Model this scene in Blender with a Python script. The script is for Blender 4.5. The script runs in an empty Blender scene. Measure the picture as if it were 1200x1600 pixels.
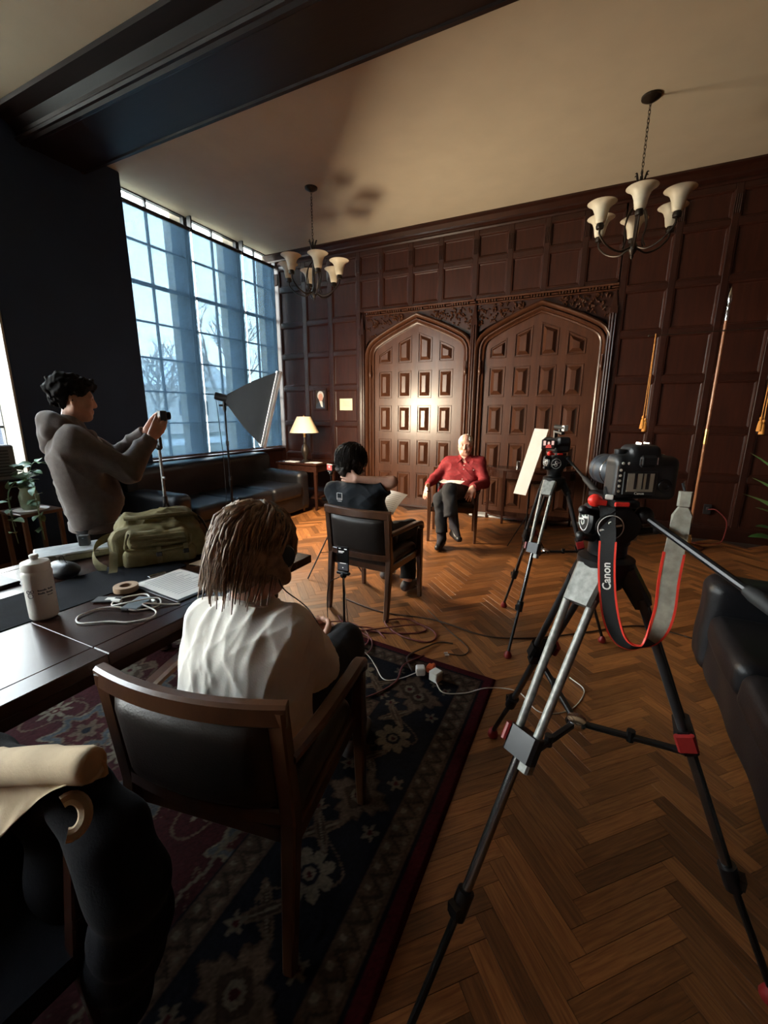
import bpy, math, random
import numpy as np
from mathutils import Vector, Matrix

random.seed(7)
rng = np.random.default_rng(11)
SC = bpy.context.scene
COL = SC.collection
PI = math.pi

# ------------------------------------------------------------------ camera
F_PX = 664.7
pit, yaw, rol = (math.radians(a) for a in (13.118, -26.312, 0.249))
Fw = Vector((math.sin(yaw) * math.cos(pit), math.cos(yaw) * math.cos(pit), -math.sin(pit)))
R0 = Vector((math.cos(yaw), -math.sin(yaw), 0.0))
U0 = R0.cross(Fw)
Rt = math.cos(rol) * R0 + math.sin(rol) * U0
Up = -math.sin(rol) * R0 + math.cos(rol) * U0
cam = bpy.data.cameras.new('camera')
cam_o = bpy.data.objects.new('camera', cam)
COL.objects.link(cam_o)
cam.sensor_fit = 'AUTO'
cam.sensor_width = 36.0
cam.lens = 36.0 * F_PX / 1600.0
cam.clip_start = 0.02
cam.clip_end = 300
cam_o.matrix_world = Matrix(((Rt.x, Up.x, -Fw.x, 0), (Rt.y, Up.y, -Fw.y, 0), (Rt.z, Up.z, -Fw.z, 1.5), (0, 0, 0, 1)))
SC.camera = cam_o

# ------------------------------------------------------------------ exposure, world, sun
SC.view_settings.view_transform = 'Standard'
SC.view_settings.look = 'None'
SC.view_settings.gamma = 1.0
SC.view_settings.use_curve_mapping = False
SC.view_settings.exposure = EXPOSURE = 0.32
SC.cycles.use_denoising = True
SC.cycles.max_bounces = 8
SC.cycles.diffuse_bounces = 4
SC.cycles.transparent_max_bounces = 12
SC.cycles.sample_clamp_indirect = 4.0
SC.cycles.caustics_reflective = False
SC.cycles.caustics_refractive = False

SKY_STRENGTH = 24.0
world = bpy.data.worlds.new('sky')
SC.world = world
world.use_nodes = True
wn, wl = world.node_tree.nodes, world.node_tree.links
wn.clear()
wo = wn.new('ShaderNodeOutputWorld')
wb = wn.new('ShaderNodeBackground')
wtc = wn.new('ShaderNodeTexCoord')
wsx = wn.new('ShaderNodeSeparateXYZ')
wr = wn.new('ShaderNodeValToRGB')
wl.new(wtc.outputs['Generated'], wsx.inputs[0])
wl.new(wsx.outputs['Z'], wr.inputs[0])
wr.color_ramp.elements[0].position = 0.0
wr.color_ramp.elements[0].color = (1.0, 0.94, 0.85, 1)
wr.color_ramp.elements[1].position = 0.75
wr.color_ramp.elements[1].color = (0.64, 0.77, 0.92, 1)
wl.new(wr.outputs[0], wb.inputs['Color'])
wb.inputs['Strength'].default_value = SKY_STRENGTH
wl.new(wb.outputs[0], wo.inputs[0])

sun_d = bpy.data.lights.new('sun', 'SUN')
sun_d.energy = 5.0
sun_d.angle = 0.02
sun_d.color = (1.0, 0.86, 0.66)
sun = bpy.data.objects.new('sun', sun_d)
COL.objects.link(sun)
sun.rotation_euler = Vector((0.05, 0.92, -0.62)).to_track_quat('-Z', 'Y').to_euler()
SOFTBOX_WATTS = 150.0


# ------------------------------------------------------------------ mesh helpers
class MB:
    def __init__(s):
        s.v, s.f, s.n = [], [], 0

    def add(s, v, f):
        v = np.asarray(v, float).reshape(-1, 3)
        s.v.append(v)
        s.f += [tuple(i + s.n for i in q) for q in f]
        s.n += len(v)
        return s

    def box(s, x0, x1, y0, y1, z0, z1, ch=0.0):
        if ch <= 0:
            v = [(x, y, z) for z in (z0, z1) for y in (y0, y1) for x in (x0, x1)]
            f = [(0, 2, 3, 1), (4, 5, 7, 6), (0, 1, 5, 4), (2, 6, 7, 3), (0, 4, 6, 2), (1, 3, 7, 5)]
            return s.add(v, f)
        # chamfered box: 24 verts
        c = min(ch, (x1 - x0) * .49, (y1 - y0) * .49, (z1 - z0) * .49)
        X, Y, Z = (x0, x1), (y0, y1), (z0, z1)
        v, ix = [], {}
        for i in (0, 1):
            for j in (0, 1):
                for k in (0, 1):
                    sx, sy, sz = (c if i == 0 else -c), (c if j == 0 else -c), (c if k == 0 else -c)
                    for ax in range(3):
                        p = [X[i] + sx, Y[j] + sy, Z[k] + sz]
                        p[ax] = (X[i], Y[j], Z[k])[ax]
                        ix[(i, j, k, ax)] = len(v)
                        v.append(p)
        f = []
        for ax in range(3):
            o = [a for a in range(3) if a != ax]
            for s_ in (0, 1):
                q = []
                for a, b in ((0, 0), (1, 0), (1, 1), (0, 1)):
                    t = [0, 0, 0]
                    t[ax], t[o[0]], t[o[1]] = s_, a, b
                    q.append(ix[(t[0], t[1], t[2], ax)])
                f.append(tuple(q))
        for ax in range(3):
            o = [a for a in range(3) if a != ax]
            for a in (0, 1):
                for b in (0, 1):
                    q = []
                    for t, axx in ((0, o[0]), (1, o[0]), (1, o[1]), (0, o[1])):
                        k = [0, 0, 0]
                        k[ax], k[o[0]], k[o[1]] = t, a, b
                        q.append(ix[(k[0], k[1], k[2], axx)])
                    f.append(tuple(q))
        for i in (0, 1):
            for j in (0, 1):
                for k in (0, 1):
                    f.append(tuple(ix[(i, j, k, a)] for a in range(3)))
        return s.add(v, f)

    def bar(s, a, b, w, h, up=(0, 0, 1), w2=None, h2=None, ch=0.0):
        """box-section bar from a to b, w across, h along up"""
        a, b = Vector(a), Vector(b)
        d = (b - a).normalized()
        side = d.cross(Vector(up))
        if side.length < 1e-5:
            side = d.cross(Vector((1, 0, 0)))
        side.normalize()
        u = side.cross(d).normalized()
        w2, h2 = w2 or w, h2 or h
        v = []
        for p, ww, hh in ((a, w, h), (b, w2, h2)):
            c = min(ch, ww * .45, hh * .45)
            for sx, sy in ((-ww / 2 + c, -hh / 2), (ww / 2 - c, -hh / 2), (ww / 2, -hh / 2 + c), (ww / 2, hh / 2 - c),
                           (ww / 2 - c, hh / 2), (-ww / 2 + c, hh / 2), (-ww / 2, hh / 2 - c), (-ww / 2, -hh / 2 + c)):
                v.append(p + side * sx + u * sy)
        f = [(i, (i + 1) % 8, 8 + (i + 1) % 8, 8 + i) for i in range(8)] + [tuple(range(7, -1, -1)), tuple(range(8, 16))]
        return s.add([tuple(x) for x in v], f)

    def loft(s, pts, w, h, up=(0, 0, 1), ch=0.0, closed=False):
        """continuous bar of chamfered rectangular section along pts"""
        P = [Vector(p) for p in pts]
        n = len(P)
        c = min(ch, w * .45, h * .45)
        v = []
        for i in range(n):
            a = P[(i - 1) % n] if closed else P[max(i - 1, 0)]
            b = P[(i + 1) % n] if closed else P[min(i + 1, n - 1)]
            d = (b - a).normalized()
            side = d.cross(Vector(up(i) if callable(up) else up)).normalized()
            u = side.cross(d).normalized()
            for sx, sy in ((-w / 2 + c, -h / 2), (w / 2 - c, -h / 2), (w / 2, -h / 2 + c), (w / 2, h / 2 - c), (w / 2 - c, h / 2), (-w / 2 + c, h / 2), (-w / 2, h / 2 - c), (-w / 2, -h / 2 + c)):
                v.append(tuple(P[i] + side * sx + u * sy))
        m = n if closed else n - 1
        f = [(i * 8 + k, i * 8 + (k + 1) % 8, ((i + 1) % n) * 8 + (k + 1) % 8, ((i + 1) % n) * 8 + k) for i in range(m) for k in range(8)]
        if not closed:
            f += [tuple(range(7, -1, -1)), tuple(range((n - 1) * 8, n * 8))]
        return s.add(v, f)

    def tube(s, pts, r, seg=8, caps=True):
        P = [Vector(p) for p in pts]
        n = len(P)
        rs = r if hasattr(r, '__len__') else [r] * n
        t0 = (P[1] - P[0]).normalized()
        ref = Vector((0, 0, 1)) if abs(t0.z) < .9 else Vector((1, 0, 0))
        nrm = t0.cross(ref).normalized()
        v = []
        for i in range(n):
            t = (P[min(i + 1, n - 1)] - P[max(i - 1, 0)])
            if t.length < 1e-9:
                t = t0
            t = t.normalized()
            nrm = (nrm - t * nrm.dot(t))
            if nrm.length < 1e-6:
                nrm = t.cross(Vector((.3, .5, .8)))
            nrm.normalize()
            bi = t.cross(nrm)
            for k in range(seg):
                a = 2 * PI * k / seg
                v.append(P[i] + (nrm * math.cos(a) + bi * math.sin(a)) * rs[i])
        f = [(i * seg + k, i * seg + (k + 1) % seg, (i + 1) * seg + (k + 1) % seg, (i + 1) * seg + k) for i in range(n - 1) for k in range(seg)]
        if caps:
            f += [tuple(range(seg - 1, -1, -1)), tuple(range((n - 1) * seg, n * seg))]
        return s.add([tuple(x) for x in v], f)

    def lathe(s, prof, seg=20, c=(0, 0, 0), axis=None, close=True):
        """prof: list of (r, z) along axis"""
        ax = Vector(axis or (0, 0, 1)).normalized()
        ref = Vector((1, 0, 0)) if abs(ax.x) < .9 else Vector((0, 1, 0))
        e1 = (ref - ax * ref.dot(ax)).normalized()
        e2 = ax.cross(e1)
        c = Vector(c)
        v = []
        for r, z in prof:
            for k in range(seg):
                a = 2 * PI * k / seg
                v.append(tuple(c + ax * z + (e1 * math.cos(a) + e2 * math.sin(a)) * max(r, 1e-5)))
        n = len(prof)
        f = [(i * seg + k, i * seg + (k + 1) % seg, (i + 1) * seg + (k + 1) % seg, (i + 1) * seg + k) for i in range(n - 1) for k in range(seg)]
        if close:
            f += [tuple(range(seg - 1, -1, -1)), tuple(range((n - 1) * seg, n * seg))]
        return s.add(v, f)

    def prism(s, poly, axis, a, b):
        """polygon (list of 2d) extruded along axis from a to b; 2d coords are the other two axes in order"""
        n = len(poly)
        v = []
        for t in (a, b):
            for p in poly:
                q = list(p)
                q.insert(axis, t)
                v.append(q)
        f = [tuple(range(n)), tuple(range(2 * n - 1, n - 1, -1))] + [(i, n + i, n + (i + 1) % n, (i + 1) % n) for i in range(n)]
        return s.add(v, f)

    def grid(s, fn, nu, nv, wrap=False):
        """fn(u,v) in 0..1 -> point; single sheet"""
        v = [fn(i / nu, j / nv) for j in range(nv + 1) for i in range(nu + 1)]
        w = nu + 1
        f = [(j * w + i, j * w + i + 1, (j + 1) * w + i + 1, (j + 1) * w + i) for j in range(nv) for i in range(nu)]
        return s.add(v, f)

    def sheet(s, fn, nu, nv, th, nrm):
        """thin solid sheet of thickness th"""
        n = Vector(nrm).normalized() * th
        top = [Vector(fn(i / nu, j / nv)) for j in range(nv + 1) for i in range(nu + 1)]
        w, N = nu + 1, (nu + 1) * (nv + 1)
        v = [tuple(p) for p in top] + [tuple(p - n) for p in top]
        f = []
        for j in range(nv):
            for i in range(nu):
                q = (j * w + i, j * w + i + 1, (j + 1) * w + i + 1, (j + 1) * w + i)
                f += [q, tuple(N + k for k in reversed(q))]
        ring = [i for i in range(w)] + [j * w + nu for j in range(1, nv + 1)] + [nv * w + i for i in range(nu - 1, -1, -1)] + [j * w for j in range(nv - 1, 0, -1)]
        for k in range(len(ring)):
            a, b = ring[k], ring[(k + 1) % len(ring)]
            f.append((b, a, N + a, N + b))
        return s.add(v, f)

    def ball(s, c, r, seg=12, rings=8):
        rr = r if hasattr(r, '__len__') else (r, r, r)
        v, f = [], []
        for j in range(rings + 1):
            th = PI * j / rings
            for k in range(seg):
                a = 2 * PI * k / seg
                v.append((c[0] + rr[0] * math.sin(th) * math.cos(a), c[1] + rr[1] * math.sin(th) * math.sin(a), c[2] + rr[2] * math.cos(th)))
        for j in range(rings):
            for k in range(seg):
                f.append((j * seg + k, (j + 1) * seg + k, (j + 1) * seg + (k + 1) % seg, j * seg + (k + 1) % seg))
        return s.add(v, f)

    def xf(s, M):
        A = np.array(M)
        s.v = [v @ A[:3, :3].T + A[:3, 3] for v in s.v]
        return s

    def mesh(s, name, smooth=False, angle=None):
        me = bpy.data.meshes.new(name)
        V = np.concatenate(s.v) if s.v else np.zeros((0, 3))
        me.from_pydata(V.tolist(), [], s.f)
        me.validate()
        if smooth:
            me.polygons.foreach_set('use_smooth', [True] * len(me.polygons))
            if angle is not None:
                me.set_sharp_from_angle(angle=math.radians(angle))
        me.update()
        return me


def tag(o, label=None, cat=None, group=None, kind=None):
    if label:
        o['label'] = label
    if cat:
        o['category'] = cat
    if group:
        o['group'] = group
    if kind:
        o['kind'] = kind
    return o


def link(name, me, m=None, parent=None):
    o = bpy.data.objects.new(name, me)
    COL.objects.link(o)
    if me is not None and m is not None and len(me.materials) == 0:
        me.materials.append(m)
    if parent is not None:
        o.parent = parent
    return o


def obj(name, mb, m, parent=None, smooth=False, angle=35, world=False):
    """mesh object; with world=True the vertices are world coordinates and get moved into the parent's frame"""
    if world and parent is not None:
        pm = parent
        mats = Matrix.Identity(4)
        while pm is not None:
            mats = pm.matrix_basis @ mats
            pm = pm.parent
        mb.xf(mats.inverted())
    me = mb.mesh(name, smooth, angle if smooth else None)
    return link(name, me, m, parent)


def thing(name, label, cat, loc=(0, 0, 0), rz=0.0, group=None):
    o = bpy.data.objects.new(name, None)
    COL.objects.link(o)
    o.location = loc
    o.rotation_euler = (0, 0, rz)
    o.empty_display_size = .1
    return tag(o, label, cat, group)


def copy_tree(o, parent=None):
    c = o.copy()
    COL.objects.link(c)
    c.parent = parent
    for ch in list(o.children):
        copy_tree(ch, c)
    return c


def smooth_path(pts, n=8):
    """Catmull-Rom through pts"""
    P = [Vector(p) for p in pts]
    P = [P[0] * 2 - P[1]] + P + [P[-1] * 2 - P[-2]]
    out = []
    for i in range(1, len(P) - 2):
        a, b, c, d = P[i - 1:i + 3]
        for k in range(n):
            t = k / n
            out.append(.5 * ((2 * b) + (c - a) * t + (2 * a - 5 * b + 4 * c - d) * t * t + (3 * b - a - 3 * c + d) * t ** 3))
    out.append(P[-2])
    return [tuple(p) for p in out]


# ------------------------------------------------------------------ materials
def nmat(name):
    m = bpy.data.materials.new(name)
    m.use_nodes = True
    return m, m.node_tree.nodes, m.node_tree.links, m.node_tree.nodes['Principled BSDF']


def mat(name, col, rough=.5, metal=0.0, var=.15, scale=12.0, stretch=(1, 1, 1), bump=0.0, bscale=None, coat=0.0, col2=None, spec=None, emit=None, sheen=0.0, rough2=None):
    m, N, L, P = nmat(name)
    tc = N.new('ShaderNodeTexCoord')
    mp = N.new('ShaderNodeMapping')
    mp.inputs['Scale'].default_value = stretch
    L.new(tc.outputs['Object'], mp.inputs[0])
    no = N.new('ShaderNodeTexNoise')
    no.inputs['Scale'].default_value = scale
    no.inputs['Detail'].default_value = 5
    L.new(mp.outputs[0], no.inputs['Vector'])
    rp = N.new('ShaderNodeValToRGB')
    rp.color_ramp.elements[0].position = .3
    rp.color_ramp.elements[1].position = .72
    c2 = col2 or tuple(min(1, c * (1 + var)) for c in col)
    c1 = col if col2 else tuple(c * (1 - var) for c in col)
    rp.color_ramp.elements[0].color = (*c1, 1)
    rp.color_ramp.elements[1].color = (*c2, 1)
    L.new(no.outputs['Fac'], rp.inputs[0])
    L.new(rp.outputs[0], P.inputs['Base Color'])
    P.inputs['Roughness'].default_value = rough
    if rough2 is not None:
        mr = N.new('ShaderNodeMapRange')
        mr.inputs['To Min'].default_value = rough
        mr.inputs['To Max'].default_value = rough2
        L.new(no.outputs['Fac'], mr.inputs[0])
        L.new(mr.outputs[0], P.inputs['Roughness'])
    P.inputs['Metallic'].default_value = metal
    P.inputs['Coat Weight'].default_value = coat
    P.inputs['Coat Roughness'].default_value = .15
    P.inputs['Sheen Weight'].default_value = sheen
    if spec is not None:
        P.inputs['Specular IOR Level'].default_value = spec
    if emit:
        P.inputs['Emission Color'].default_value = (*emit[0], 1)
        P.inputs['Emission Strength'].default_value = emit[1]
    if bump:
        b = N.new('ShaderNodeBump')
        b.inputs['Strength'].default_value = bump
        b.inputs['Distance'].default_value = .004
        n2 = N.new('ShaderNodeTexNoise')
        n2.inputs['Scale'].default_value = bscale or scale * 8
        n2.inputs['Detail'].default_value = 3
        L.new(mp.outputs[0], n2.inputs['Vector'])
        L.new(n2.outputs['Fac'], b.inputs['Height'])
        L.new(b.outputs[0], P.inputs['Normal'])
    return m


def emat(name, col, s):
    m, N, L, P = nmat(name)
    P.inputs['Base Color'].default_value = (*col, 1)
    P.inputs['Emission Color'].default_value = (*col, 1)
    P.inputs['Emission Strength'].default_value = s
    P.inputs['Roughness'].default_value = .3
    return m


M = {}
M['panel'] = mat('dark_panel_wood', (.022, .0058, .003), .42, var=0, col2=(.043, .0115, .0055), scale=3.0, stretch=(9, 9, 1), bump=.12, bscale=14, coat=.05, spec=.28)
M['rail'] = mat('dark_rail_wood', (.018, .0052, .003), .36, col2=(.032, .0092, .005), scale=4.0, stretch=(3, 3, 3), bump=.1, bscale=20, coat=.12, spec=.35)
M['door'] = mat('carved_door_wood', (.044, .0155, .0075), .32, col2=(.076, .029, .0145), scale=3.0, stretch=(8, 8, 1), bump=.12, bscale=16, coat=.12, spec=.42)
M['beam'] = mat('beam_wood', (.008, .0036, .003), .42, col2=(.014, .006, .0045), scale=3.0, stretch=(1, 8, 8), bump=.1, bscale=15, coat=.03, spec=.3)
M['plaster'] = mat('ceiling_plaster', (.52, .46, .35), .9, var=.04, scale=4, bump=.1, bscale=60)
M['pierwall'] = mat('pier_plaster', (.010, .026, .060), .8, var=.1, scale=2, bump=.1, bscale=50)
M['steel'] = mat('window_steel', (.03, .035, .04), .5, var=.2)
M['stone'] = mat('limestone', (.55, .48, .38), .9, var=.12, scale=8, bump=.3, bscale=40)
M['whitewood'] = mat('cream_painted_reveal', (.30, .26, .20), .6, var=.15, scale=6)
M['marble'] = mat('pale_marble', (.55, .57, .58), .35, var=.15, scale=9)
M['chairwood'] = mat('walnut_chair_wood', (.052, .019, .008), .32, col2=(.092, .036, .015), scale=4, stretch=(4, 4, 1.5), bump=.06, bscale=30, coat=.35)
M['tablewood'] = mat('mahogany_table', (.020, .007, .0048), .26, col2=(.038, .0145, .009), scale=3, stretch=(9, 1.2, 9), coat=.05, bump=.03, bscale=40, spec=.28)
M['leather'] = mat('black_leather', (.006, .006, .0075), .42, var=.3, scale=18, bump=.25, bscale=160, spec=.4)
M['brownleather'] = mat('brown_black_leather', (.020, .015, .0125), .40, var=.25, scale=16, bump=.22, bscale=180, spec=.36)
M['blackmetal'] = mat('black_metal', (.012, .012, .013), .35, var=.2, metal=.4)
M['blackplastic'] = mat('black_plastic', (.014, .014, .015), .42, var=.2, bump=.08, bscale=300)
M['rubber'] = mat('black_rubber', (.01, .01, .01), .7, var=.2)
M['carbon'] = mat('grey_tripod_tube', (.24, .24, .22), .5, var=.3, scale=60, metal=.55)
M['chrome'] = mat('chrome', (.7, .7, .7), .18, var=.05, metal=1)
M['redplastic'] = mat('red_plastic', (.75, .03, .02), .4, var=.1)
M['redring'] = mat('dark_red_plastic', (.25, .015, .015), .4, var=.1)
M['bronze'] = mat('dark_bronze', (.03, .022, .016), .4, var=.3, metal=.6)
M['paper'] = mat('white_paper', (.82, .80, .76), .8, var=.03)
M['skin'] = mat('skin', (.62, .34, .24), .5, var=.08, scale=30, bump=.05)
M['skin2'] = mat('skin_ruddy', (.66, .36, .27), .48, var=.1, scale=30, bump=.05)
M['black_cloth'] = mat('black_cloth', (.005, .005, .007), .95, var=.3, bump=.3, bscale=250, spec=.15)
M['print'] = mat('dark_ink', (.03, .04, .06), .6, var=.1)
M['whiteplastic'] = mat('white_plastic', (.8, .78, .72), .35, var=.03)
M['brass'] = mat('brass', (.75, .46, .16), .28, var=.15, metal=1)
# ------------------------------------------------------------------ room constants
YW, XL, XR, YR, ZC = 6.30, -5.30, 2.75, -4.4, 4.05


def st(name, mb, m, label, cat, smooth=False, parent=None):
    o = obj(name, mb, m, parent, smooth)
    return tag(o, label, cat, kind='structure') if parent is None else o


# ------------------------------------------------------------------ floor: herringbone parquet
def parquet_material():
    m, N, L, P = nmat('oak_parquet')
    uv = N.new('ShaderNodeUVMap')
    uv.uv_map = 'plank'
    oi = N.new('ShaderNodeObjectInfo')
    ge = N.new('ShaderNodeNewGeometry')
    ad = N.new('ShaderNodeMath')
    ad.operation = 'ADD'
    L.new(oi.outputs['Random'], ad.inputs[0])
    L.new(ge.outputs['Random Per Island'], ad.inputs[1])
    fr = N.new('ShaderNodeMath')
    fr.operation = 'FRACT'
    L.new(ad.outputs[0], fr.inputs[0])
    cb = N.new('ShaderNodeCombineXYZ')
    ml = N.new('ShaderNodeMath')
    ml.operation = 'MULTIPLY'
    ml.inputs[1].default_value = 37.0
    L.new(fr.outputs[0], ml.inputs[0])
    L.new(ml.outputs[0], cb.inputs[2])
    va = N.new('ShaderNodeVectorMath')
    va.operation = 'ADD'
    L.new(uv.outputs[0], va.inputs[0])
    L.new(cb.outputs[0], va.inputs[1])
    mp = N.new('ShaderNodeMapping')
    mp.inputs['Scale'].default_value = (2.5, 42, 1)
    L.new(va.outputs[0], mp.inputs[0])
    no = N.new('ShaderNodeTexNoise')
    no.inputs['Scale'].default_value = 3.2
    no.inputs['Detail'].default_value = 6
    no.inputs['Distortion'].default_value = .6
    L.new(mp.outputs[0], no.inputs['Vector'])
    rp = N.new('ShaderNodeValToRGB')
    rp.color_ramp.elements[0].position = .32
    rp.color_ramp.elements[0].color = (.155, .053, .014, 1)
    rp.color_ramp.elements[1].position = .68
    rp.color_ramp.elements[1].color = (.30, .120, .036, 1)
    L.new(no.outputs['Fac'], rp.inputs[0])
    hs = N.new('ShaderNodeHueSaturation')
    mr = N.new('ShaderNodeMapRange')
    mr.inputs['To Min'].default_value = .50
    mr.inputs['To Max'].default_value = 1.42
    L.new(fr.outputs[0], mr.inputs[0])
    L.new(mr.outputs[0], hs.inputs['Value'])
    L.new(rp.outputs[0], hs.inputs['Color'])
    L.new(hs.outputs[0], P.inputs['Base Color'])
    P.inputs['Roughness'].default_value = .42
    P.inputs['Coat Weight'].default_value = .08
    bp = N.new('ShaderNodeBump')
    bp.inputs['Strength'].default_value = .08
    bp.inputs['Distance'].default_value = .002
    L.new(no.outputs['Fac'], bp.inputs['Height'])
    L.new(bp.outputs[0], P.inputs['Normal'])
    return m


M['parquet'] = parquet_material()
M['subfloor'] = mat('joint_filler', (.03, .014, .008), .8)
floor = st('floor', MB().box(XL - .3, XR, YR, YW + .1, -.12, -.004), M['subfloor'], 'herringbone oak parquet floor of the panelled room', 'floor')
PW, PL = .0625, 6
HLEN = PW * PL / 2


def plank_mesh():
    g, c, t = .0006, .0004, 0.0
    x, y = HLEN - g, PW / 2 - g
    mb = MB()
    v = [(-x, -y, -.012), (x, -y, -.012), (x, y, -.012), (-x, y, -.012), (-x, -y, t - c), (x, -y, t - c), (x, y, t - c), (-x, y, t - c),
         (-x + c, -y + c, t), (x - c, -y + c, t), (x - c, y - c, t), (-x + c, y - c, t)]
    f = [(8, 9, 10, 11)] + [(i, (i + 1) % 4, 4 + (i + 1) % 4, 4 + i) for i in range(4)] + [(4 + i, 4 + (i + 1) % 4, 8 + (i + 1) % 4, 8 + i) for i in range(4)]
    return v, f


pv, pf = plank_mesh()
U_, V_ = np.array((.7071, .7071)), np.array((-.7071, .7071))
slots = []
for k in range(-160, 160):
    for mm in range(-12, 12):
        ux, vy = k + 2 * PL * mm + PL / 2, k + .5
        c = (ux * U_ + vy * V_) * PW + np.array((.126, 0))
        slots.append((c[0], c[1], PI / 4))
        ux, vy = k + 2 * PL * mm + .5, k - 2 * PL + 1 + PL / 2
        c = (ux * U_ + vy * V_) * PW + np.array((.126, 0))
        slots.append((c[0], c[1], 3 * PI / 4))
slots = [s for s in slots if XL - .1 < s[0] < XR - .1 and YR + .1 < s[1] < YW - .13]
seen_k = set()
slots = [s for s in slots if not ((round(s[0], 3), round(s[1], 3)) in seen_k or seen_k.add((round(s[0], 3), round(s[1], 3))))]


def plank_score(s):
    d = Vector((s[0], s[1], -1.5))
    z = d.dot(Fw)
    if z < .2:
        return 0
    px, py = 600 + F_PX * d.dot(Rt) / z, 800 - F_PX * d.dot(Up) / z
    if not (0 < px < 1200 and 0 < py < 1600):
        return 0
    if s[0] < -.42 and s[1] < 2.30 or s[0] > .66 and s[1] < 2.95 or s[0] < -3.9 or s[0] < -2.1 and s[1] < 3.0:
        return 0
    return 1.0 / (z * z) / z


order = sorted(slots, key=lambda s: -plank_score(s))
near, rest = order[:300], order[300:]
me_pl = bpy.data.meshes.new('plank')
me_pl.from_pydata(pv, [], pf)


def plank_uv(me, V):
    l = me.uv_layers.new(name='plank')
    idx = np.zeros(len(me.loops), int)
    me.loops.foreach_get('vertex_index', idx)
    l.data.foreach_set('uv', V[idx].ravel())


plank_uv(me_pl, np.array(pv)[:, :2])
me_pl.materials.append(M['parquet'])
for s in near:
    o = bpy.data.objects.new('plank', me_pl)
    COL.objects.link(o)
    o.parent = floor
    o.location = (s[0], s[1], random.uniform(-.0003, .0003))
    o.rotation_euler = (random.uniform(-.0005, .0005), random.uniform(-.0003, .0003), s[2] + (PI if random.random() < .5 else 0))
pva = np.array(pv)
S = np.array(rest)
cs, sn = np.cos(S[:, 2]), np.sin(S[:, 2])
X = S[:, 0, None] + pva[None, :, 0] * cs[:, None] - pva[None, :, 1] * sn[:, None]
Y = S[:, 1, None] + pva[None, :, 0] * sn[:, None] + pva[None, :, 1] * cs[:, None]
Z = np.repeat(pva[None, :, 2], len(S), 0) + rng.uniform(-.0004, .0004, len(S))[:, None]
me_r = bpy.data.meshes.new('parquet_rest')
me_r.from_pydata(np.stack([X, Y, Z], 2).reshape(-1, 3).tolist(), [], [tuple(i + 12 * n for i in q) for n in range(len(S)) for q in pf])
plank_uv(me_r, np.tile(pva[:, :2], (len(S), 1)))
tag(link('parquet_rest', me_r, M['parquet'], floor), kind='stuff')

# ------------------------------------------------------------------ ceiling, beam, plain walls
st('ceiling', MB().box(XL - .04, XR, YR, YW + .2, ZC, ZC + .15), M['plaster'], 'cream plaster ceiling above the panelled room', 'ceiling')
bm_y0, bm_y1, bm_z = 2.60, 3.14, 3.86
prof = [(bm_y0 - .22, ZC + .01), (bm_y0 - .21, ZC - .03), (bm_y0 - .10, ZC - .06), (bm_y0 - .05, ZC - .11), (bm_y0 - .045, bm_z + .05), (bm_y0 - .055, bm_z + .045),
        (bm_y0 - .062, bm_z + .03), (bm_y0 - .05, bm_z + .015), (bm_y0 - .03, bm_z + .012), (bm_y0 - .01, bm_z - .004), (bm_y0 + .02, bm_z), (bm_y0 + .035, bm_z + .008),
        (bm_y1 - .05, bm_z + .008), (bm_y1 - .04, bm_z - .004), (bm_y1 - .01, bm_z - .004), (bm_y1, bm_z + .015), (bm_y1, ZC + .01)]
st('beam', MB().prism(prof, 0, XL - .1, XR), M['beam'], 'dark moulded wooden ceiling beam crossing above the window pier', 'beam')

PX = -4.98  # pier face
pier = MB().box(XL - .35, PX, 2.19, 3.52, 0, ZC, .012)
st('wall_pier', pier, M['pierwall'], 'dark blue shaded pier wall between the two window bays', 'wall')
st('wall_right', MB().box(XR, XR + .15, YR, YW + .2, 0, ZC + .1), M['panel'], 'dark wood side wall beyond the black sofa', 'wall')
st('wall_rear', MB().box(XL - .3, XR, YR - .15, YR, 0, ZC + .1), M['panel'], 'dark wood wall behind the photographer', 'wall')
# window wall pieces: spandrels under the bays, wall past them
wl_ = MB().box(XL - .3, XL + .06, 3.40, YW + .1, 0, .86)
wl_.box(XL - .3, XL + .06, YR, 2.3, 0, .86)
wl_.box(XL - .3, XL + .06, YR - .1, -3.75, 0, ZC + .1)
wl_.box(XL - .3, XL + .06, -.41, .94, .86, ZC + .1)
wall_left = st('wall_left', wl_, M['panel'], 'dark wood window wall with panelling below the sills', 'wall')
obj('sill', MB().box(XL - .02, XL + .16, 3.5, YW - .02, .84, .875, .008), M['rail'], wall_left)
obj('sill', MB().box(XL - .02, XL + .16, -3.74, 2.2, .84, .875, .008), M['rail'], wall_left)

# ------------------------------------------------------------------ windows
def glass_material():
    m, N, L, P = nmat('window_glass')
    N.remove(P)
    out = N['Material Output']
    tr, gl, mx = N.new('ShaderNodeBsdfTransparent'), N.new('ShaderNodeBsdfGlossy'), N.new('ShaderNodeMixShader')
    tr.inputs[0].default_value = (.94, .97, .97, 1)
    gl.inputs['Roughness'].default_value = .03
    mx.inputs[0].default_value = .05
    L.new(tr.outputs[0], mx.inputs[1])
    L.new(gl.outputs[0], mx.inputs[2])
    L.new(mx.outputs[0], out.inputs[0])
    return m


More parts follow.
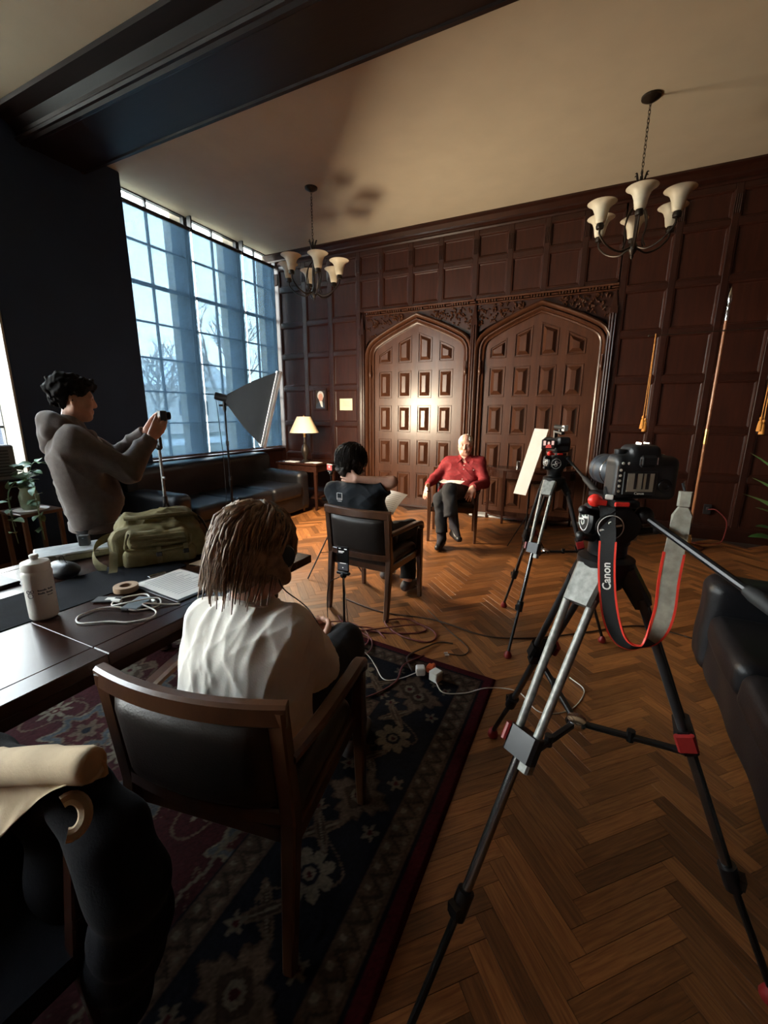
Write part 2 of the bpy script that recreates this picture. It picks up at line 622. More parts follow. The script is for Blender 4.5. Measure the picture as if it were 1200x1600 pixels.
def shade_material():
    m, N, L, P = nmat('solar_shade_mesh')
    N.remove(P)
    out = N['Material Output']
    tr, tl, df = N.new('ShaderNodeBsdfTransparent'), N.new('ShaderNodeBsdfTranslucent'), N.new('ShaderNodeBsdfDiffuse')
    tr.inputs[0].default_value = (.66, .77, .84, 1)
    tl.inputs[0].default_value = (.025, .042, .058, 1)
    df.inputs[0].default_value = (.04, .06, .08, 1)
    tr.inputs[0].default_value = (.186, .226, .252, 1)
    tl.inputs[0].default_value = (.028, .042, .056, 1)
    df.inputs[0].default_value = (.018, .026, .036, 1)
    a, b = N.new('ShaderNodeAddShader'), N.new('ShaderNodeAddShader')
    L.new(tl.outputs[0], a.inputs[0])
    L.new(df.outputs[0], a.inputs[1])
    L.new(tr.outputs[0], b.inputs[0])
    L.new(a.outputs[0], b.inputs[1])
    L.new(b.outputs[0], out.inputs[0])
    return m


M['glass'] = glass_material()
M['shade'] = shade_material()
ROWS = [.885, 1.349, 1.762, 2.181, 2.615, 3.064, 3.536, 4.048]


def window(n, y0, y1, label, rows=ROWS):
    w = MB()
    for a, b in ((y0, y0 + .03), (y1 - .03, y1)):
        w.box(XL - .03, XL + .03, a, b, rows[0] - .01, rows[-1])
    w.box(XL - .03, XL + .03, y0 + .03, y1 - .03, rows[0] - .01, rows[0] + .025)
    w.box(XL - .03, XL + .03, y0 + .03, y1 - .03, rows[-1] - .012, rows[-1])
    o = st('window_%d' % n, w, M['steel'], label, 'window')
    ym = (y0 + y1) / 2 - .02
    obj('muntin', MB().box(XL - .015, XL + .02, ym - .011, ym + .011, rows[0], rows[-1]), M['steel'], o)
    for i, z in enumerate(rows[1:-1], 1):
        t = .022 if i == 5 else .010
        obj('transom' if i == 5 else 'muntin', MB().box(XL - .018, XL + .02, y0 + .03, y1 - .03, z - t, z + t), M['steel'], o)
    for i in range(len(rows) - 1):
        for a, b in ((y0 + .03, ym - .011), (ym + .011, y1 - .03)):
            obj('pane', MB().box(XL - .003, XL + .001, a, b, rows[i] + .01, rows[i + 1] - .01), M['glass'], o)
    return o


window(1, 3.50, 4.585, 'tall steel casement window beside the dark blue pier')
window(2, 4.605, 5.525, 'tall steel casement window, middle of the three behind the sofa')
window(3, 5.545, 6.30, 'tall steel casement window in the corner by the panelled wall')
window(4, .95, 2.20, 'unshaded steel window at the extreme left, near the ivy')
window(6, -3.74, -2.10, 'unseen unshaded steel window at the far end behind the photographer, added for daylight')  # unseen, added to throw daylight on the back of the white t-shirt
window(5, -2.06, -.42, 'unseen unshaded steel window behind the photographer, added for daylight on the white t-shirt')  # also out of view, placed and sized for its daylight
# exterior stone mullions
mu = MB()
for i, (a, b) in enumerate(((4.45, 4.72), (5.36, 5.66), (6.22, 6.6), (2.2, 3.45))):
    o = st('wall_mullion', MB().box(XL - .24 if i < 3 else XL - .62, XL - .10, a, b, 0, 4.6), M['stone'], ('pale stone mullion outside between first and second tall window', 'pale stone mullion outside between second and corner window',
            'pale stone wall end outside past the corner window', 'stone wall outside behind the blue pier')[i], 'stone mullion')
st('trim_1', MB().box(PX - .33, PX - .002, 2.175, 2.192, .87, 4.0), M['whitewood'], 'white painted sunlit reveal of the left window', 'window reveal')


def shade(y0, y1, label):
    t = thing('roller_shade', label, 'roller shade', (XL + .11, (y0 + y1) / 2, .9), 0, 'solar roller shades')
    X0 = XL + .11
    obj('fabric', MB().box(X0 - .0006, X0 + .0006, y0, y1, .90, 3.875), M['shade'], t, world=True)
    obj('tube', MB().lathe([(.024, 0), (.026, .002), (.026, y1 - y0 - .002), (.024, y1 - y0)], 14, (X0 - .012, y0, 3.885), (0, 1, 0)), M['steel'], t, True, world=True)
    obj('hem_bar', MB().box(X0 - .007, X0 + .007, y0, y1, .888, .912, .004), M['chrome'], t, world=True)
    for y in (y0 - .006, y1 + .006):
        obj('bracket', MB().box(X0 - .045, X0 + .03, y - .005, y + .005, 3.86, 4.045, .002), M['steel'], t, world=True)
    obj('pull_chain', MB().tube([(X0 + .015, y1 - .012, 3.88), (X0 + .016, y1 - .012, 2.2), (X0 + .014, y1 - .012, 1.0)], .0035, 6), M['whiteplastic'], t, world=True)


shade(3.545, 4.58, 'translucent blue-grey roller shade next to the dark blue pier')
shade(4.605, 5.52, 'translucent blue-grey roller shade, middle one behind the softbox')
shade(5.545, 6.255, 'translucent blue-grey roller shade in the corner by the panelled wall')

# ------------------------------------------------------------------ outdoors
M['lawn'] = mat('winter_lawn', (.15, .145, .115), .95, var=.25, scale=.6, bump=.4, bscale=20)
M['bark'] = mat('grey_bark', (.34, .31, .29), .95, var=.25)
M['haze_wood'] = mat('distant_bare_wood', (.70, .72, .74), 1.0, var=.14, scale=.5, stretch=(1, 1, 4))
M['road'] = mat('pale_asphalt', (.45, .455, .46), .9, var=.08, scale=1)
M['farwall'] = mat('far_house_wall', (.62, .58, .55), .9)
gr = st('ground', MB().box(-90, XL - .62, -40, 110, -.75, -.6), M['lawn'], 'pale winter lawn outside the windows', 'lawn')
st('road', MB().box(-30, -24, -40, 110, -.6, -.585), M['road'], 'pale road crossing the lawn outside the windows', 'road')


def bare_tree(x, y, h, seed, label):
    r = random.Random(seed)
    mb = MB()

    def grow(p, d, l, rad, depth):
        q = p + d * l
        mid = p + d * l * .5 + Vector((r.uniform(-1, 1), r.uniform(-1, 1), r.uniform(-1, 1))) * l * .06
        mb.tube([p, mid, q], [rad, rad * .85, rad * .68], 6 if depth > 2 else 4, False)
        if depth == 0:
            return
        for i in range(r.choice((2, 3, 3)) if depth > 1 else 3):
            nd = (d + Vector((r.uniform(-1, 1), r.uniform(-1, 1), r.uniform(-.35, .75))) * .75).normalized()
            grow(p + d * l * r.uniform(.55, 1.0), nd, l * r.uniform(.62, .82), rad * .58, depth - 1)
    grow(Vector((x, y, -.65)), Vector((r.uniform(-.08, .08), r.uniform(-.08, .08), 1)).normalized(), h * .3, h * .022, 5)
    tag(obj('bare_tree', mb, M['bark'], None, True), label, 'tree', 'bare trees outside')


bare_tree(-14.5, 10.6, 7.0, 3, 'bare branching tree seen through the first tall window')
bare_tree(-16, 15.2, 8.5, 5, 'bare branching tree seen through the middle tall window')
bare_tree(-22.0, 28.0, 9.5, 8, 'bare branching tree seen through the corner window')
bare_tree(-26, 19, 9, 12, 'thin bare tree far across the lawn behind the first window')
tl = MB()
rr = random.Random(4)
hs_ = [2.2 + 1.3 * math.sin(i * .9) + rr.uniform(-.6, .8) for i in range(60)]
pl = [(-10 + i * 2.0, -.6) for i in range(60)]
poly = [(-10, -.6), (108, -.6)] + [(-10 + i * 2.0, hs_[i]) for i in range(59, -1, -1)]
v = [(-52, a, b) for a, b in poly] + [(-55, a, b) for a, b in poly]
n_ = len(poly)
tl.add(v, [tuple(range(n_)), tuple(range(2 * n_ - 1, n_ - 1, -1))] + [(i, (i + 1) % n_, n_ + (i + 1) % n_, n_ + i) for i in range(n_)])
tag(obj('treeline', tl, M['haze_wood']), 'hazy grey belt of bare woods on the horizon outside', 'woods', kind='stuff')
t = thing('far_house', 'pale house far across the road outside the first window', 'house', (-40, 33, -.6))
obj('wall', MB().box(-43, -37, 28, 37, -.6, 4.0), M['farwall'], t, world=True)
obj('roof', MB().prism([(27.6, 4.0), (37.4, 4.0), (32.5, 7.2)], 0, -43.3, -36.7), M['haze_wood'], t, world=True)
for yy in (29.5, 32.0, 34.5):
    obj('window', MB().box(-37.02, -36.95, yy, yy + 1, 1.2, 2.6), M['steel'], t, world=True)

# ------------------------------------------------------------------ back wall: panelling
wall_back = st('wall_back', MB().box(XL - .3, XR, YW + .10, YW + .25, 0, ZC + .1), M['rail'], 'dark mahogany panelled back wall with twin arched doors', 'wall')


def inset(poly, d):
    """inset a convex ccw polygon"""
    n = len(poly)
    lines = []
    for i in range(n):
        a, b = Vector(poly[i]), Vector(poly[(i + 1) % n])
        t = (b - a).normalized()
        nn = Vector((-t.y, t.x))
        lines.append((a + nn * d, t))
    out = []
    for i in range(n):
        (p, t), (q, s) = lines[i - 1], lines[i]
        den = t.x * s.y - t.y * s.x
        k = ((q.x - p.x) * s.y - (q.y - p.y) * s.x) / den if abs(den) > 1e-9 else 0
        r_ = p + t * k
        out.append((r_.x, r_.y))
    return out


def stepped(mb, poly, steps):
    """stack of inset rings: steps = [(inset, y)], y = depth of ring; ccw polygon in x,z seen from the room (-y)"""
    n = len(poly)
    rings = [[(x, y, z) for x, z in (inset(poly, d) if d else poly)] for d, y in steps]
    v = [p for r_ in rings for p in r_]
    f = [(i * n + k, i * n + (k + 1) % n, (i + 1) * n + (k + 1) % n, (i + 1) * n + k) for i in range(len(rings) - 1) for k in range(n)]
    f.append(tuple(range((len(rings) - 1) * n, len(rings) * n)))
    return mb.add(v, f)


def rect(x0, x1, z0, z1):
    return [(x0, z0), (x1, z0), (x1, z1), (x0, z1)]


FY = YW  # face of stiles
colsL = [(-5.24, -5.13), (-4.66, -4.58), (-4.15, -4.07), (-3.62, -3.55)]       # stiles as (x0,x1)
colsR = [(.045, .115), (.545, .615), (1.045, 1.115), (1.545, 1.615), (2.045, 2.115), (2.56, 2.74)]
zr = [(.0, .17), (.72, .79), (1.28, 1.345), (1.875, 1.945), (2.415, 2.48), (2.925, 2.99), (3.49, 3.555), (3.83, 3.90)]
for cols in (colsL, colsR):
    for a, b in cols:
        obj('stile', MB().box(a, b, FY, FY + .1, 0, 3.9, .006), M['rail'], wall_back)
    for i in range(len(cols) - 1):
        x0, x1 = cols[i][1], cols[i + 1][0]
        for j, (z0, z1) in enumerate(zr):
            obj('rail', MB().box(x0 - .003, x1 + .003, FY + .002, FY + .1, z0, z1, .006), M['rail'], wall_back)
        for j in range(len(zr) - 1):
            p = rect(x0 - .002, x1 + .002, zr[j][1] - .002, zr[j + 1][0] + .002)
            obj('panel', stepped(MB(), p, [(0, FY + .004), (.012, FY + .006), (.02, FY + .022), (.03, FY + .026), (.034, FY + .026)]), M['panel'], wall_back)
# frieze above the doors
fx = [-3.585, -3.185, -2.70, -2.235, -1.74, -1.28, -.83, -.38, .06]
for i in range(len(fx) - 1):
    x0, x1 = fx[i] + .035, fx[i + 1] - .035
    for z0, z1 in ((3.08, 3.49), (3.555, 3.83)):
        obj('panel', stepped(MB(), rect(x0 - .002, x1 + .002, z0 - .002, z1 + .002), [(0, FY + .004), (.012, FY + .006), (.02, FY + .022), (.03, FY + .026)]), M['panel'], wall_back)
    for z0, z1 in ((3.035, 3.08), (3.49, 3.555), (3.83, 3.90)):
        obj('rail', MB().box(x0 - .003, x1 + .003, FY + .002, FY + .1, z0, z1, .006), M['rail'], wall_back)
for x in fx[1:-1]:
    obj('stile', MB().box(x - .035, x + .035, FY, FY + .1, 3.035, 3.9, .006), M['rail'], wall_back)
# fluted brackets in the top frieze
for x in [(a + b) / 2 for a, b in colsL + colsR] + fx[1:-1]:
    b_ = MB()
    for k in range(4):
        b_.tube([(x - .027 + k * .018, FY - .004, 3.60), (x - .027 + k * .018, FY - .004, 3.78)], .008, 8)
    obj('fluted_bracket', b_, M['rail'], wall_back, True)
cp = [(YW + .1, 3.89), (YW - .01, 3.89), (YW - .02, 3.91), (YW - .015, 3.93), (YW - .05, 3.95), (YW - .055, 3.97), (YW - .10, 4.01), (YW - .135, 4.03), (YW - .135, ZC + .005), (YW + .1, ZC + .005)]
st('trim_2', MB().prism(cp, 0, XL - .05, XR), M['rail'], 'dark moulded cornice along the top of the panelled wall', 'cornice')
for x0, x1 in ((-5.25, -3.56), (.05, XR)):
    obj('skirting', MB().prism([(YW + .1, 0), (YW - .025, 0), (YW - .025, .13), (YW - .012, .155), (YW + .0, .165), (YW + .1, .165)], 0, x0, x1), M['rail'], wall_back)

# ------------------------------------------------------------------ arched doors
ARCH = [(-.76, 2.30), (-.757, 2.39), (-.742, 2.445), (-.71, 2.495), (-.66, 2.535), (-.57, 2.585), (-.45, 2.645), (-.30, 2.712), (-.15, 2.772), (0, 2.83)]
ARCH = ARCH + [(-x, z) for x, z in reversed(ARCH[:-1])]


def arch_z(x, off=0.0):
    xs = [p[0] for p in ARCH]
    return float(np.interp(x, xs, [p[1] for p in ARCH])) - off


def sweep(mb, path, prof):
    """path: 2d (x,z) polyline; prof: (outward offset, y) cross-section"""
    n = len(path)
    P = [Vector(p) for p in path]
    nr = []
    for i in range(n):
        a = (P[i] - P[i - 1]).normalized() if i > 0 else None
        b = (P[i + 1] - P[i]).normalized() if i < n - 1 else None
        t = ((a or b) + (b or a)).normalized()
        k = 1.0
        if a is not None and b is not None:
            k = 1 / max(.5, t.dot(a))
        nr.append(Vector((-t.y, t.x)) * k)
    m_ = len(prof)
    v = []
    for i in range(n):
        for o_, y in prof:
            q = P[i] + nr[i] * o_
            v.append((q.x, y, q.y))
    f = [(i * m_ + k, i * m_ + k + 1, (i + 1) * m_ + k + 1, (i + 1) * m_ + k) for i in range(n - 1) for k in range(m_ - 1)]
    return mb.add(v, f)


def door(n, cx, label):
    o = st('door_%d' % n, MB().prism([(cx + x, z) for x, z in [(-.74, 0), (.74, 0)] + [(a * .985, b) for a, b in reversed(ARCH)]], 1, FY + .072, FY + .099), M['door'], label, 'door')
    X0, X1 = cx - .665, cx + .665
    cw, gap = .232, .106
    xs = [X0 + .005 + i * (cw + gap - .004) for i in range(4)]
    rows = [(.13, .56), (.672, 1.085), (1.198, 1.618), (1.726, 2.140), (2.254, None)]
    Yd = FY + .062
    prev = X0 - .09
    # stiles and rails of the leaf
    edges = [X0 - .085] + [e for x in xs for e in (x, x + cw)] + [X1 + .085]
    for i in range(0, len(edges), 2):
        a, b = edges[i], edges[i + 1]
        zt = min(arch_z(a - cx), arch_z(b - cx)) if abs((a + b) / 2 - cx) > .1 else arch_z(0) - .01
        pts = [(a, 0), (b, 0)]
        for k in range(5):
            x = b + (a - b) * k / 4
            pts.append((x, arch_z(max(-.75, min(.75, x - cx)))))
        obj('stile', MB().prism(pts, 1, Yd, Yd + .03), M['door'], o)
    for i, x in enumerate(xs):
        zb = 0.0
        for j, (z0, z1) in enumerate(rows):
            obj('rail', MB().box(x - .002, x + cw + .002, Yd + .001, Yd + .03, zb, z0), M['door'], o)
            if z1 is None:
                za, zc = arch_z(x - cx) - .14, arch_z(x + cw - cx) - .14
                poly = [(x, z0), (x + cw, z0), (x + cw, zc), (x, za)]
                obj('rail', MB().prism([(x, za), (x + cw, zc), (x + cw, arch_z(x + cw - cx)), (x + cw / 2, arch_z(x + cw / 2 - cx)), (x, arch_z(x - cx))], 1, Yd + .001, Yd + .03), M['door'], o)
            else:
                poly = rect(x, x + cw, z0, z1)
                zb = z1
            big = .088 if z1 is not None or abs(za - zc) < .09 else .075
            mn = min(poly[2][1] - z0, poly[3][1] - z0)
            big = min(big, mn * .42)
            obj('panel', stepped(MB(), poly, [(0, Yd + .002), (.004, Yd - .008), (.014, Yd - .008), (.018, Yd + .012), (.028, Yd + .016), (big * .98, Yd - .036), (big, Yd - .036)]), M['door'], o)
    # arch mouldings (kept proud of the wall face)
    path = [(cx + x, z) for x, z in [(-.76, .0), (-.76, 1.2)] + ARCH + [(.76, 1.2), (.76, .0)]]
    pr1 = [(-.03, Yd + .02), (-.028, FY + .03), (-.012, FY + .022), (.0, FY + .03), (.008, FY + .012), (.02, FY - .006), (.034, FY - .006), (.044, FY + .012), (.05, FY + .03)]
    obj('inner_moulding', sweep(MB(), path, pr1), M['door'], o, True, 50)
    pr2 = [(.05, FY + .03), (.055, FY + .0), (.07, FY - .028), (.086, FY - .036), (.10, FY - .028), (.11, FY - .005), (.118, FY + .04)]
    obj('outer_moulding', sweep(MB(), path, pr2), M['door'], o, True, 50)
    # spandrel plate over the arch with carved leaves
    sp = MB()
    out = [(cx + x * 1.16, z + .11) for x, z in ARCH]
    for i in range(len(out) - 1):
        (a, b), (c, d) = out[i], out[i + 1]
        sp.add([(a, FY + .03, b), (c, FY + .03, d), (c, FY + .03, 2.975), (a, FY + .03, 2.975)], [(0, 1, 2, 3)])
    obj('spandrel', sp, M['rail'], o)
    cv = MB()
    r = random.Random(n)
    for s in (-1, 1):
        for k in range(75):
            x = s * r.uniform(.22, .84)
            zmin = arch_z(min(.75, abs(x)) * .9) + .13
            if zmin > 2.92:
                continue
            z = r.uniform(zmin, 2.95)
            L_ = r.uniform(.014, .03)
            a = r.uniform(0, PI)
            cv.tube([(cx + x - L_ * math.cos(a), FY + .026, z - L_ * math.sin(a)), (cx + x, FY + .008, z + .006), (cx + x + L_ * math.cos(a), FY + .026, z + L_ * math.sin(a))], [.003, .011, .003], 6)
    obj('carving', cv, M['door'], o, True)
    dn = MB()
    dn.box(cx - .87, cx + .87, FY - .03, FY + .05, 3.015, 3.04, .004)
    dn.box(cx - .87, cx + .87, FY + .0, FY + .05, 2.965, 2.98, .004)
    for g in range(5):
        g0 = cx - .84 + g * .345
        for k in range(7):
            for q in (0, 1):
                dn.box(g0 + k * .036, g0 + k * .036 + .021, FY - .02, FY + .03, 2.984 + q * .016, 2.996 + q * .016)
        dn.box(g0 + .255, g0 + .335, FY - .012, FY + .03, 2.99, 3.004)
    obj('dentil_strip', dn, M['door'], o)
    # little hanging drops where the arch springs
    for s in (-1, 1):
        x = cx + s * .775
        obj('drop', MB().lathe([(.002, 0), (.02, .03), (.026, .07), (.012, .12), (.010, .2)], 10, (x, FY - .01, 2.03)), M['door'], o, True)
    return o


door(1, -2.59, 'arched carved double panel door, the lit one behind the man in red')
door(2, -.83, 'arched carved panel door in shade, next to the flagpole')
# colonnettes between and beside the doors
for x, lab in ((-3.515, 'slender dark pilaster with pointed cap left of the lit arched door'), (-1.71, 'slender dark pilaster with pointed cap between the two arched doors'), (.015, 'slender dark pilaster with pointed cap right of the shaded arched door')):
    c_ = MB()
    c_.box(x - .05, x + .05, FY - .01, FY + .09, 0, 2.78, .008)
    c_.tube([(x - .03, FY - .02, .18), (x - .03, FY - .02, 2.70)], .014, 10)
    c_.tube([(x + .03, FY - .02, .18), (x + .03, FY - .02, 2.70)], .014, 10)
    c_.tube([(x, FY - .03, .18), (x, FY - .03, 2.70)], .017, 10)
    c_.box(x - .062, x + .062, FY - .055, FY + .05, 0, .18, .01)
    c_.add([(x - .045, FY - .04, 2.70), (x + .045, FY - .04, 2.70), (x + .045, FY + .04, 2.70), (x - .045, FY + .04, 2.70), (x, FY + .01, 3.03)], [(0, 1, 4), (1, 2, 4), (2, 3, 4), (3, 0, 4)])
    o = obj('trim_3', c_, M['rail'], None, True)
    tag(o, lab, 'pilaster', kind='structure')
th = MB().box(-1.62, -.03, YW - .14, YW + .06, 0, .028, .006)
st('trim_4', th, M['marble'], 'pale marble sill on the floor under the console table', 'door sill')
st('trim_5', MB().box(-3.38, -1.80, YW - .05, YW + .06, 0, .022, .006), M['rail'], 'dark wooden sill at the foot of the lit arched door', 'door sill')
# ------------------------------------------------------------------ implicit surfaces for organic shapes
class SDF:
    def __init__(s, lo, hi, h):
        s.h = h
        s.lo = np.array(lo, float)
        s.n = np.ceil((np.array(hi, float) - s.lo) / h).astype(int) + 1
        s.D = np.full(tuple(s.n), .5, np.float32)

    def _sub(s, lo, hi, pad):
        a = np.maximum(0, np.floor((np.array(lo) - pad - s.lo) / s.h).astype(int))
        b = np.minimum(s.n, np.ceil((np.array(hi) + pad - s.lo) / s.h).astype(int) + 1)
        if (b <= a).any():
            return None, None
        ax = [(s.lo[i] + s.h * np.arange(a[i], b[i])).astype(np.float32) for i in range(3)]
        P = np.stack(np.meshgrid(*ax, indexing='ij'), -1)
        return (slice(a[0], b[0]), slice(a[1], b[1]), slice(a[2], b[2])), P

    def _mix(s, sl, d, k, op='u'):
        A = s.D[sl]
        if op == 'u':
            hh = np.clip(.5 + .5 * (A - d) / max(k, 1e-6), 0, 1)
            s.D[sl] = A + (d - A) * hh - k * hh * (1 - hh)
        else:
            d = -d
            hh = np.clip(.5 - .5 * (A - d) / max(k, 1e-6), 0, 1)
            s.D[sl] = A + (d - A) * hh + k * hh * (1 - hh)

    def rc(s, a, b, ra, rb, k=.02, flat=False, op='u', sq=None):
        """round cone; sq=(dir, factor) squashes along dir"""
        a, b = np.array(a, np.float32), np.array(b, np.float32)
        m = max(ra, rb) * (1 if sq is None else max(1, sq[1]))
        sl, P = s._sub(np.minimum(a, b), np.maximum(a, b), m + k + .03)
        if sl is None:
            return s
        ab = b - a
        l2 = float(ab @ ab) + 1e-9
        t = np.clip(((P - a) @ ab) / l2, 0, 1)
        q = P - a - t[..., None] * ab
        r = ra + (rb - ra) * t
        if sq is not None:
            u = np.array(sq[0], np.float32)
            u /= np.linalg.norm(u)
            c = q @ u
            q = q + (c / sq[1] - c)[..., None] * u
        d = np.sqrt((q * q).sum(-1)) - r
        if flat:
            d = np.maximum(d, ((P - b) @ ab) / math.sqrt(l2))
        s._mix(sl, d.astype(np.float32), k, op)
        return s

    def chain(s, pts, rs, k=.02, **kw):
        for i in range(len(pts) - 1):
            s.rc(pts[i], pts[i + 1], rs[i], rs[i + 1], k, **kw)
        return s

    def ell(s, c, r, frame=None, k=.02, op='u'):
        c = np.array(c, np.float32)
        R = np.array(frame if frame is not None else np.eye(3), np.float32)
        m = max(r)
        sl, P = s._sub(c - m, c + m, k + .03)
        if sl is None:
            return s
        q = (P - c) @ R.T
        rr = np.array(r, np.float32)
        k0 = np.sqrt(((q / rr) ** 2).sum(-1))
        k1 = np.sqrt(((q / rr ** 2) ** 2).sum(-1)) + 1e-6
        s._mix(sl, (k0 * (k0 - 1) / k1).astype(np.float32), k, op)
        return s

    def cut(s, p, n, keep='below'):
        """remove everything on the +n side of the plane through p"""
        n = np.array(n, np.float32)
        n /= np.linalg.norm(n)
        ax = [(s.lo[i] + s.h * np.arange(s.n[i])).astype(np.float32) for i in range(3)]
        d = (ax[0][:, None, None] - p[0]) * n[0] + (ax[1][None, :, None] - p[1]) * n[1] + (ax[2][None, None, :] - p[2]) * n[2]
        s.D = np.maximum(s.D, d)
        return s

    def warp(s, amp, freq, seed=0, stretch=(1, 1, 1), ridge=False):
        """soft wrinkles"""
        r = np.random.default_rng(seed)
        ax = [(s.lo[i] + s.h * np.arange(s.n[i])).astype(np.float32) * stretch[i] for i in range(3)]
        m = np.abs(s.D) < .06
        I = np.argwhere(m)
        if len(I) == 0:
            return s
        P = np.stack([ax[i][I[:, i]] for i in range(3)], 1)
        w = np.zeros(len(I), np.float32)
        for k in range(5):
            d = r.normal(size=3)
            d *= freq * r.uniform(.6, 1.6) / np.linalg.norm(d)
            e = r.normal(size=3)
            e *= freq * .5 / np.linalg.norm(e)
            q = np.sin(P @ d + 2.0 * np.sin(P @ e + r.uniform(0, 6)) + r.uniform(0, 6))
            if ridge:
                q = -((1 - np.abs(q)) ** 2.5) * np.clip(np.sin(P @ e * 1.3 + k) + .3, 0, 1) * 1.6
            w += q.astype(np.float32)
        s.D[m] += amp * w / 2.2
        return s

    def mesh(s, mb=None):
        D, h, lo = s.D, s.h, s.lo
        D = np.pad(D, 1, constant_values=.5)
        lo = lo - h
        ins = D < 0
        n = np.array(D.shape) - 1
        cnt = np.zeros(tuple(n), np.int8)
        for i in (0, 1):
            for j in (0, 1):
                for k in (0, 1):
                    cnt += ins[i:n[0] + i, j:n[1] + j, k:n[2] + k]
        act = (cnt > 0) & (cnt < 8)
        I = np.argwhere(act)
        idx = np.full(tuple(n), -1, np.int64)
        idx[act] = np.arange(len(I))
        acc = np.zeros((len(I), 3))
        num = np.zeros(len(I))
        C = [(i, j, k) for i in (0, 1) for j in (0, 1) for k in (0, 1)]
        val = {c: D[I[:, 0] + c[0], I[:, 1] + c[1], I[:, 2] + c[2]].astype(float) for c in C}
        for a in C:
            for ax in range(3):
                if a[ax] == 0:
                    b = list(a)
                    b[ax] = 1
                    b = tuple(b)
                    va, vb = val[a], val[b]
                    cr = (va < 0) != (vb < 0)
                    t = np.where(cr, va / np.where(cr, va - vb, 1), 0)
                    p = np.tile(np.array(a, float), (len(I), 1))
                    p[:, ax] = t
                    acc[cr] += p[cr]
                    num[cr] += 1
        V = lo + (I + acc / num[:, None]) * h
        F = []
        for ax in range(3):
            o = [(1, 2), (2, 0), (0, 1)][ax]
            sa = [slice(0, None)] * 3
            sa[ax] = slice(0, -1)
            sb = [slice(0, None)] * 3
            sb[ax] = slice(1, None)
            A, B = ins[tuple(sa)], ins[tuple(sb)]
            E_ = np.argwhere(A != B)
            flip = A[tuple(E_.T)]
            ok = (E_[:, o[0]] > 0) & (E_[:, o[1]] > 0) & (E_[:, o[0]] < n[o[0]]) & (E_[:, o[1]] < n[o[1]])
            E_, flip = E_[ok], flip[ok]

            def cell(d0, d1):
                q = E_.copy()
                q[:, o[0]] += d0
                q[:, o[1]] += d1
                return idx[q[:, 0], q[:, 1], q[:, 2]]
            Q = np.stack([cell(-1, -1), cell(0, -1), cell(0, 0), cell(-1, 0)], 1)
            Q[~flip] = Q[~flip][:, ::-1]
            F.append(Q)
        F = np.concatenate(F)
        F = F[(F >= 0).all(1)]
        mb = mb or MB()
        return mb.add(V, [tuple(q) for q in F.tolist()])


def V3(*a):
    return np.array(a, float)


def nz(v):
    v = np.array(v, float)
    return v / np.linalg.norm(v)


def frame_from(f, up=(0, 0, 1)):
    f = nz(f)
    s = nz(np.cross(f, up))
    u = np.cross(s, f)
    return s, f, u   # side (person's right), forward, up


def add_head(S, c, f, up=(0, 0, 1), k=1.0, ears=True):
    s, f, u = frame_from(f, up)
    R = np.stack([s, f, u])

    def p(x, y, z):
        return c + (s * x + f * y + u * z) * k
    S.ell(p(0, -.012, .03), (.074 * k, .096 * k, .088 * k), R, .01)
    S.ell(p(0, .022, -.03), (.064 * k, .070 * k, .082 * k), R, .03)      # face
    S.rc(p(-.028, .058, -.098), p(.028, .058, -.098), .024 * k, .024 * k, .03)   # chin
    S.rc(p(-.055, .0, -.06), p(-.022, .06, -.10), .024 * k, .018 * k, .03)
    S.rc(p(.055, .0, -.06), p(.022, .06, -.10), .024 * k, .018 * k, .03)
    S.rc(p(0, .088, .012), p(0, .104, -.030), .009 * k, .012 * k, .010)   # nose
    S.rc(p(-.010, .098, -.036), p(.010, .098, -.036), .009 * k, .009 * k, .008)
    S.rc(p(-.042, .078, .026), p(.042, .078, .026), .013 * k, .013 * k, .02)   # brow
    for e in (-1, 1):
        S.ell(p(e * .031, .096, .004), (.018 * k, .014 * k, .011 * k), R, .012, 'd')
        S.ell(p(e * .031, .076, .004), (.013 * k, .013 * k, .012 * k), R, .003)
        S.ell(p(e * .046, .066, -.028), (.02 * k, .02 * k, .02 * k), R, .025)
    S.rc(p(-.020, .088, -.064), p(.020, .088, -.064), .007 * k, .007 * k, .008)   # lips
    S.rc(p(-.016, .086, -.076), p(.016, .086, -.076), .008 * k, .008 * k, .008)
    S.rc(p(-.024, .098, -.0700), p(.024, .098, -.0700), .0035, .0035, .003, op='d')
    if ears:
        for e in (-1, 1):
            S.ell(p(e * .078, -.008, -.008), (.010 * k, .020 * k, .033 * k), R, .008)
            S.ell(p(e * .088, -.002, -.006), (.006 * k, .010 * k, .018 * k), R, .006, 'd')


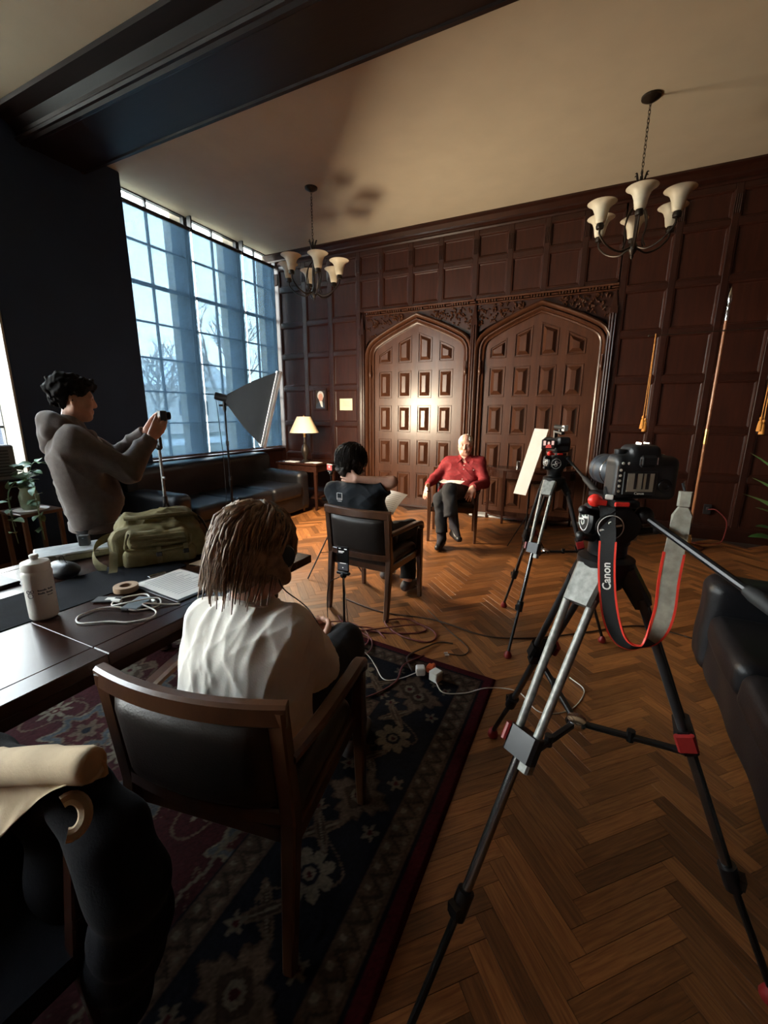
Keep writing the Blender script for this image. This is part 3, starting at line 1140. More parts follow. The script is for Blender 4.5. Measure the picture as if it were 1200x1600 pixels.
def add_hand(S, w, d, pn, k=1.0, curl=.5, spread=.18, thumb=1, th_out=.6):
    """w wrist, d finger direction, pn palm normal (towards palm side), thumb: +1/-1 side"""
    d = nz(d)
    pn = nz(np.array(pn) - d * np.dot(pn, d))
    sd = np.cross(d, pn) * thumb   # towards the thumb side
    kn = w + d * .088 * k
    for o in (-.032, -.012, .010, .030):
        S.rc(w + sd * o * .6 + d * .01, kn + sd * o, .016 * k, .0115 * k, .012)
    L = [.072, .085, .080, .062]
    for i, o in enumerate((.030, .010, -.012, -.032)):
        b = kn + sd * o
        dd = nz(d + sd * spread * (o / .03) * .4)
        l = L[i] * k
        a0 = curl * .55
        p = b
        ang = a0
        for j, fr in enumerate((.46, .30, .24)):
            v = dd * math.cos(ang) + pn * math.sin(ang)
            q = p + v * l * fr
            S.rc(p, q, (.0098 - j * .0008) * k, (.0092 - j * .001) * k, .004)
            p = q
            ang += curl
    tb = w + sd * .026 * k + d * .022 * k
    v1 = nz(d * .75 + sd * th_out + pn * .35)
    t1 = tb + v1 * .042 * k
    v2 = nz(d * .95 + sd * th_out * .35 + pn * .45)
    t2 = t1 + v2 * .032 * k
    t3 = t2 + nz(v2 + pn * .3) * .024 * k
    S.rc(w + sd * .012, tb, .017 * k, .015 * k, .012)
    S.rc(tb, t1, .0135 * k, .0115 * k, .008)
    S.rc(t1, t2, .0112 * k, .0102 * k, .005)
    S.rc(t2, t3, .0102 * k, .008 * k, .004)


def head_locks(mb, H, s_, f_, u_, rad, n, seed, start=(.02, .9), end=(1.5, 2.4), hang=.08, wave=.01, lift=(-.01, .07), r=.003, az=2.75, off=(.02, .022)):
    """tapered locks running over an ellipsoidal head from the crown, azimuth 0 = back of the head"""
    rs = random.Random(seed)
    for i in range(n):
        a = rs.uniform(-az, az)
        t0, t1 = rs.uniform(*start), rs.uniform(*end)
        hg = rs.uniform(0, hang) * (1 if abs(a) < 1.6 else .3)
        da, wv, ph, lf = rs.uniform(-.35, .35), rs.uniform(0, wave), rs.uniform(0, 6), rs.uniform(*lift)
        pl_ = []
        for q in range(9):
            th, aa = t0 + (t1 - t0) * q / 8, a + da * q / 8
            k = 1.03 + lf + .04 * math.sin(5 * a)
            w_ = max(0, (q - 4) / 4)
            loc = s_ * math.sin(aa) * math.sin(th) * rad[0] * k - f_ * (off[0] + math.cos(aa) * math.sin(th) * rad[1] * k) + u_ * (off[1] + math.cos(th) * rad[2] * k)
            loc = loc - u_ * hg * w_ * 1.3 - f_ * .012 * w_ * math.cos(aa) + s_ * wv * math.sin(q * 1.1 + ph) + f_ * wv * math.cos(q * 1.3 + ph)
            pl_.append(tuple(H + loc))
        mb.tube(pl_, [r * (1 - .8 * (j / 8) ** 2) for j in range(9)], 4, False)
    return mb


def strands(mb, roots, rad=.0022, n=7):
    """hair locks: list of polylines"""
    for pl_ in roots:
        m_ = len(pl_)
        mb.tube(pl_, [rad * (1 - .75 * (i / (m_ - 1)) ** 2) for i in range(m_)], 4, False)
    return mb
# ------------------------------------------------------------------ people
M['eye'] = mat('eye', (.03, .02, .018), .15, var=.1)
M['hair_brown'] = mat('brown_hair', (.15, .088, .05), .42, col2=(.36, .23, .14), scale=50, bump=.2, bscale=300)
M['hair_dark'] = mat('dark_brown_hair', (.012, .008, .006), .6, col2=(.03, .018, .012), scale=40, bump=.2, bscale=300, spec=.3)
M['hair_black'] = mat('black_curly_hair', (.004, .0035, .004), .8, col2=(.010, .008, .008), scale=40, spec=.2)
M['hair_white'] = mat('white_hair', (.62, .58, .53), .6, col2=(.8, .77, .72), scale=60)
M['white_tee'] = mat('white_cotton', (.80, .76, .69), .85, var=.03, bump=.12, bscale=220)
M['red_shirt'] = mat('red_cotton', (.20, .006, .010), .8, var=.25, scale=40, bump=.2, bscale=260)
M['hoodie'] = mat('grey_brown_fleece', (.115, .095, .085), .95, var=.15, scale=30, bump=.3, bscale=220, sheen=.2)
M['black_pants'] = mat('black_trousers', (.008, .008, .010), .9, var=.25, bump=.2, bscale=220)
M['navy_pants'] = mat('dark_trousers', (.010, .0105, .013), .9, var=.25, bump=.2, bscale=220)
M['navy_tee'] = mat('navy_black_cotton', (.009, .012, .017), .9, var=.2, bump=.2, bscale=240)
M['sock'] = mat('dark_sock', (.014, .012, .017), .9, var=.2, bump=.3, bscale=300)
M['shoe'] = mat('black_shoe_leather', (.012, .011, .011), .35, var=.2)
M['sneaker'] = mat('grey_sneaker', (.10, .09, .085), .7, var=.3)


def bbox(pts, pad):
    P = np.array(pts)
    return P.min(0) - pad, P.max(0) + pad


def body_mesh(J, h, hands, headk=1.0, ears=True, feet=False):
    pts = [np.array(v) for k_, v in J.items() if k_ not in ('face', 'up', 'chestdir')]
    lo, hi = bbox(pts, .22)
    S = SDF(lo, hi, h)
    g = nz(J['chestdir'])
    for a, b, ra, rb in (('hipL', 'chestL', .085, .08), ('hipR', 'chestR', .085, .08)):
        S.rc(J[a], J[b], ra, rb, .06)
    S.rc(J['chest'], J['pelvis'], .085, .09, .05)
    S.rc(J['chest'], J['neck'], .085, .054, .04)
    S.rc(J['shL'], J['shR'], .05, .05, .04)
    for e in 'LR':
        S.chain([J['sh' + e], J['el' + e], J['wr' + e]], [.046, .040, .027], .03)
        S.chain([J['hip' + e], J['kn' + e], J['an' + e]], [.082, .056, .038], .04)
        if feet:
            S.rc(J['an' + e], J['to' + e], .036, .030, .03)
    up = J.get('up', (0, 0, 1))
    S.rc(J['neck'], np.array(J['head']) + nz(up) * -.05 - nz(J['face']) * .012, .054, .052, .03)
    add_head(S, np.array(J['head']), J['face'], up, headk, ears)
    for hd in hands:
        add_hand(S, **hd)
    return S


def person(name, label, J, h, hands, skin, **kw):
    o = obj(name, body_mesh(J, h, hands, **kw).mesh(), skin, None, True, 180)
    return tag(o, label, 'person')


def garment(name, par, m, lo, hi, h, fn, wr=(.004, 30, 1), stretch=(1, 1, 1), cuts=()):
    S = SDF(lo, hi, h)
    fn(S)
    if wr:
        S.warp(*wr, stretch=stretch)
        S.warp(wr[0] * 1.1, wr[1] * 1.15, wr[2] + 50, stretch, ridge=True)
    for p, n in cuts:
        S.cut(p, n)
    return obj(name, S.mesh(), m, par, True, 180)


def eyes(par, J, k=1.0):
    s, f, u = frame_from(J['face'], J.get('up', (0, 0, 1)))
    for e in (-1, 1):
        c = np.array(J['head']) + (s * e * .031 + f * .0835 + u * .004) * k
        obj('eye', MB().ball(c, (.007, .007, .006), 10, 6), M['eye'], par, True)


def shoe(par, an, to, m, sole=None):
    an, to = np.array(an, float), np.array(to, float)
    d = to - an
    d[2] = 0
    heel = an + nz(d) * -.035
    S = SDF(*bbox([an, to, heel], .12), .006)
    z = min(an[2], to[2])
    S.rc((heel[0], heel[1], to[2] + .012), tuple(to), .040, .036, .02)
    S.rc(an + V3(0, 0, .01), heel + (to - heel) * .6, .044, .036, .03)
    S.cut((0, 0, to[2] - .026), (0, 0, -1))
    return obj('shoe', S.mesh(), m, par, True, 60)


# ================= the man in red, seated before the doors
J = dict(pelvis=V3(-1.49, 5.05, .55), chest=V3(-1.425, 5.10, .86), neck=V3(-1.415, 5.075, 1.0), head=V3(-1.405, 5.03, 1.135), face=V3(.20, -.95, -.10), chestdir=V3(.2, -.97, 0),
         hipL=V3(-1.40, 5.04, .55), hipR=V3(-1.58, 5.0, .55), chestL=V3(-1.31, 5.10, .86), chestR=V3(-1.53, 5.08, .86),
         shL=V3(-1.235, 5.08, .92), shR=V3(-1.60, 5.05, .92), elL=V3(-1.13, 4.97, .70), elR=V3(-1.755, 4.95, .72), wrL=V3(-1.205, 4.70, .685), wrR=V3(-1.765, 4.76, .655),
         knL=V3(-1.415, 4.52, .665), knR=V3(-1.53, 4.53, .55), anL=V3(-1.33, 4.46, .28), anR=V3(-1.475, 4.47, .11), toL=V3(-1.235, 4.34, .165), toR=V3(-1.465, 4.31, .042), up=V3(.06, .05, 1))
p = person('person', 'seated person in red shirt and dark trousers, legs crossed, facing the room', J, .0055,
           [dict(w=J['wrL'], d=(-.25, -.35, -.85), pn=(-.2, .9, -.2), curl=.28, thumb=1), dict(w=J['wrR'], d=(-.12, -.40, -.9), pn=(.5, .75, -.2), curl=.16, thumb=-1)], M['skin2'])
lo, hi = bbox([J['pelvis'], J['shL'], J['shR'], J['wrR'], J['wrL'], J['neck']], .16)


def f(S):
    for e in 'LR':
        S.rc(J['hip' + e], J['chest' + e], .130, .118, .06)
        S.rc(J['sh' + e], J['el' + e], .062, .056, .04)
        S.rc(J['el' + e], J['wr' + e], .058, .042, .02, flat=True)
    S.rc(J['chest'], J['pelvis'], .12, .135, .06)
    S.rc(J['shL'], J['shR'], .062, .062, .05)
    S.rc(J['chest'] + V3(0, .0, .04), J['neck'] + V3(0, 0, -.015), .10, .064, .04)
    # open collar
    S.rc(J['neck'] + V3(.01, -.10, -.065), J['neck'] + V3(.0, 0.02, .09), .030, .064, .01, op='d')


sh = garment('shirt', p, M['red_shirt'], lo, hi, .006, f, (.006, 30, 2), (1, 1, 1.3), [((0, 0, .50), (0, 0, -1))])
cb = MB()
nk = J['neck']
for e in (-1, 1):
    cb.add([nk + V3(e * .062, -.02, .022), nk + V3(e * .018, -.085, -.03), nk + V3(e * .060, -.104, -.08), nk + V3(e * .090, -.05, -.02),
            nk + V3(e * .058, -.02, .017), nk + V3(e * .016, -.082, -.036), nk + V3(e * .058, -.100, -.086), nk + V3(e * .086, -.048, -.026)],
           [(0, 1, 2, 3), (7, 6, 5, 4), (0, 4, 5, 1), (1, 5, 6, 2), (2, 6, 7, 3), (3, 7, 4, 0)])
obj('collar', cb, M['red_shirt'], p)
bt = [(0.01, .93), (.0, .895), (-.005, .85), (-.01, .80), (-.014, .73), (-.018, .67)]
for i, (dx, z) in enumerate(bt):
    obj('button', MB().ball((-1.39 + dx, 4.960 + .012 * abs(z - .85) * 0 - (.012 if z < .8 else 0), z), (.006, .004, .006), 8, 5), M['whiteplastic'], sh, True)
for x in (-1.50, -1.275):
    obj('button', MB().ball((x, 4.962, .845), (.006, .005, .006), 8, 5), M['whiteplastic'], sh, True)
lo, hi = bbox([J[k_] for k_ in ('pelvis', 'hipL', 'hipR', 'knL', 'knR', 'anL', 'anR')], .16)


def f(S):
    S.rc(J['hipL'], J['hipR'], .115, .115, .05)
    S.rc(J['hipR'], J['knR'], .100, .078, .03)
    S.rc(J['knR'], J['anR'] + V3(0, 0, .07), .076, .062, .02, flat=True)
    S.rc(J['hipL'], J['knL'], .100, .082, .03)
    S.rc(J['knL'], J['anL'] + V3(-.04, -.01, .10), .080, .078, .02, flat=True)


garment('trousers', p, M['navy_pants'], lo, hi, .0065, f, (.004, 30, 5))
for e in 'LR':
    S = SDF(*bbox([J['an' + e], J['kn' + e], J['to' + e]], .08), .006)
    S.rc(J['an' + e] + V3(0, 0, -.01), J['an' + e] + (J['kn' + e] - J['an' + e]) * .42, .054, .056, .01)
    S.rc(J['an' + e], J['to' + e] * .8 + J['an' + e] * .2, .046, .030, .02)
    obj('sock', S.mesh(), M['sock'], p, True, 180)
    shoe(p, J['an' + e] + V3(0, 0, -.05), J['to' + e], M['shoe'])
eyes(p, J)
S = SDF(*bbox([J['head']], .17), .005)
s_, f_, u_ = frame_from(J['face'], J['up'])
S.ell(J['head'] - f_ * .016 + u_ * .030, (.086, .100, .092), np.stack([s_, f_, u_]), .01)
S.ell(J['head'] + f_ * .088 - u_ * .008, (.070, .085, .098), np.stack([s_, f_, u_]), .012, 'd')
S.ell(J['head'] + f_ * .045 + u_ * .125, (.042, .06, .045), np.stack([s_, f_, u_]), .02, 'd')
S.warp(.003, 120, 3)
S.cut(J['head'] - u_ * .055, -u_)
obj('hair', S.mesh(), M['hair_white'], p, True, 180)
tag(obj('sheet_of_notes', MB().sheet(lambda u, v: (-1.585 + .25 * u, 4.80 - .16 * v + .02 * u, .722 + .012 * math.sin(u * 2.4) - .012 * v + .035 * max(0, .12 - u) * 4), 6, 4, .0012, (0, 0, 1)), M['paper'], None, True), 'white sheets of notes lying on the lap of the seated person in red', 'paper')

# ================= the interviewer, seen from behind
J = dict(pelvis=V3(-1.53, 2.86, .55), chest=V3(-1.655, 2.85, .83), neck=V3(-1.705, 2.87, .965), head=V3(-1.72, 2.915, 1.115), face=V3(.14, .97, -.22), chestdir=V3(0, 1, 0),
         hipL=V3(-1.63, 2.86, .55), hipR=V3(-1.44, 2.86, .55), chestL=V3(-1.77, 2.85, .80), chestR=V3(-1.545, 2.86, .82),
         shL=V3(-1.865, 2.85, .885), shR=V3(-1.51, 2.89, .895), elL=V3(-1.90, 3.02, .66), elR=V3(-1.375, 2.92, .985), wrL=V3(-1.665, 3.03, .69), wrR=V3(-1.615, 2.80, 1.005),
         knL=V3(-1.66, 3.30, .53), knR=V3(-1.38, 3.30, .53), anL=V3(-1.62, 3.32, .10), anR=V3(-1.335, 3.16, .10), toL=V3(-1.62, 3.46, .042), toR=V3(-1.30, 3.31, .042), up=V3(-.08, .15, 1))
p = person('person', 'person in black t-shirt seen from behind, hand on neck, holding a page', J, .006,
           [dict(w=J['wrL'], d=(.95, .0, .2), pn=(0, -.2, .95), curl=.5, thumb=-1), dict(w=J['wrR'], d=(-.98, -.06, .12), pn=(-.1, .95, 0), curl=.35, thumb=-1)], M['skin'])


def f(S):
    for e in 'LR':
        S.rc(J['hip' + e], J['chest' + e], .122, .118, .06)
    S.rc(J['chest'], J['pelvis'], .12, .13, .06)
    S.rc(J['shL'], J['shR'], .074, .074, .05)
    S.rc(J['chest'] + V3(0, 0, .04), J['neck'], .10, .064, .04)
    S.rc(J['shL'], J['shL'] + (J['elL'] - J['shL']) * .72, .07, .072, .03, flat=True)
    S.rc(J['shR'], J['shR'] + (J['elR'] - J['shR']) * .62, .068, .072, .03, flat=True)


lo, hi = bbox([J[k_] for k_ in ('pelvis', 'hipL', 'hipR', 'shL', 'shR', 'elL', 'elR', 'neck')], .16)
sh = garment('t_shirt', p, M['navy_tee'], lo, hi, .007, f, (.004, 32, 8), (1, 1, 1.2), [((0, 0, .50), (0, 0, -1))])
em = MB()
ec = V3(-1.735, 2.733, .872)
for a, b in (((-.022, -.026), (-.022, .026)), ((.022, -.026), (.022, .026)), ((-.022, .026), (.022, .026)), ((-.022, -.026), (.022, -.026)), ((-.016, -.016), (.016, -.016)), ((-.02, -.038), (.02, -.038))):
    em.bar(ec + V3(a[0], .006 * 0, a[1]), ec + V3(b[0], 0, b[1]), .004, .004)
obj('emblem', em, M['paper'], sh)
lo, hi = bbox([J[k_] for k_ in ('pelvis', 'hipL', 'hipR', 'knL', 'knR', 'anL', 'anR')], .16)


def f(S):
    S.rc(J['hipL'], J['hipR'], .115, .115, .05)
    for e in 'LR':
        S.rc(J['hip' + e], J['kn' + e], .10, .076, .03)
        S.rc(J['kn' + e], J['an' + e] + V3(0, 0, .02), .074, .062, .02, flat=True)


garment('trousers', p, M['black_pants'], lo, hi, .008, f, (.004, 30, 15))
for e in 'LR':
    sho = shoe(p, J['an' + e] + V3(0, 0, -.035), J['to' + e], M['sneaker'])
    a_, b_ = J['an' + e], J['to' + e]
    m_ = a_ * .5 + b_ * .5
    obj('shoe_stripe', MB().tube(smooth_path([m_ + V3(.044, -.03, -.022), m_ + V3(.046, .02, -.036), m_ + V3(.042, .07, -.012)], 4), [.006] * 8 + [.002], 6), M['paper'], sho)
S = SDF(*bbox([J['head']], .2), .005)
s_, f_, u_ = frame_from(J['face'], J['up'])
R_ = np.stack([s_, f_, u_])
S.ell(J['head'] - f_ * .018 + u_ * .03, (.112, .122, .112), R_, .01)
S.ell(J['head'] - f_ * .03 - u_ * .04, (.108, .095, .07), R_, .04)
S.rc(J['head'] - f_ * .07 - u_ * .02, J['head'] - f_ * .065 - u_ * .085, .065, .05, .04)
S.ell(J['head'] + f_ * .10 - u_ * .03, (.085, .09, .11), R_, .015, 'd')
S.warp(.008, 60, 4)
S.warp(.004, 150, 5)
hr = obj('hair', S.mesh(), M['hair_dark'], p, True, 180)
obj('hair_locks', head_locks(MB(), J['head'], s_, f_, u_, (.112, .124, .114), 420, 9, start=(.0, 1.0), end=(1.3, 2.2), hang=.03, wave=.014, lift=(-.02, .06), r=.006, off=(.018, .03)), M['hair_dark'], p, True, 180)

pc = [Vector(c_) for c_ in ((-1.563, 3.03, 0.695), (-1.357, 2.9, 0.734), (-1.287, 3.02, 0.876), (-1.575, 3.22, 0.861))]
t = thing('interview_page', 'white printed page held out by the person in black', 'paper', tuple((pc[0] + pc[1] + pc[2] + pc[3]) / 4))
pnr = (pc[1] - pc[0]).cross(pc[3] - pc[0]).normalized()


def page_pt(u, v, lift=0.0):
    q_ = (pc[0] * (1 - u) + pc[1] * u) * (1 - v) + (pc[3] * (1 - u) + pc[2] * u) * v
    return tuple(q_ + pnr * (.012 * math.sin(PI * u) + .010 * math.sin(PI * v) + lift))


m_, N_, L_, P_ = nmat('thin_white_paper')
d_, tr_, mx_ = N_.new('ShaderNodeBsdfDiffuse'), N_.new('ShaderNodeBsdfTranslucent'), N_.new('ShaderNodeMixShader')
d_.inputs[0].default_value = tr_.inputs[0].default_value = (.86, .84, .80, 1)
mx_.inputs[0].default_value = .4
L_.new(d_.outputs[0], mx_.inputs[1])
L_.new(tr_.outputs[0], mx_.inputs[2])
L_.new(mx_.outputs[0], N_['Material Output'].inputs[0])
M['thinpaper'] = m_
obj('page', MB().sheet(page_pt, 6, 8, .0012, tuple(pnr)), M['thinpaper'], t, True, 60, world=True)
M['greyink0'] = mat('faint_grey_ink', (.45, .44, .43), .8, var=.1)
ln = MB()
for i in range(9):
    v0 = .14 + i * .085
    for j in range(5):
        u0, u1 = .14 + .144 * j, .14 + .144 * (j + 1)
        ln.add([page_pt(u0, v0, .0006), page_pt(u1, v0, .0006), page_pt(u1, v0 + .018, .0006), page_pt(u0, v0 + .018, .0006)], [(0, 1, 2, 3)])
obj('printed_lines', ln, M['greyink0'], t, world=True)

# ================= the man at the table in the white t-shirt
J = dict(pelvis=V3(-.895, .84, .55), chest=V3(-.885, .86, .79), neck=V3(-.885, .885, .935), head=V3(-.870, .915, 1.105), face=V3(.20, .92, -.34), chestdir=V3(-.18, .98, 0),
         hipL=V3(-.985, .83, .55), hipR=V3(-.81, .86, .55), chestL=V3(-.985, .845, .765), chestR=V3(-.80, .88, .775),
         shL=V3(-1.015, .85, .862), shR=V3(-.762, .905, .872), elL=V3(-1.07, 1.02, .64), elR=V3(-.765, 1.045, .655), wrL=V3(-1.02, 1.26, .60), wrR=V3(-.885, 1.25, .60),
         knL=V3(-1.10, 1.30, .55), knR=V3(-.86, 1.36, .56), anL=V3(-1.10, 1.33, .10), anR=V3(-.85, 1.40, .10), toL=V3(-1.12, 1.46, .042), toR=V3(-.86, 1.54, .042), up=V3(-.05, .28, .95))
p = person('person', 'person in white t-shirt with headphones seated beside the long table', J, .006,
           [dict(w=J['wrL'], d=(.3, .9, .15), pn=(.9, -.2, 0), curl=.6, thumb=1), dict(w=J['wrR'], d=(-.25, .9, .2), pn=(-.9, -.2, 0), curl=.6, thumb=-1)], M['skin'])


def f(S):
    for e in 'LR':
        S.rc(J['hip' + e], J['chest' + e], .125, .112, .06)
    S.rc(J['chest'], J['pelvis'], .115, .13, .06)
    S.rc(J['shL'], J['shR'], .074, .074, .05)
    S.rc(J['chest'] + V3(0, 0, .04), J['neck'], .10, .066, .05)
    S.rc(J['shL'], J['shL'] + (J['elL'] - J['shL']) * .97, .074, .080, .014, flat=True)
    S.rc(J['shR'], J['shR'] + (J['elR'] - J['shR']) * .97, .074, .082, .014, flat=True)


lo, hi = bbox([J[k_] for k_ in ('pelvis', 'hipL', 'hipR', 'shL', 'shR', 'elL', 'elR', 'neck')], .17)
S = SDF(lo, hi, .0055)
f(S)
S.warp(.003, 15, 21, (1.5, 1.5, .7))
S.warp(.0060, 20, 23, (1.5, 1.3, .8), ridge=True)
S.warp(.0036, 40, 24, (1.4, 1.3, .8), ridge=True)
S.cut((0, 0, .50), (0, 0, -1))
sh = obj('t_shirt', S.mesh(), M['white_tee'], p, True, 180)
nk = J['neck']
obj('collar_band', MB().tube([tuple(nk + V3(.072 * math.cos(a), -.004 + .062 * math.sin(a), .012 - .028 * math.sin(a))) for a in np.linspace(0, 2 * PI, 25)], .007, 6, False), M['white_tee'], sh, True)
lo, hi = bbox([J[k_] for k_ in ('pelvis', 'hipL', 'hipR', 'knL', 'knR', 'anL', 'anR')], .17)


def f(S):
    S.rc(J['hipL'], J['hipR'], .125, .125, .05)
    for e in 'LR':
        S.rc(J['hip' + e], J['kn' + e], .108, .085, .03)
        S.rc(J['kn' + e], J['an' + e] + V3(0, 0, .02), .082, .066, .02, flat=True)


garment('trousers', p, M['black_pants'], lo, hi, .009, f, (.004, 28, 25))
for e in 'LR':
    shoe(p, J['an' + e] + V3(0, 0, -.035), J['to' + e], M['sneaker'])
# long layered hair
s_, f_, u_ = frame_from(J['face'], J['up'])
R_ = np.stack([s_, f_, u_])
H = J['head']
S = SDF(*bbox([H], .25), .006)
S.ell(H - f_ * .018 + u_ * .022, (.093, .108, .100), R_, .01)
S.ell(H - f_ * .042 - u_ * .03 + s_ * 0, (.096, .078, .08), R_, .04)
S.rc(H - f_ * .058 - u_ * .05 - s_ * .045, H - f_ * .068 - u_ * .105 - s_ * .045, .046, .026, .03)
S.rc(H - f_ * .058 - u_ * .05 + s_ * .035, H - f_ * .066 - u_ * .100 + s_ * .035, .046, .026, .03)
S.rc(H - f_ * .01 + s_ * .085, H + f_ * .03 + s_ * .085 - u_ * .06, .038, .028, .03)
S.rc(H - f_ * .01 - s_ * .085, H + f_ * .02 - s_ * .085 - u_ * .06, .038, .028, .03)
S.ell(H + f_ * .115 - u_ * .03, (.075, .07, .10), R_, .015, 'd')
S.warp(.006, 60, 31, (1, 1, .35))
S.warp(.005, 40, 33, (1, 1, .5), ridge=True)
hr = obj('hair', S.mesh(), M['hair_brown'], p, True, 180)
hl = MB()
head_locks(hl, H, s_, f_, u_, (.101, .116, .107), 700, 5, hang=.085, wave=.012, r=.0026)
head_locks(hl, H, s_, f_, u_, (.100, .115, .106), 260, 6, start=(.05, .7), end=(1.7, 2.45), hang=.10, wave=.016, r=.0072)
obj('hair_locks', hl, M['hair_brown'], p, True, 180)
# headphones (worn: a thing of its own)
t = thing('headphones', 'black over-ear headphones worn by the person in the white t-shirt', 'headphones', tuple(H))
pts = [H + s_ * (.112 * math.cos(a)) + u_ * (.022 + .122 * math.sin(a)) - f_ * .005 for a in np.linspace(-.05, PI + .05, 21)]
hb = MB().loft(pts, .026, .007, up=lambda i: tuple(np.array(pts[i]) - H), ch=.002)
obj('headband', hb, M['blackplastic'], t, True, 40, world=True)
for e in (-1, 1):
    c = H + s_ * e * .098 - u_ * .012 + f_ * .012
    obj('ear_cup', MB().lathe([(.001, .024), (.03, .022), (.037, .012), (.038, 0), (.034, -.012), (.02, -.014)], 16, tuple(c), tuple(s_ * e)), M['blackplastic'], t, True, world=True)
    obj('cushion', MB().lathe([(.018, -.020), (.030, -.022), (.036, -.014), (.03, -.008)], 16, tuple(c), tuple(s_ * e)), M['leather'], t, True, world=True)
obj('cord', MB().tube(smooth_path([tuple(H + s_ * .105 - u_ * .045), tuple(H + s_ * .10 + f_ * .03 - u_ * .10), (-.80, 1.06, .86), (-.80, 1.15, .70), (-.90, 1.25, .60)], 6), .002, 5), M['rubber'], t, True, world=True)

# ================= the man standing with a small camera
g = nz((.42, .907, 0))
sd = V3(g[1], -g[0], 0)
B0 = V3(-2.84, 1.50, 0)


def q(r, f_, z):
    return B0 + sd * r + g * f_ + V3(0, 0, z)


J = dict(pelvis=q(0, .02, .92), chest=q(0, -.02, 1.24), neck=q(0, -.005, 1.405), head=q(0, .035, 1.572), face=g + V3(0, 0, -.08), chestdir=g,
         hipL=q(-.095, .02, .90), hipR=q(.095, .02, .90), chestL=q(-.11, -.01, 1.22), chestR=q(.11, -.01, 1.22), shL=q(-.175, -.01, 1.335), shR=q(.175, -.01, 1.325),
         elL=q(-.20, .23, 1.18), elR=q(.17, .24, 1.145), wrL=q(-.06, .415, 1.37), wrR=q(.06, .42, 1.345), knL=q(-.10, .03, .49), knR=q(.10, .03, .49), anL=q(-.10, -.02, .09), anR=q(.10, -.02, .09),
         toL=q(-.12, .14, .042), toR=q(.12, .14, .042))
p = person('person', 'standing person in grey-brown hoodie filming with a small camera by the pier', J, .006,
           [dict(w=J['wrL'], d=(g + V3(0, 0, 1.1)), pn=tuple(sd), curl=.55, thumb=1, th_out=.3), dict(w=J['wrR'], d=(g * .7 + V3(0, 0, 1.1)), pn=tuple(-sd), curl=.62, thumb=-1, th_out=.3)], M['skin'])


def f(S):
    for e in 'LR':
        S.rc(J['hip' + e] + V3(0, 0, -.03), J['chest' + e], .112, .112, .06)
        S.rc(J['sh' + e], J['el' + e], .074, .070, .04)
        S.rc(J['el' + e], J['wr' + e] - nz(J['wr' + e] - J['el' + e]) * .015, .070, .048, .02, flat=True)
    S.rc(J['chest'], J['pelvis'] + g * .03, .115, .125, .06)
    S.rc(q(0, .08, 1.0), q(0, .07, .92), .12, .12, .06)
    S.rc(J['shL'], J['shR'], .076, .076, .05)
    S.rc(J['chest'] + V3(0, 0, .04), J['neck'], .11, .075, .05)


lo, hi = bbox([J[k_] for k_ in ('pelvis', 'hipL', 'hipR', 'shL', 'shR', 'elL', 'elR', 'neck', 'wrL', 'wrR')], .2)
hd = garment('hoodie', p, M['hoodie'], lo, hi, .007, f, (.011, 15, 41), (1, 1, .75), [((0, 0, .80), (0, 0, -1))])
S = SDF(*bbox([J['neck']], .25), .007)
ring = [J['neck'] + sd * (.095 * math.cos(a)) + g * (.098 * math.sin(a) - .002) + V3(0, 0, .000 - .05 * math.sin(a)) for a in np.linspace(0, 2 * PI, 15)]
S.chain(ring, [.030 + .018 * max(0, -math.sin(a)) for a in np.linspace(0, 2 * PI, 15)], .02)
S.rc(J['neck'] - g * .115 + V3(0, 0, .01), J['neck'] - g * .115 + V3(0, 0, -.11), .034, .045, .04)
S.rc(J['neck'] - g * .11 + sd * .06 + V3(0, 0, -.02), J['neck'] - g * .11 - sd * .06 + V3(0, 0, -.02), .04, .04, .04)
S.warp(.005, 40, 9)
obj('hood', S.mesh(), M['hoodie'], hd, True, 180)
hem = [J['pelvis'] + g * .035 + sd * (.195 * math.cos(a)) + g * (.142 * math.sin(a)) + V3(0, 0, -.115) for a in np.linspace(0, 2 * PI, 31)]
hm = MB().loft(hem[:-1], .02, .055, ch=.006, closed=True)
obj('waistband', hm, M['hoodie'], hd, True, 50)
for e in (-1, 1):
    obj('drawstring', MB().tube(smooth_path([J['neck'] + g * .11 + sd * e * .03 + V3(0, 0, -.03), J['neck'] + g * .15 + sd * e * .035 + V3(0, 0, -.10), J['neck'] + g * .155 + sd * e * .03 + V3(0, 0, -.18)], 5), .0035, 6), M['paper'], hd, True)


def f(S):
    S.rc(J['hipL'] + V3(0, 0, -.06), J['hipR'] + V3(0, 0, -.06), .090, .090, .04)
    for e in 'LR':
        S.rc(J['hip' + e] + V3(0, 0, -.05), J['kn' + e], .088, .08, .03)
        S.rc(J['kn' + e], J['an' + e] + V3(0, 0, .0), .078, .075, .02, flat=True)


lo, hi = bbox([J[k_] for k_ in ('pelvis', 'hipL', 'hipR', 'knL', 'knR', 'anL', 'anR')], .17)
garment('trousers', p, M['navy_pants'], lo, hi, .010, f, (.004, 26, 45))
for e in 'LR':
    shoe(p, J['an' + e] + V3(0, 0, -.03), J['to' + e], M['sneaker'])
eyes(p, J)
s_, f_, u_ = frame_from(J['face'])
R_ = np.stack([s_, f_, u_])
H = J['head']
S = SDF(*bbox([H], .2), .005)
S.ell(H - f_ * .022 + u_ * .042, (.096, .112, .10), R_, .01)
S.ell(H + f_ * .055 + u_ * .085, (.075, .055, .045), R_, .03)
S.ell(H + f_ * .085 - u_ * .025, (.09, .075, .088), R_, .012, 'd')
S.ell(H - u_ * .022 - f_ * .004, (.13, .030, .050), R_, .01, 'd')
S.warp(.011, 75, 6)
S.warp(.005, 170, 7)
S.cut(H - u_ * .075, -u_)
obj('hair', S.mesh(), M['hair_black'], p, True, 180)
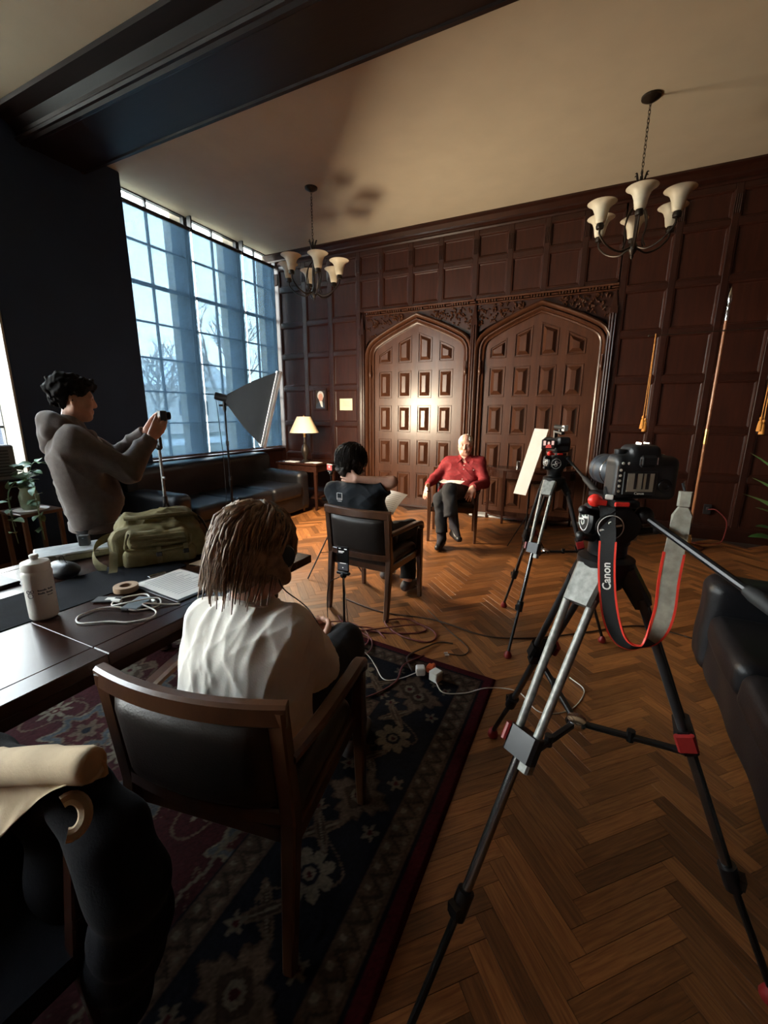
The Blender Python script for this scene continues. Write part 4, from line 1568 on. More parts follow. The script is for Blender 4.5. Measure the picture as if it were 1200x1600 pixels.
# the small camera in his hands
c = q(0, .50, 1.475)
t = thing('handheld_camera', 'small black camera held up in both hands by the standing person', 'camera', tuple(c), math.atan2(g[1], g[0]) - PI / 2)
obj('body', MB().box(-.058, .058, -.02, .02, -.034, .034, .006), M['blackplastic'], t)
obj('lens', MB().lathe([(.024, 0), (.026, .004), (.026, .03), (.022, .034), (.018, .03)], 16, (0, .02, 0), (0, 1, 0)), M['blackmetal'], t, True)
obj('screen', MB().box(-.038, .036, -.0215, -.0195, -.026, .026), M['leather'], t)
# ------------------------------------------------------------------ patterned rug (pile colour stored per vertex)
def rug():
    st_ = .0068
    xs = np.arange(-2.75, -.365, st_)
    ys = np.arange(-.9, 2.235, st_)
    X, Y = np.meshgrid(xs, ys)
    s = xs[-1] - X            # distance from the edge beside the tripods
    t_ = ys[-1] - Y           # distance from the far edge
    d = np.minimum(s, t_)
    al = np.where(s < t_, Y, X) + .031 * 0
    navy, red, tan, cream, brown, slate = (np.array(c) for c in ((.010, .011, .020), (.085, .010, .014), (.16, .105, .07), (.30, .245, .175), (.085, .05, .034), (.10, .11, .12)))
    C = np.zeros(X.shape + (3,))
    C[:] = red

    def put(m, c):
        C[m] = c

    def tri(a, p):
        return np.abs(((a / p) % 1) - .5) * 2

    field = d > .625
    # ---- field: lattice of palmettes, scrolls and small flowers on dark red
    put(field, np.array((.062, .010, .013)))
    px, py = .56, .74
    for ox, oy, kind in ((0, 0, 0), (.28, .37, 1), (.28, 0, 2), (0, .37, 3)):
        fx_ = ((X + ox + .1) % px) - px / 2
        fy_ = ((Y + oy + .22) % py) - py / 2
        fx_ = np.abs(fx_)
        r = np.hypot(fx_, fy_)
        a = np.arctan2(fy_, fx_)
        if kind == 0:
            R = .15 + .028 * np.cos(8 * a) + .012 * np.cos(16 * a)
            put(field & (r < R), slate * .9)
            put(field & (np.abs(r - R) < .008), cream * .7)
            put(field & (r < R * .68), np.array((.07, .012, .014)))
            put(field & (np.abs(r - R * .68) < .006), tan)
            R2 = .055 + .016 * np.cos(6 * a)
            put(field & (r < R2), tan)
            put(field & (r < .02), navy)
        elif kind == 1:
            R = .12 + .03 * np.cos(5 * a + 1.57) + .012 * np.sin(11 * a)
            put(field & (r < R), tan * 1.05)
            put(field & (r < R * .72), brown)
            put(field & (r < R * .42), cream * .75)
            put(field & (r < .014), red)
        elif kind == 2:
            R = .055 + .022 * np.cos(8 * a)
            put(field & (r < R), cream * .8)
            put(field & (r < .022), red)
            put(field & (r < .010), cream)
            g_ = np.abs(r - .115 - .03 * np.sin(3 * a)) < .006
            put(field & g_, tan * .9)
        else:
            R = .06 + .03 * np.cos(4 * a)
            put(field & (r < R), slate)
            put(field & (np.abs(r - R) < .006), cream * .7)
            put(field & (r < .018), tan)
            lf = np.hypot((fx_ - .12) / 1.0, (fy_ - .03 - (fx_ - .12) * 1.2) / .45) < .05
            put(field & lf, tan * .8)
    w_ = np.sin(X * 23 + 2.2 * np.sin(Y * 9)) * np.cos(Y * 17 + 1.7 * np.sin(X * 11))
    put(field & (np.abs(w_ - .55) < .03), tan * .75)
    # stepped medallion edge inside the field
    put(field & (np.abs(d - .655 - .02 * tri(al, .16)) < .007), cream * .55)

    # ---- guard bands with zigzags
    for a0, a1 in ((.072, .172), (.512, .615)):
        b = (d >= a0) & (d < a1)
        put(b, brown * 1.25)
        w = (a1 - a0)
        e = (d - a0) / w
        z = tri(al, .074)
        put(b & (np.abs(e - .18 - .64 * z) < .10), tan * .35)
        put(b & (np.abs(e - .12 - .40 * z) < .05), tan)
        z2 = tri(al + .037, .074)
        put(b & (e < .42) & (z2 < .55) & (e > .12) & (e < .12 + .35 * (1 - z2)), tan * 1.15)
        put(b & (e > .60) & (z < .5) & (e < .93), tan * .8)
        put(b & (e > .68) & (z < .25) & (e < .86), cream * .8)
        put(b & (e > .2) & (e < .34) & (z > .82), cream * .75)
    for a0, a1 in ((.060, .072), (.172, .184), (.500, .512), (.615, .625)):
        put((d >= a0) & (d < a1), navy * .8)
    # ---- main border, navy with rosettes, palmettes and curled leaves
    b = (d >= .184) & (d < .500)
    put(b, navy)
    e = d - .342
    per = .66
    q_ = ((al + .12) % per) - per / 2
    r = np.hypot(e, q_)
    a = np.arctan2(q_, e)
    R = .050 + .040 * np.abs(np.cos(4 * a)) ** .6
    put(b & (r < R), cream * .85)
    put(b & (r < .035), navy * 1.4)
    put(b & (r < .022), cream)
    put(b & (r < .010), red)
    q2 = ((al + .12 + per / 2) % per) - per / 2
    sx, sq = np.abs(q2), e
    R = .10 + .022 * np.cos(4 * np.arctan2(q2, e)) + .012 * np.cos(12 * np.arctan2(q2, e))
    r2 = np.hypot(e, q2)
    put(b & (r2 < R), tan * 1.1)
    put(b & (np.abs(r2 - R) < .006), brown)
    put(b & (r2 < .062) & ((np.abs(e) + np.abs(q2)) < .07), brown * .9)
    put(b & (r2 < .03), cream * .8)
    put(b & (r2 < .014), red)
    for sg in (-1, 1):
        for eg in (-1, 1):
            u = q_ * sg - .145
            v = e * eg - .055 * sg * eg * sg
            lf = np.hypot(u / 1.0, (v - u * .9) / .42)
            put(b & (lf < .070), tan)
            put(b & (lf < .046), brown * .8)
            put(b & (np.abs(v - u * .9) < .005) & (lf < .06), cream * .8)
            fl = np.hypot(q_ * sg - .215, e * eg - .115)
            fa = np.arctan2(e * eg - .115, q_ * sg - .215)
            put(b & (fl < .026 + .010 * np.cos(5 * fa)), cream * .65)
            put(b & (fl < .010), red)
    vine = np.abs(e - .105 * np.sin(al * 2 * PI / .33)) < .0055
    put(b & vine & (r > .09) & (r2 > .12), tan * .9)
    put(d < .060, np.array((.10, .008, .014)))
    C *= (1 + .16 * rng.standard_normal(C.shape[:2])[..., None]).clip(.6, 1.5)
    ab = .9 + .16 * np.sin(Y * 31 + np.sin(X * 7)) * np.sin(Y * 13)
    C *= ab[..., None] * .42
    # geometry: slightly wavy, far edge skewed as it lies
    k = np.clip((Y + .9) / 3.1, 0, 1) ** 2
    Yg = Y + k * (xs[-1] - X) * .085
    Xg = X + (Y - 1.4) * -.012
    Z = .0105 + .0016 * np.sin(X * 9 + Y * 5) + .0009 * rng.standard_normal(X.shape) * (d > .06)
    edge = np.minimum(d / .012, 1)
    Z = .002 + (Z - .002) * edge
    nv, nu = X.shape
    me = bpy.data.meshes.new('patterned_rug')
    idx = np.arange(nu * nv).reshape(nv, nu)
    F = np.stack([idx[:-1, :-1], idx[:-1, 1:], idx[1:, 1:], idx[1:, :-1]], -1).reshape(-1, 4)
    me.vertices.add(nu * nv)
    me.vertices.foreach_set('co', np.stack([Xg, Yg, Z], -1).reshape(-1))
    me.loops.add(F.size)
    me.loops.foreach_set('vertex_index', F.reshape(-1))
    me.polygons.add(len(F))
    me.polygons.foreach_set('loop_start', np.arange(0, F.size, 4))
    me.polygons.foreach_set('loop_total', np.full(len(F), 4))
    me.update()
    at_ = me.color_attributes.new('pile', 'FLOAT_COLOR', 'POINT')
    at_.data.foreach_set('color', np.concatenate([C.reshape(-1, 3).clip(0, 1), np.ones((nu * nv, 1))], 1).reshape(-1))
    m, N, L, P = nmat('wool_pile')
    a_ = N.new('ShaderNodeVertexColor')
    a_.layer_name = 'pile'
    L.new(a_.outputs[0], P.inputs['Base Color'])
    P.inputs['Roughness'].default_value = .95
    P.inputs['Specular IOR Level'].default_value = .1
    o = link('patterned_rug', me, m)
    tag(o, 'dark patterned wool rug with red edge under the table and chair', 'rug')


rug()
# ------------------------------------------------------------------ armchairs
def make_chair(label, wood, leath):
    t = thing('armchair', label, 'chair', group='wooden armchairs with leather backs')
    bow = lambda x: -.035 * (1 - (x / .255) ** 2)
    for s in (-1, 1):
        lg = MB()
        lg.bar((s * .255, -.285, 0), (s * .255, -.235, .46), .034, .034, (0, 1, 0), .044, .046, .005)
        lg.bar((s * .255, -.235, .455), (s * .255, -.272, .815), .044, .046, (0, 1, 0), .046, .036, .005)
        obj('leg', lg, wood, t)
        lf = MB().bar((s * .275, .262, 0), (s * .272, .245, .42), .032, .032, (0, 1, 0), .046, .046, .005)
        lf.bar((s * .272, .245, .415), (s * .280, .235, .60), .046, .046, (0, 1, 0), .038, .038, .005)
        obj('leg', lf, wood, t)
        pts = smooth_path([(s * .262, -.245, .655), (s * .285, -.10, .662), (s * .298, .08, .668), (s * .295, .20, .655), (s * .284, .245, .605)], 5)
        am = MB().loft(pts, .046, .030, ch=.008)
        obj('armrest', am, wood, t, True, 40)
    xs = np.linspace(-.278, .278, 25)
    tr = MB().loft([(a, -.272 + bow(a), .80) for a in xs], .036, .062, ch=.008)
    obj('top_rail', tr, wood, t, True, 30)
    lr = MB().loft([(a, -.240 + bow(a) * .8, .475) for a in xs * .9], .03, .05, ch=.006)
    obj('lower_rail', lr, wood, t, True, 30)
    bk = MB()

    def sheet_pt(u, v, side):
        x = -.232 + .464 * u
        z = .495 + .28 * v
        y0 = -.240 + (-.030) * v + bow(x)
        e = min(u, 1 - u) * 2
        ev = min(v, 1 - v) * 2
        puff = .030 * (min(1, e * 5) ** .5) * (min(1, ev * 4) ** .5)
        return (x, y0 + side * puff, z)
    bk.grid(lambda u, v: sheet_pt(u, v, -1), 18, 14)
    bk.grid(lambda u, v: sheet_pt(1 - u, v, 1), 18, 14)
    obj('backrest', bk, leath, t, True, 180)
    S = SDF((-.3, -.3, .36), (.3, .33, .52), .01)
    S.rc((-.20, -.19, .435), (.20, -.19, .435), .045, .045, .02)
    for y in np.linspace(-.19, .21, 9):
        S.rc((-.205, y, .435), (.205, y, .435), .045, .045, .03)
    obj('seat', S.mesh(), leath, t, True, 180)
    fr = MB().box(-.262, .262, -.235, -.205, .36, .42, .005).box(-.262, .262, .225, .255, .36, .42, .005)
    fr.box(-.268, -.238, -.22, .24, .362, .418, .005).box(.238, .268, -.22, .24, .362, .418, .005)
    obj('seat_frame', fr, wood, t)
    return t


ch = make_chair('walnut armchair with dark leather back, under the person in the white t-shirt', M['chairwood'], M['brownleather'])
ch.location = (-.905, .885, .012)
ch.rotation_euler[2] = math.radians(10.5)
c2 = copy_tree(ch)
c2.location = (-1.495, 2.875, 0)
c2.rotation_euler[2] = math.radians(-3)
c2['label'] = 'dark armchair on the bare parquet, under the person in black'
c3 = copy_tree(ch)
c3.location = (-1.507, 4.968, 0)
c3.rotation_euler[2] = math.radians(195)
c3['label'] = 'wooden armchair before the arched doors, under the person in red'


# ------------------------------------------------------------------ sofas
def cushion(S, x0, x1, y0, y1, z0, z1, r, k=.015):
    nx, ny = 6, 6
    c = [(x0 + r, x1 - r), (y0 + r, y1 - r), (z0 + r, z1 - r)]
    sl, P = S._sub((x0, y0, z0), (x1, y1, z1), .05)
    ctr = np.array([(a + b) / 2 for a, b in c], np.float32)
    hf = np.array([max(0, (b - a) / 2) for a, b in c], np.float32)
    q_ = np.abs(P - ctr) - hf
    d = np.sqrt((np.maximum(q_, 0) ** 2).sum(-1)) + np.minimum(q_.max(-1), 0) - r
    S._mix(sl, d.astype(np.float32), k)


def soft(name, boxes, m, par, h=.012, wr=(.004, 16, 3), k=.015):
    lo = np.min([(b[0], b[2], b[4]) for b in boxes], 0) - .04
    hi = np.max([(b[1], b[3], b[5]) for b in boxes], 0) + .04
    S = SDF(lo, hi, h)
    for b in boxes:
        cushion(S, *b[:6], b[6], k)
    S.warp(*wr)
    return obj(name, S.mesh(), m, par, True, 180, world=True)


t = thing('leather_sofa', 'long black leather sofa under the tall windows', 'sofa', (-4.42, 4.1, 0))
soft('base', [(-4.93, -3.90, 2.95, 5.28, .06, .30, .03)], M['leather'], t)
soft('backrest', [(-4.955, -4.60, 2.95, 5.28, .25, .885, .09)], M['leather'], t)
for i in range(3):
    a = 3.16 + i * .643
    soft('seat_cushion', [(-4.72, -3.86, a, a + .638, .27, .47, .06)], M['leather'], t, wr=(.006, 14, i))
soft('arm', [(-4.95, -3.88, 5.06, 5.30, .06, .64, .085)], M['leather'], t, wr=(.004, 16, 8))
soft('arm', [(-4.95, -3.88, 2.93, 3.17, .06, .64, .085)], M['leather'], t, wr=(.004, 16, 9))
for x, y in ((-4.87, 3.0), (-3.98, 3.0), (-4.87, 5.22), (-3.98, 5.22)):
    obj('foot', MB().bar((x, y, 0), (x, y, .085), .04, .04, (0, 1, 0), .055, .055, .004), M['chairwood'], t, world=True)

t = thing('leather_sofa', 'black leather sofa at the picture edge beside the tripod', 'sofa', (1.1, 1.9, 0))
soft('base', [(.68, 1.62, .75, 2.98, .05, .30, .03)], M['leather'], t)
soft('backrest', [(1.32, 1.72, .75, 2.98, .22, .86, .09)], M['leather'], t)
for i in range(3):
    a = .96 + i * .602
    soft('seat_cushion', [(.655, 1.38, a, a + .598, .26, .44, .06)], M['leather'], t, wr=(.007, 13, i + 4))
soft('arm', [(.645, 1.66, 2.76, 3.0, .05, .60, .075)], M['leather'], t, wr=(.004, 16, 18))
soft('arm', [(.645, 1.66, .73, .97, .05, .60, .075)], M['leather'], t, wr=(.004, 16, 19))
for x, y in ((.75, .85), (1.58, .85), (.75, 2.88), (1.58, 2.88)):
    obj('foot', MB().bar((x, y, 0), (x, y, .07), .04, .04, (0, 1, 0), .055, .055, .004), M['chairwood'], t, world=True)

# ------------------------------------------------------------------ long table and its contents
TX0, TX1, TY0, TY1, TZ = -2.50, -1.30, -.95, 1.76, .762
t = thing('long_table', 'long dark mahogany table reflecting the blue window light', 'table', (-1.9, .4, 0))
for a, b in ((TY0, .6895), (.6905, TY1)):
    obj('table_leaf', MB().box(TX0 + .07, TX1 - .085, a + (.07 if a == TY0 else 0), b - (.07 if b == TY1 else 0), TZ - .035, TZ, .0015), M['tablewood'], t, world=True)
ed = MB()
for a, b, c, d in ((TX1 - .083, TX1, TY0, .6893), (TX1 - .083, TX1, .6907, TY1), (TX0, TX0 + .068, TY0, TY1), (TX0 + .068, TX1 - .083, TY0, TY0 + .068), (TX0 + .068, TX1 - .083, TY1 - .068, TY1)):
    ed.box(a, b, c, d, TZ - .042, TZ + .0005, .003)
obj('edge_band', ed, M['tablewood'], t, world=True)
obj('apron', MB().box(TX0 + .12, TX1 - .12, TY0 + .12, TY0 + .15, TZ - .15, TZ - .03).box(TX0 + .12, TX1 - .12, TY1 - .15, TY1 - .12, TZ - .15, TZ - .03)
    .box(TX0 + .12, TX0 + .15, TY0 + .12, TY1 - .12, TZ - .15, TZ - .03).box(TX1 - .15, TX1 - .12, TY0 + .12, TY1 - .12, TZ - .15, TZ - .03), M['tablewood'], t, world=True)
for x in (TX0 + .15, TX1 - .16):
    for y in (TY0 + .16, TY1 - .17):
        obj('leg', MB().lathe([(.03, .012), (.042, .03), (.032, .06), (.045, .2), (.05, .45), (.036, .52), (.052, .56), (.052, .66), (.052, TZ - .03)], 14, (x, y, 0)), M['tablewood'], t, True, world=True)

M['runner'] = mat('dark_runner_cloth', (.006, .007, .010), .95, var=.3, bump=.3, bscale=200, spec=.1)
tag(obj('table_runner', MB().sheet(lambda u, v: (-2.08 + .32 * u + .015 * math.sin(v * 9), -.8 + 2.15 * v, TZ + .0035 + .001 * math.sin(u * 9 + v * 20)), 6, 30, .0025, (0, 0, 1)), M['runner'], None, True), 'dark cloth runner lying along the long table', 'table runner')

# water bottle
bx, by = -1.752, .735
t = thing('water_bottle', 'white plastic sports bottle with printed lettering on the table', 'bottle', (bx, by, TZ + .005))
bl = [(.030, 0), (.040, .002), (.044, .008), (.0445, .05), (.0445, .155), (.0455, .163), (.046, .172), (.043, .182), (.0405, .186)]
obj('body', MB().lathe(bl, 32), M['whiteplastic'], t, True, 50)
obj('lid', MB().lathe([(.0425, .183), (.0435, .186), (.0435, .205), (.041, .212), (.026, .218), (.012, .220), (.0115, .226), (.014, .228), (.014, .236), (.011, .239), (.001, .239)], 28), M['whiteplastic'], t, True, 40)


def text_mesh(body, size, extrude=.0003):
    c = bpy.data.curves.new('lettering', 'FONT')
    c.body = body
    c.size = size
    c.extrude = extrude
    c.align_x = 'CENTER'
    c.align_y = 'CENTER'
    c.resolution_u = 3
    c.offset = size * .02
    o = bpy.data.objects.new('lettering_tmp', c)
    COL.objects.link(o)
    bpy.context.view_layer.update()
    me = bpy.data.meshes.new_from_object(o.evaluated_get(bpy.context.evaluated_depsgraph_get()))
    bpy.data.objects.remove(o)
    mb = MB()
    V = np.empty(len(me.vertices) * 3)
    me.vertices.foreach_get('co', V)
    mb.add(V.reshape(-1, 3), [tuple(p_.vertices) for p_ in me.polygons])
    return mb


def wrap_cyl(mb, r, a0, z0):
    """bend flat text (x right, y up) round a vertical cylinder, facing angle a0"""
    v = mb.v[0]
    ang = a0 + v[:, 0] / r
    mb.v = [np.stack([np.cos(ang) * (r + v[:, 2]), np.sin(ang) * (r + v[:, 2]), z0 + v[:, 1]], 1)]
    return mb


av = math.atan2(-by, -bx)
lt = MB()
for zz, words in ((.112, ((-.026, .000, .0055), (.004, .022, .0055))), (.1005, ((-.026, -.006, .0055), (-.002, .022, .0055))), (.091, ((.000, .020, .0030),))):
    for x0, x1, hh in words:
        n_ = max(2, int((x1 - x0) / .0035))
        for k in range(n_):
            xa = x0 + (x1 - x0) * k / n_
            xb = xa + (x1 - x0) / n_ * .82
            h2 = hh * (1.25 if k in (0, n_ - 2) else .9)
            pts = [(av + .42 + xx / .0447, zq) for xx, zq in ((xa, zz), (xb, zz), (xb, zz + h2), (xa, zz + h2))]
            lt.add([(.0449 * math.cos(q1), .0449 * math.sin(q1), q2) for q1, q2 in pts], [(0, 1, 2, 3)])
obj('lettering', lt, M['print'], t)
lg = MB()
for z, x, r_ in ((.112, -.010, .006), (.114, .004, .005), (.098, -.004, .009)):
    pts = [(x + r_ * math.cos(a), z + r_ * math.sin(a)) for a in np.linspace(0, 2 * PI, 13)]
    lg.tube([((.0449) * math.cos(av - .62 + px / .0447), .0449 * math.sin(av - .62 + px / .0447), pz) for px, pz in pts], .0009, 4, False)
obj('emblem', lg, M['print'], t)

# clipboard with printed page
t = thing('clipboard', 'black clipboard with a printed white page on the table', 'clipboard', (-1.585, 1.172, TZ + .001), math.radians(-4))
obj('board', MB().box(-.165, .175, -.125, .12, 0, .004, .002), M['blackplastic'], t)
obj('clip', MB().box(-.172, -.150, -.04, .04, .004, .014, .003), M['chrome'], t)
pg = obj('page', MB().sheet(lambda u, v: (-.147 + .30 * u, -.112 + .216 * v, .0065 + .002 * math.sin(u * 5)), 6, 3, .0015, (0, 0, 1)), M['paper'], t)
ln = MB()
for i in range(13):
    x = -.115 + i * .019
    ln.box(x, x + .0035, -.085, .06 + .025 * math.sin(i * 2.1), .0095, .0098)
M['greyink'] = mat('grey_ink', (.36, .35, .35), .8, var=.1)
obj('printed_lines', ln, M['greyink'], t)
# tape roll, power bank, tag, cable, flyer
t = thing('tape_roll', 'roll of tan masking tape lying beside the clipboard', 'tape roll', (-1.715, 1.018, TZ + .0045))
M['tan'] = mat('tan_tape', (.38, .25, .15), .7, var=.1)
M['tan2'] = mat('cardboard_core', (.25, .16, .10), .8, var=.1)
obj('tape', MB().lathe([(.024, 0), (.046, 0), (.047, .002), (.047, .021), (.046, .023), (.024, .023), (.024, 0)], 28, close=False), M['tan'], t, True, 40)
obj('core', MB().lathe([(.021, .001), (.0235, .001), (.0235, .022), (.021, .022), (.021, .001)], 24, close=False), M['tan2'], t, True, 40)
M['slate'] = mat('slate_blue_plastic', (.17, .20, .23), .4, var=.1)
t = thing('power_bank', 'flat slate-grey power bank within the loop of white cable', 'power bank', (-1.545, .955, TZ + .001), math.radians(20))
obj('body', MB().box(-.035, .035, -.055, .055, 0, .012, .004), M['slate'], t)
obj('port', MB().box(-.006, .006, -.056, -.054, .004, .008), M['blackmetal'], t)
t = thing('key_fob', 'small black card holder with a white label beside the tape roll', 'card holder', (-1.69, .925, TZ + .0035), math.radians(30))
obj('holder', MB().box(-.05, .05, -.025, .025, 0, .006, .002), M['blackplastic'], t)
obj('label_strip', MB().box(-.005, .026, -.012, .010, .006, .0065), M['paper'], t)
z = TZ + .0055
cb_ = smooth_path([(-1.53, 1.0, z), (-1.60, 1.02, z + .004), (-1.655, .945, z), (-1.62, .90, z), (-1.56, .93, z + .014), (-1.50, 1.005, z + .014), (-1.46, .98, z), (-1.50, .915, z), (-1.58, .895, z + .004), (-1.635, .86, z), (-1.64, .79, z),
                   (-1.58, .76, z), (-1.50, .815, z), (-1.43, .845, z), (-1.395, .905, z), (-1.43, .945, z), (-1.50, .945, z + .014), (-1.435, 1.005, z), (-1.40, 1.03, z)], 7)
t = thing('charging_cable', 'white charging cable looped on the long table', 'cable', (-1.55, .9, TZ))
obj('cord', MB().tube(cb_, .0032, 7), M['whiteplastic'], t, True, 180, world=True)
for a, b in (((-1.53, 1.0, z), (-1.50, .995, z)), ((-1.66, .925, z + .003), (-1.62, .935, z + .003))):
    obj('plug', MB().tube([a, b], .008, 8), M['whiteplastic'], t, True, world=True)
M['kraft'] = mat('tan_flyer', (.50, .42, .30), .7, var=.1, scale=20)
tag(obj('flyer', MB().sheet(lambda u, v: (-1.75 + .26 * u, 1.36 + .2 * v + .04 * u, TZ + .004 + .003 * u * v), 4, 4, .0012, (0, 0, 1)), M['kraft']), 'tan printed flyer on the table behind the clipboard', 'flyer')

# clear plastic case
M['clear'] = mat('cloudy_plastic', (.42, .45, .46), .25, var=.25, scale=14)
t = thing('storage_case', 'cloudy plastic organiser case near the far side of the table', 'case', (-2.385, 1.21, TZ), math.radians(66))
obj('tray', MB().box(-.19, .19, -.095, .095, .001, .03, .006), M['clear'], t)
obj('lid', MB().box(-.193, .193, -.098, .098, .031, .045, .006), M['clear'], t)
for x in (-.09, .09):
    obj('latch', MB().box(x - .02, x + .02, -.103, -.094, .018, .040, .003), M['clear'], t)
t = thing('battery_charger', 'small black charger block standing on the plastic case', 'charger', (-2.385, 1.235, TZ + .0455), math.radians(40))
obj('body', MB().box(-.025, .025, -.015, .015, 0, .055, .004), M['blackplastic'], t)
obj('light', MB().box(-.004, .004, -.0165, -.0145, .04, .044), M['slate'], t)
t = thing('cable_pouch', 'black rounded pouch with a wire loop behind the white bottle', 'pouch', (-2.14, 1.0, TZ))
S = SDF((-.12, -.12, -.01), (.12, .12, .1), .005)
S.ell((0, 0, .03), (.085, .06, .032), None, .01)
S.rc((-.04, .0, .03), (.04, .0, .03), .035, .035, .02)
S.cut((0, 0, .001), (0, 0, -1))
obj('body', S.mesh(), M['leather'], t, True, 180)
obj('wire_loop', MB().tube(smooth_path([(-.02, 0, .05), (-.015, .0, .085), (.01, 0, .10), (.03, 0, .075), (.05, .01, .045)], 5), .0018, 5), M['blackmetal'], t, True)
tag(obj('notebook', MB().box(-2.46, -2.2, .55, .86, TZ + .0005, TZ + .016, .004), M['leather']), 'black notebook on the table at the picture edge', 'notebook')

# backpack
M['olive'] = mat('olive_canvas', (.115, .096, .034), .85, col2=(.225, .19, .085), scale=14, bump=.35, bscale=220)
M['olive2'] = mat('olive_webbing', (.20, .175, .085), .85, var=.2, scale=40, bump=.3, bscale=260)
ang = math.radians(56)
t = thing('backpack', 'olive canvas backpack slumped on the far end of the table', 'backpack', (-2.02, 1.405, TZ + .004), ang)


def slab(S, x0, x1, y0, y1, z0, z1, r, k=.02):
    cushion(S, x0, x1, y0, y1, z0, z1, r, k)


S = SDF((-.28, -.2, -.02), (.28, .2, .30), .006)
slab(S, -.20, .20, -.13, .13, -.03, .175, .055)
slab(S, -.17, .19, -.03, .14, .08, .225, .05, .04)
S.warp(.010, 22, 3)
S.warp(.008, 26, 9, ridge=True)
S.warp(.004, 55, 8)
S.cut((0, 0, .001), (0, 0, -1))
obj('main_bag', S.mesh(), M['olive'], t, True, 180)
S = SDF((-.26, -.24, -.02), (.26, .06, .26), .006)
slab(S, -.14, .13, -.165, -.06, .075, .165, .03)
S.warp(.006, 34, 5)
obj('front_pocket', S.mesh(), M['olive'], t, True, 180)
S = SDF((-.28, -.26, -.02), (.28, .06, .16), .006)
slab(S, -.17, .16, -.185, -.08, -.02, .085, .035)
S.warp(.006, 34, 6)
S.cut((0, 0, .001), (0, 0, -1))
obj('lower_pocket', S.mesh(), M['olive'], t, True, 180)
for i, zz in enumerate((.10, .122, .144)):
    obj('webbing', MB().bar((-.125, -.168, zz), (.115, -.168, zz), .006, .011, ch=.002), M['olive2'], t)
obj('pocket_piping', MB().tube(smooth_path([(-.13, -.160, .165), (-.146, -.166, .12), (-.135, -.170, .082), (0, -.176, .072), (.13, -.170, .080), (.142, -.160, .13)], 6), .0055, 7), M['olive2'], t, True)
obj('top_piping', MB().tube(smooth_path([(-.14, -.02, .212), (-.05, -.055, .216), (.06, -.05, .216), (.16, -.02, .206), (.205, .03, .16)], 6), .012, 8), M['olive2'], t, True)
for x in (-.02, .10):
    obj('buckle_strap', MB().sheet(lambda u, v, x=x: (x + .022 * u, -.19 - .006 * math.sin(v * 3), .01 + .085 * v), 2, 5, .003, (0, 1, 0)), M['olive2'], t)
    obj('buckle', MB().box(x - .002, x + .024, -.203, -.193, .045, .068, .003), M['blackplastic'], t)
obj('shoulder_strap', MB().sheet(lambda u, v: (-.19 - .10 * math.sin(v * 2.6) + .01 * u, -.02 - .14 * v, .11 * (1 - v) + .008 + .035 * u + .02 * math.sin(v * 5)), 3, 12, .008, (0, .3, 1)), M['olive2'], t, True)
obj('loose_strap', MB().sheet(lambda u, v: (-.215 + .035 * u - .012 * v, -.11 - .10 * v, .075 * (1 - v) + .004 + .012 * math.sin(v * 6)), 2, 10, .004, (0, .2, 1)), M['olive2'], t, True)
obj('side_strap', MB().tube(smooth_path([(.14, .02, .215), (.21, .0, .17), (.25, -.05, .06), (.25, -.08, .008)], 6), .006, 6), M['blackplastic'], t, True)
obj('metal_tag', MB().box(.236, .258, -.068, -.058, .045, .06, .003), M['chrome'], t)

# ------------------------------------------------------------------ chair at the lower left with coats
t = thing('side_chair', 'dark wooden chair at the lower left under a black coat', 'chair', (-1.02, .14, .0125), math.radians(175))
for s in (-1, 1):
    lg = MB().bar((s * .2, -.2, 0), (s * .2, -.17, .45), .034, .034, (0, 1, 0), .042, .042, .004).bar((s * .2, -.17, .445), (s * .2, -.20, .74), .042, .042, (0, 1, 0), .034, .03, .004)
    obj('leg', lg, M['tablewood'], t)
    obj('leg', MB().bar((s * .2, .2, 0), (s * .2, .18, .42), .032, .032, (0, 1, 0), .044, .044, .004), M['tablewood'], t)
obj('top_rail', MB().bar((-.22, -.20, .71), (.22, -.20, .71), .03, .07, ch=.008), M['tablewood'], t)
obj('seat', MB().box(-.23, .23, -.2, .22, .42, .47, .02), M['black_cloth'], t)
S = SDF((-1.45, .02, .1), (-.45, .58, 1.05), .009)
S.chain([(-1.25, .32, .70), (-.98, .34, .74), (-.78, .335, .81)], [.05, .055, .045], .04)
S.chain([(-.78, .335, .81), (-.70, .34, .76), (-.665, .335, .68), (-.69, .33, .56), (-.76, .34, .42), (-.80, .35, .25)], [.045, .055, .062, .065, .06, .05], .04)
S.chain([(-.95, .35, .74), (-.92, .37, .55), (-.95, .37, .28)], [.055, .08, .07], .06)
S.chain([(-1.20, .34, .70), (-1.16, .37, .55), (-1.15, .37, .28)], [.05, .08, .06], .06)
S.warp(.008, 18, 12)
t2 = obj('black_coat', S.mesh(), M['black_cloth'], None, True, 180)
tag(t2, 'black coat hanging over the chair at the lower left', 'coat')
M['tan_cloth'] = mat('tan_canvas_jacket', (.42, .32, .20), .85, var=.1, scale=20, bump=.25, bscale=200)


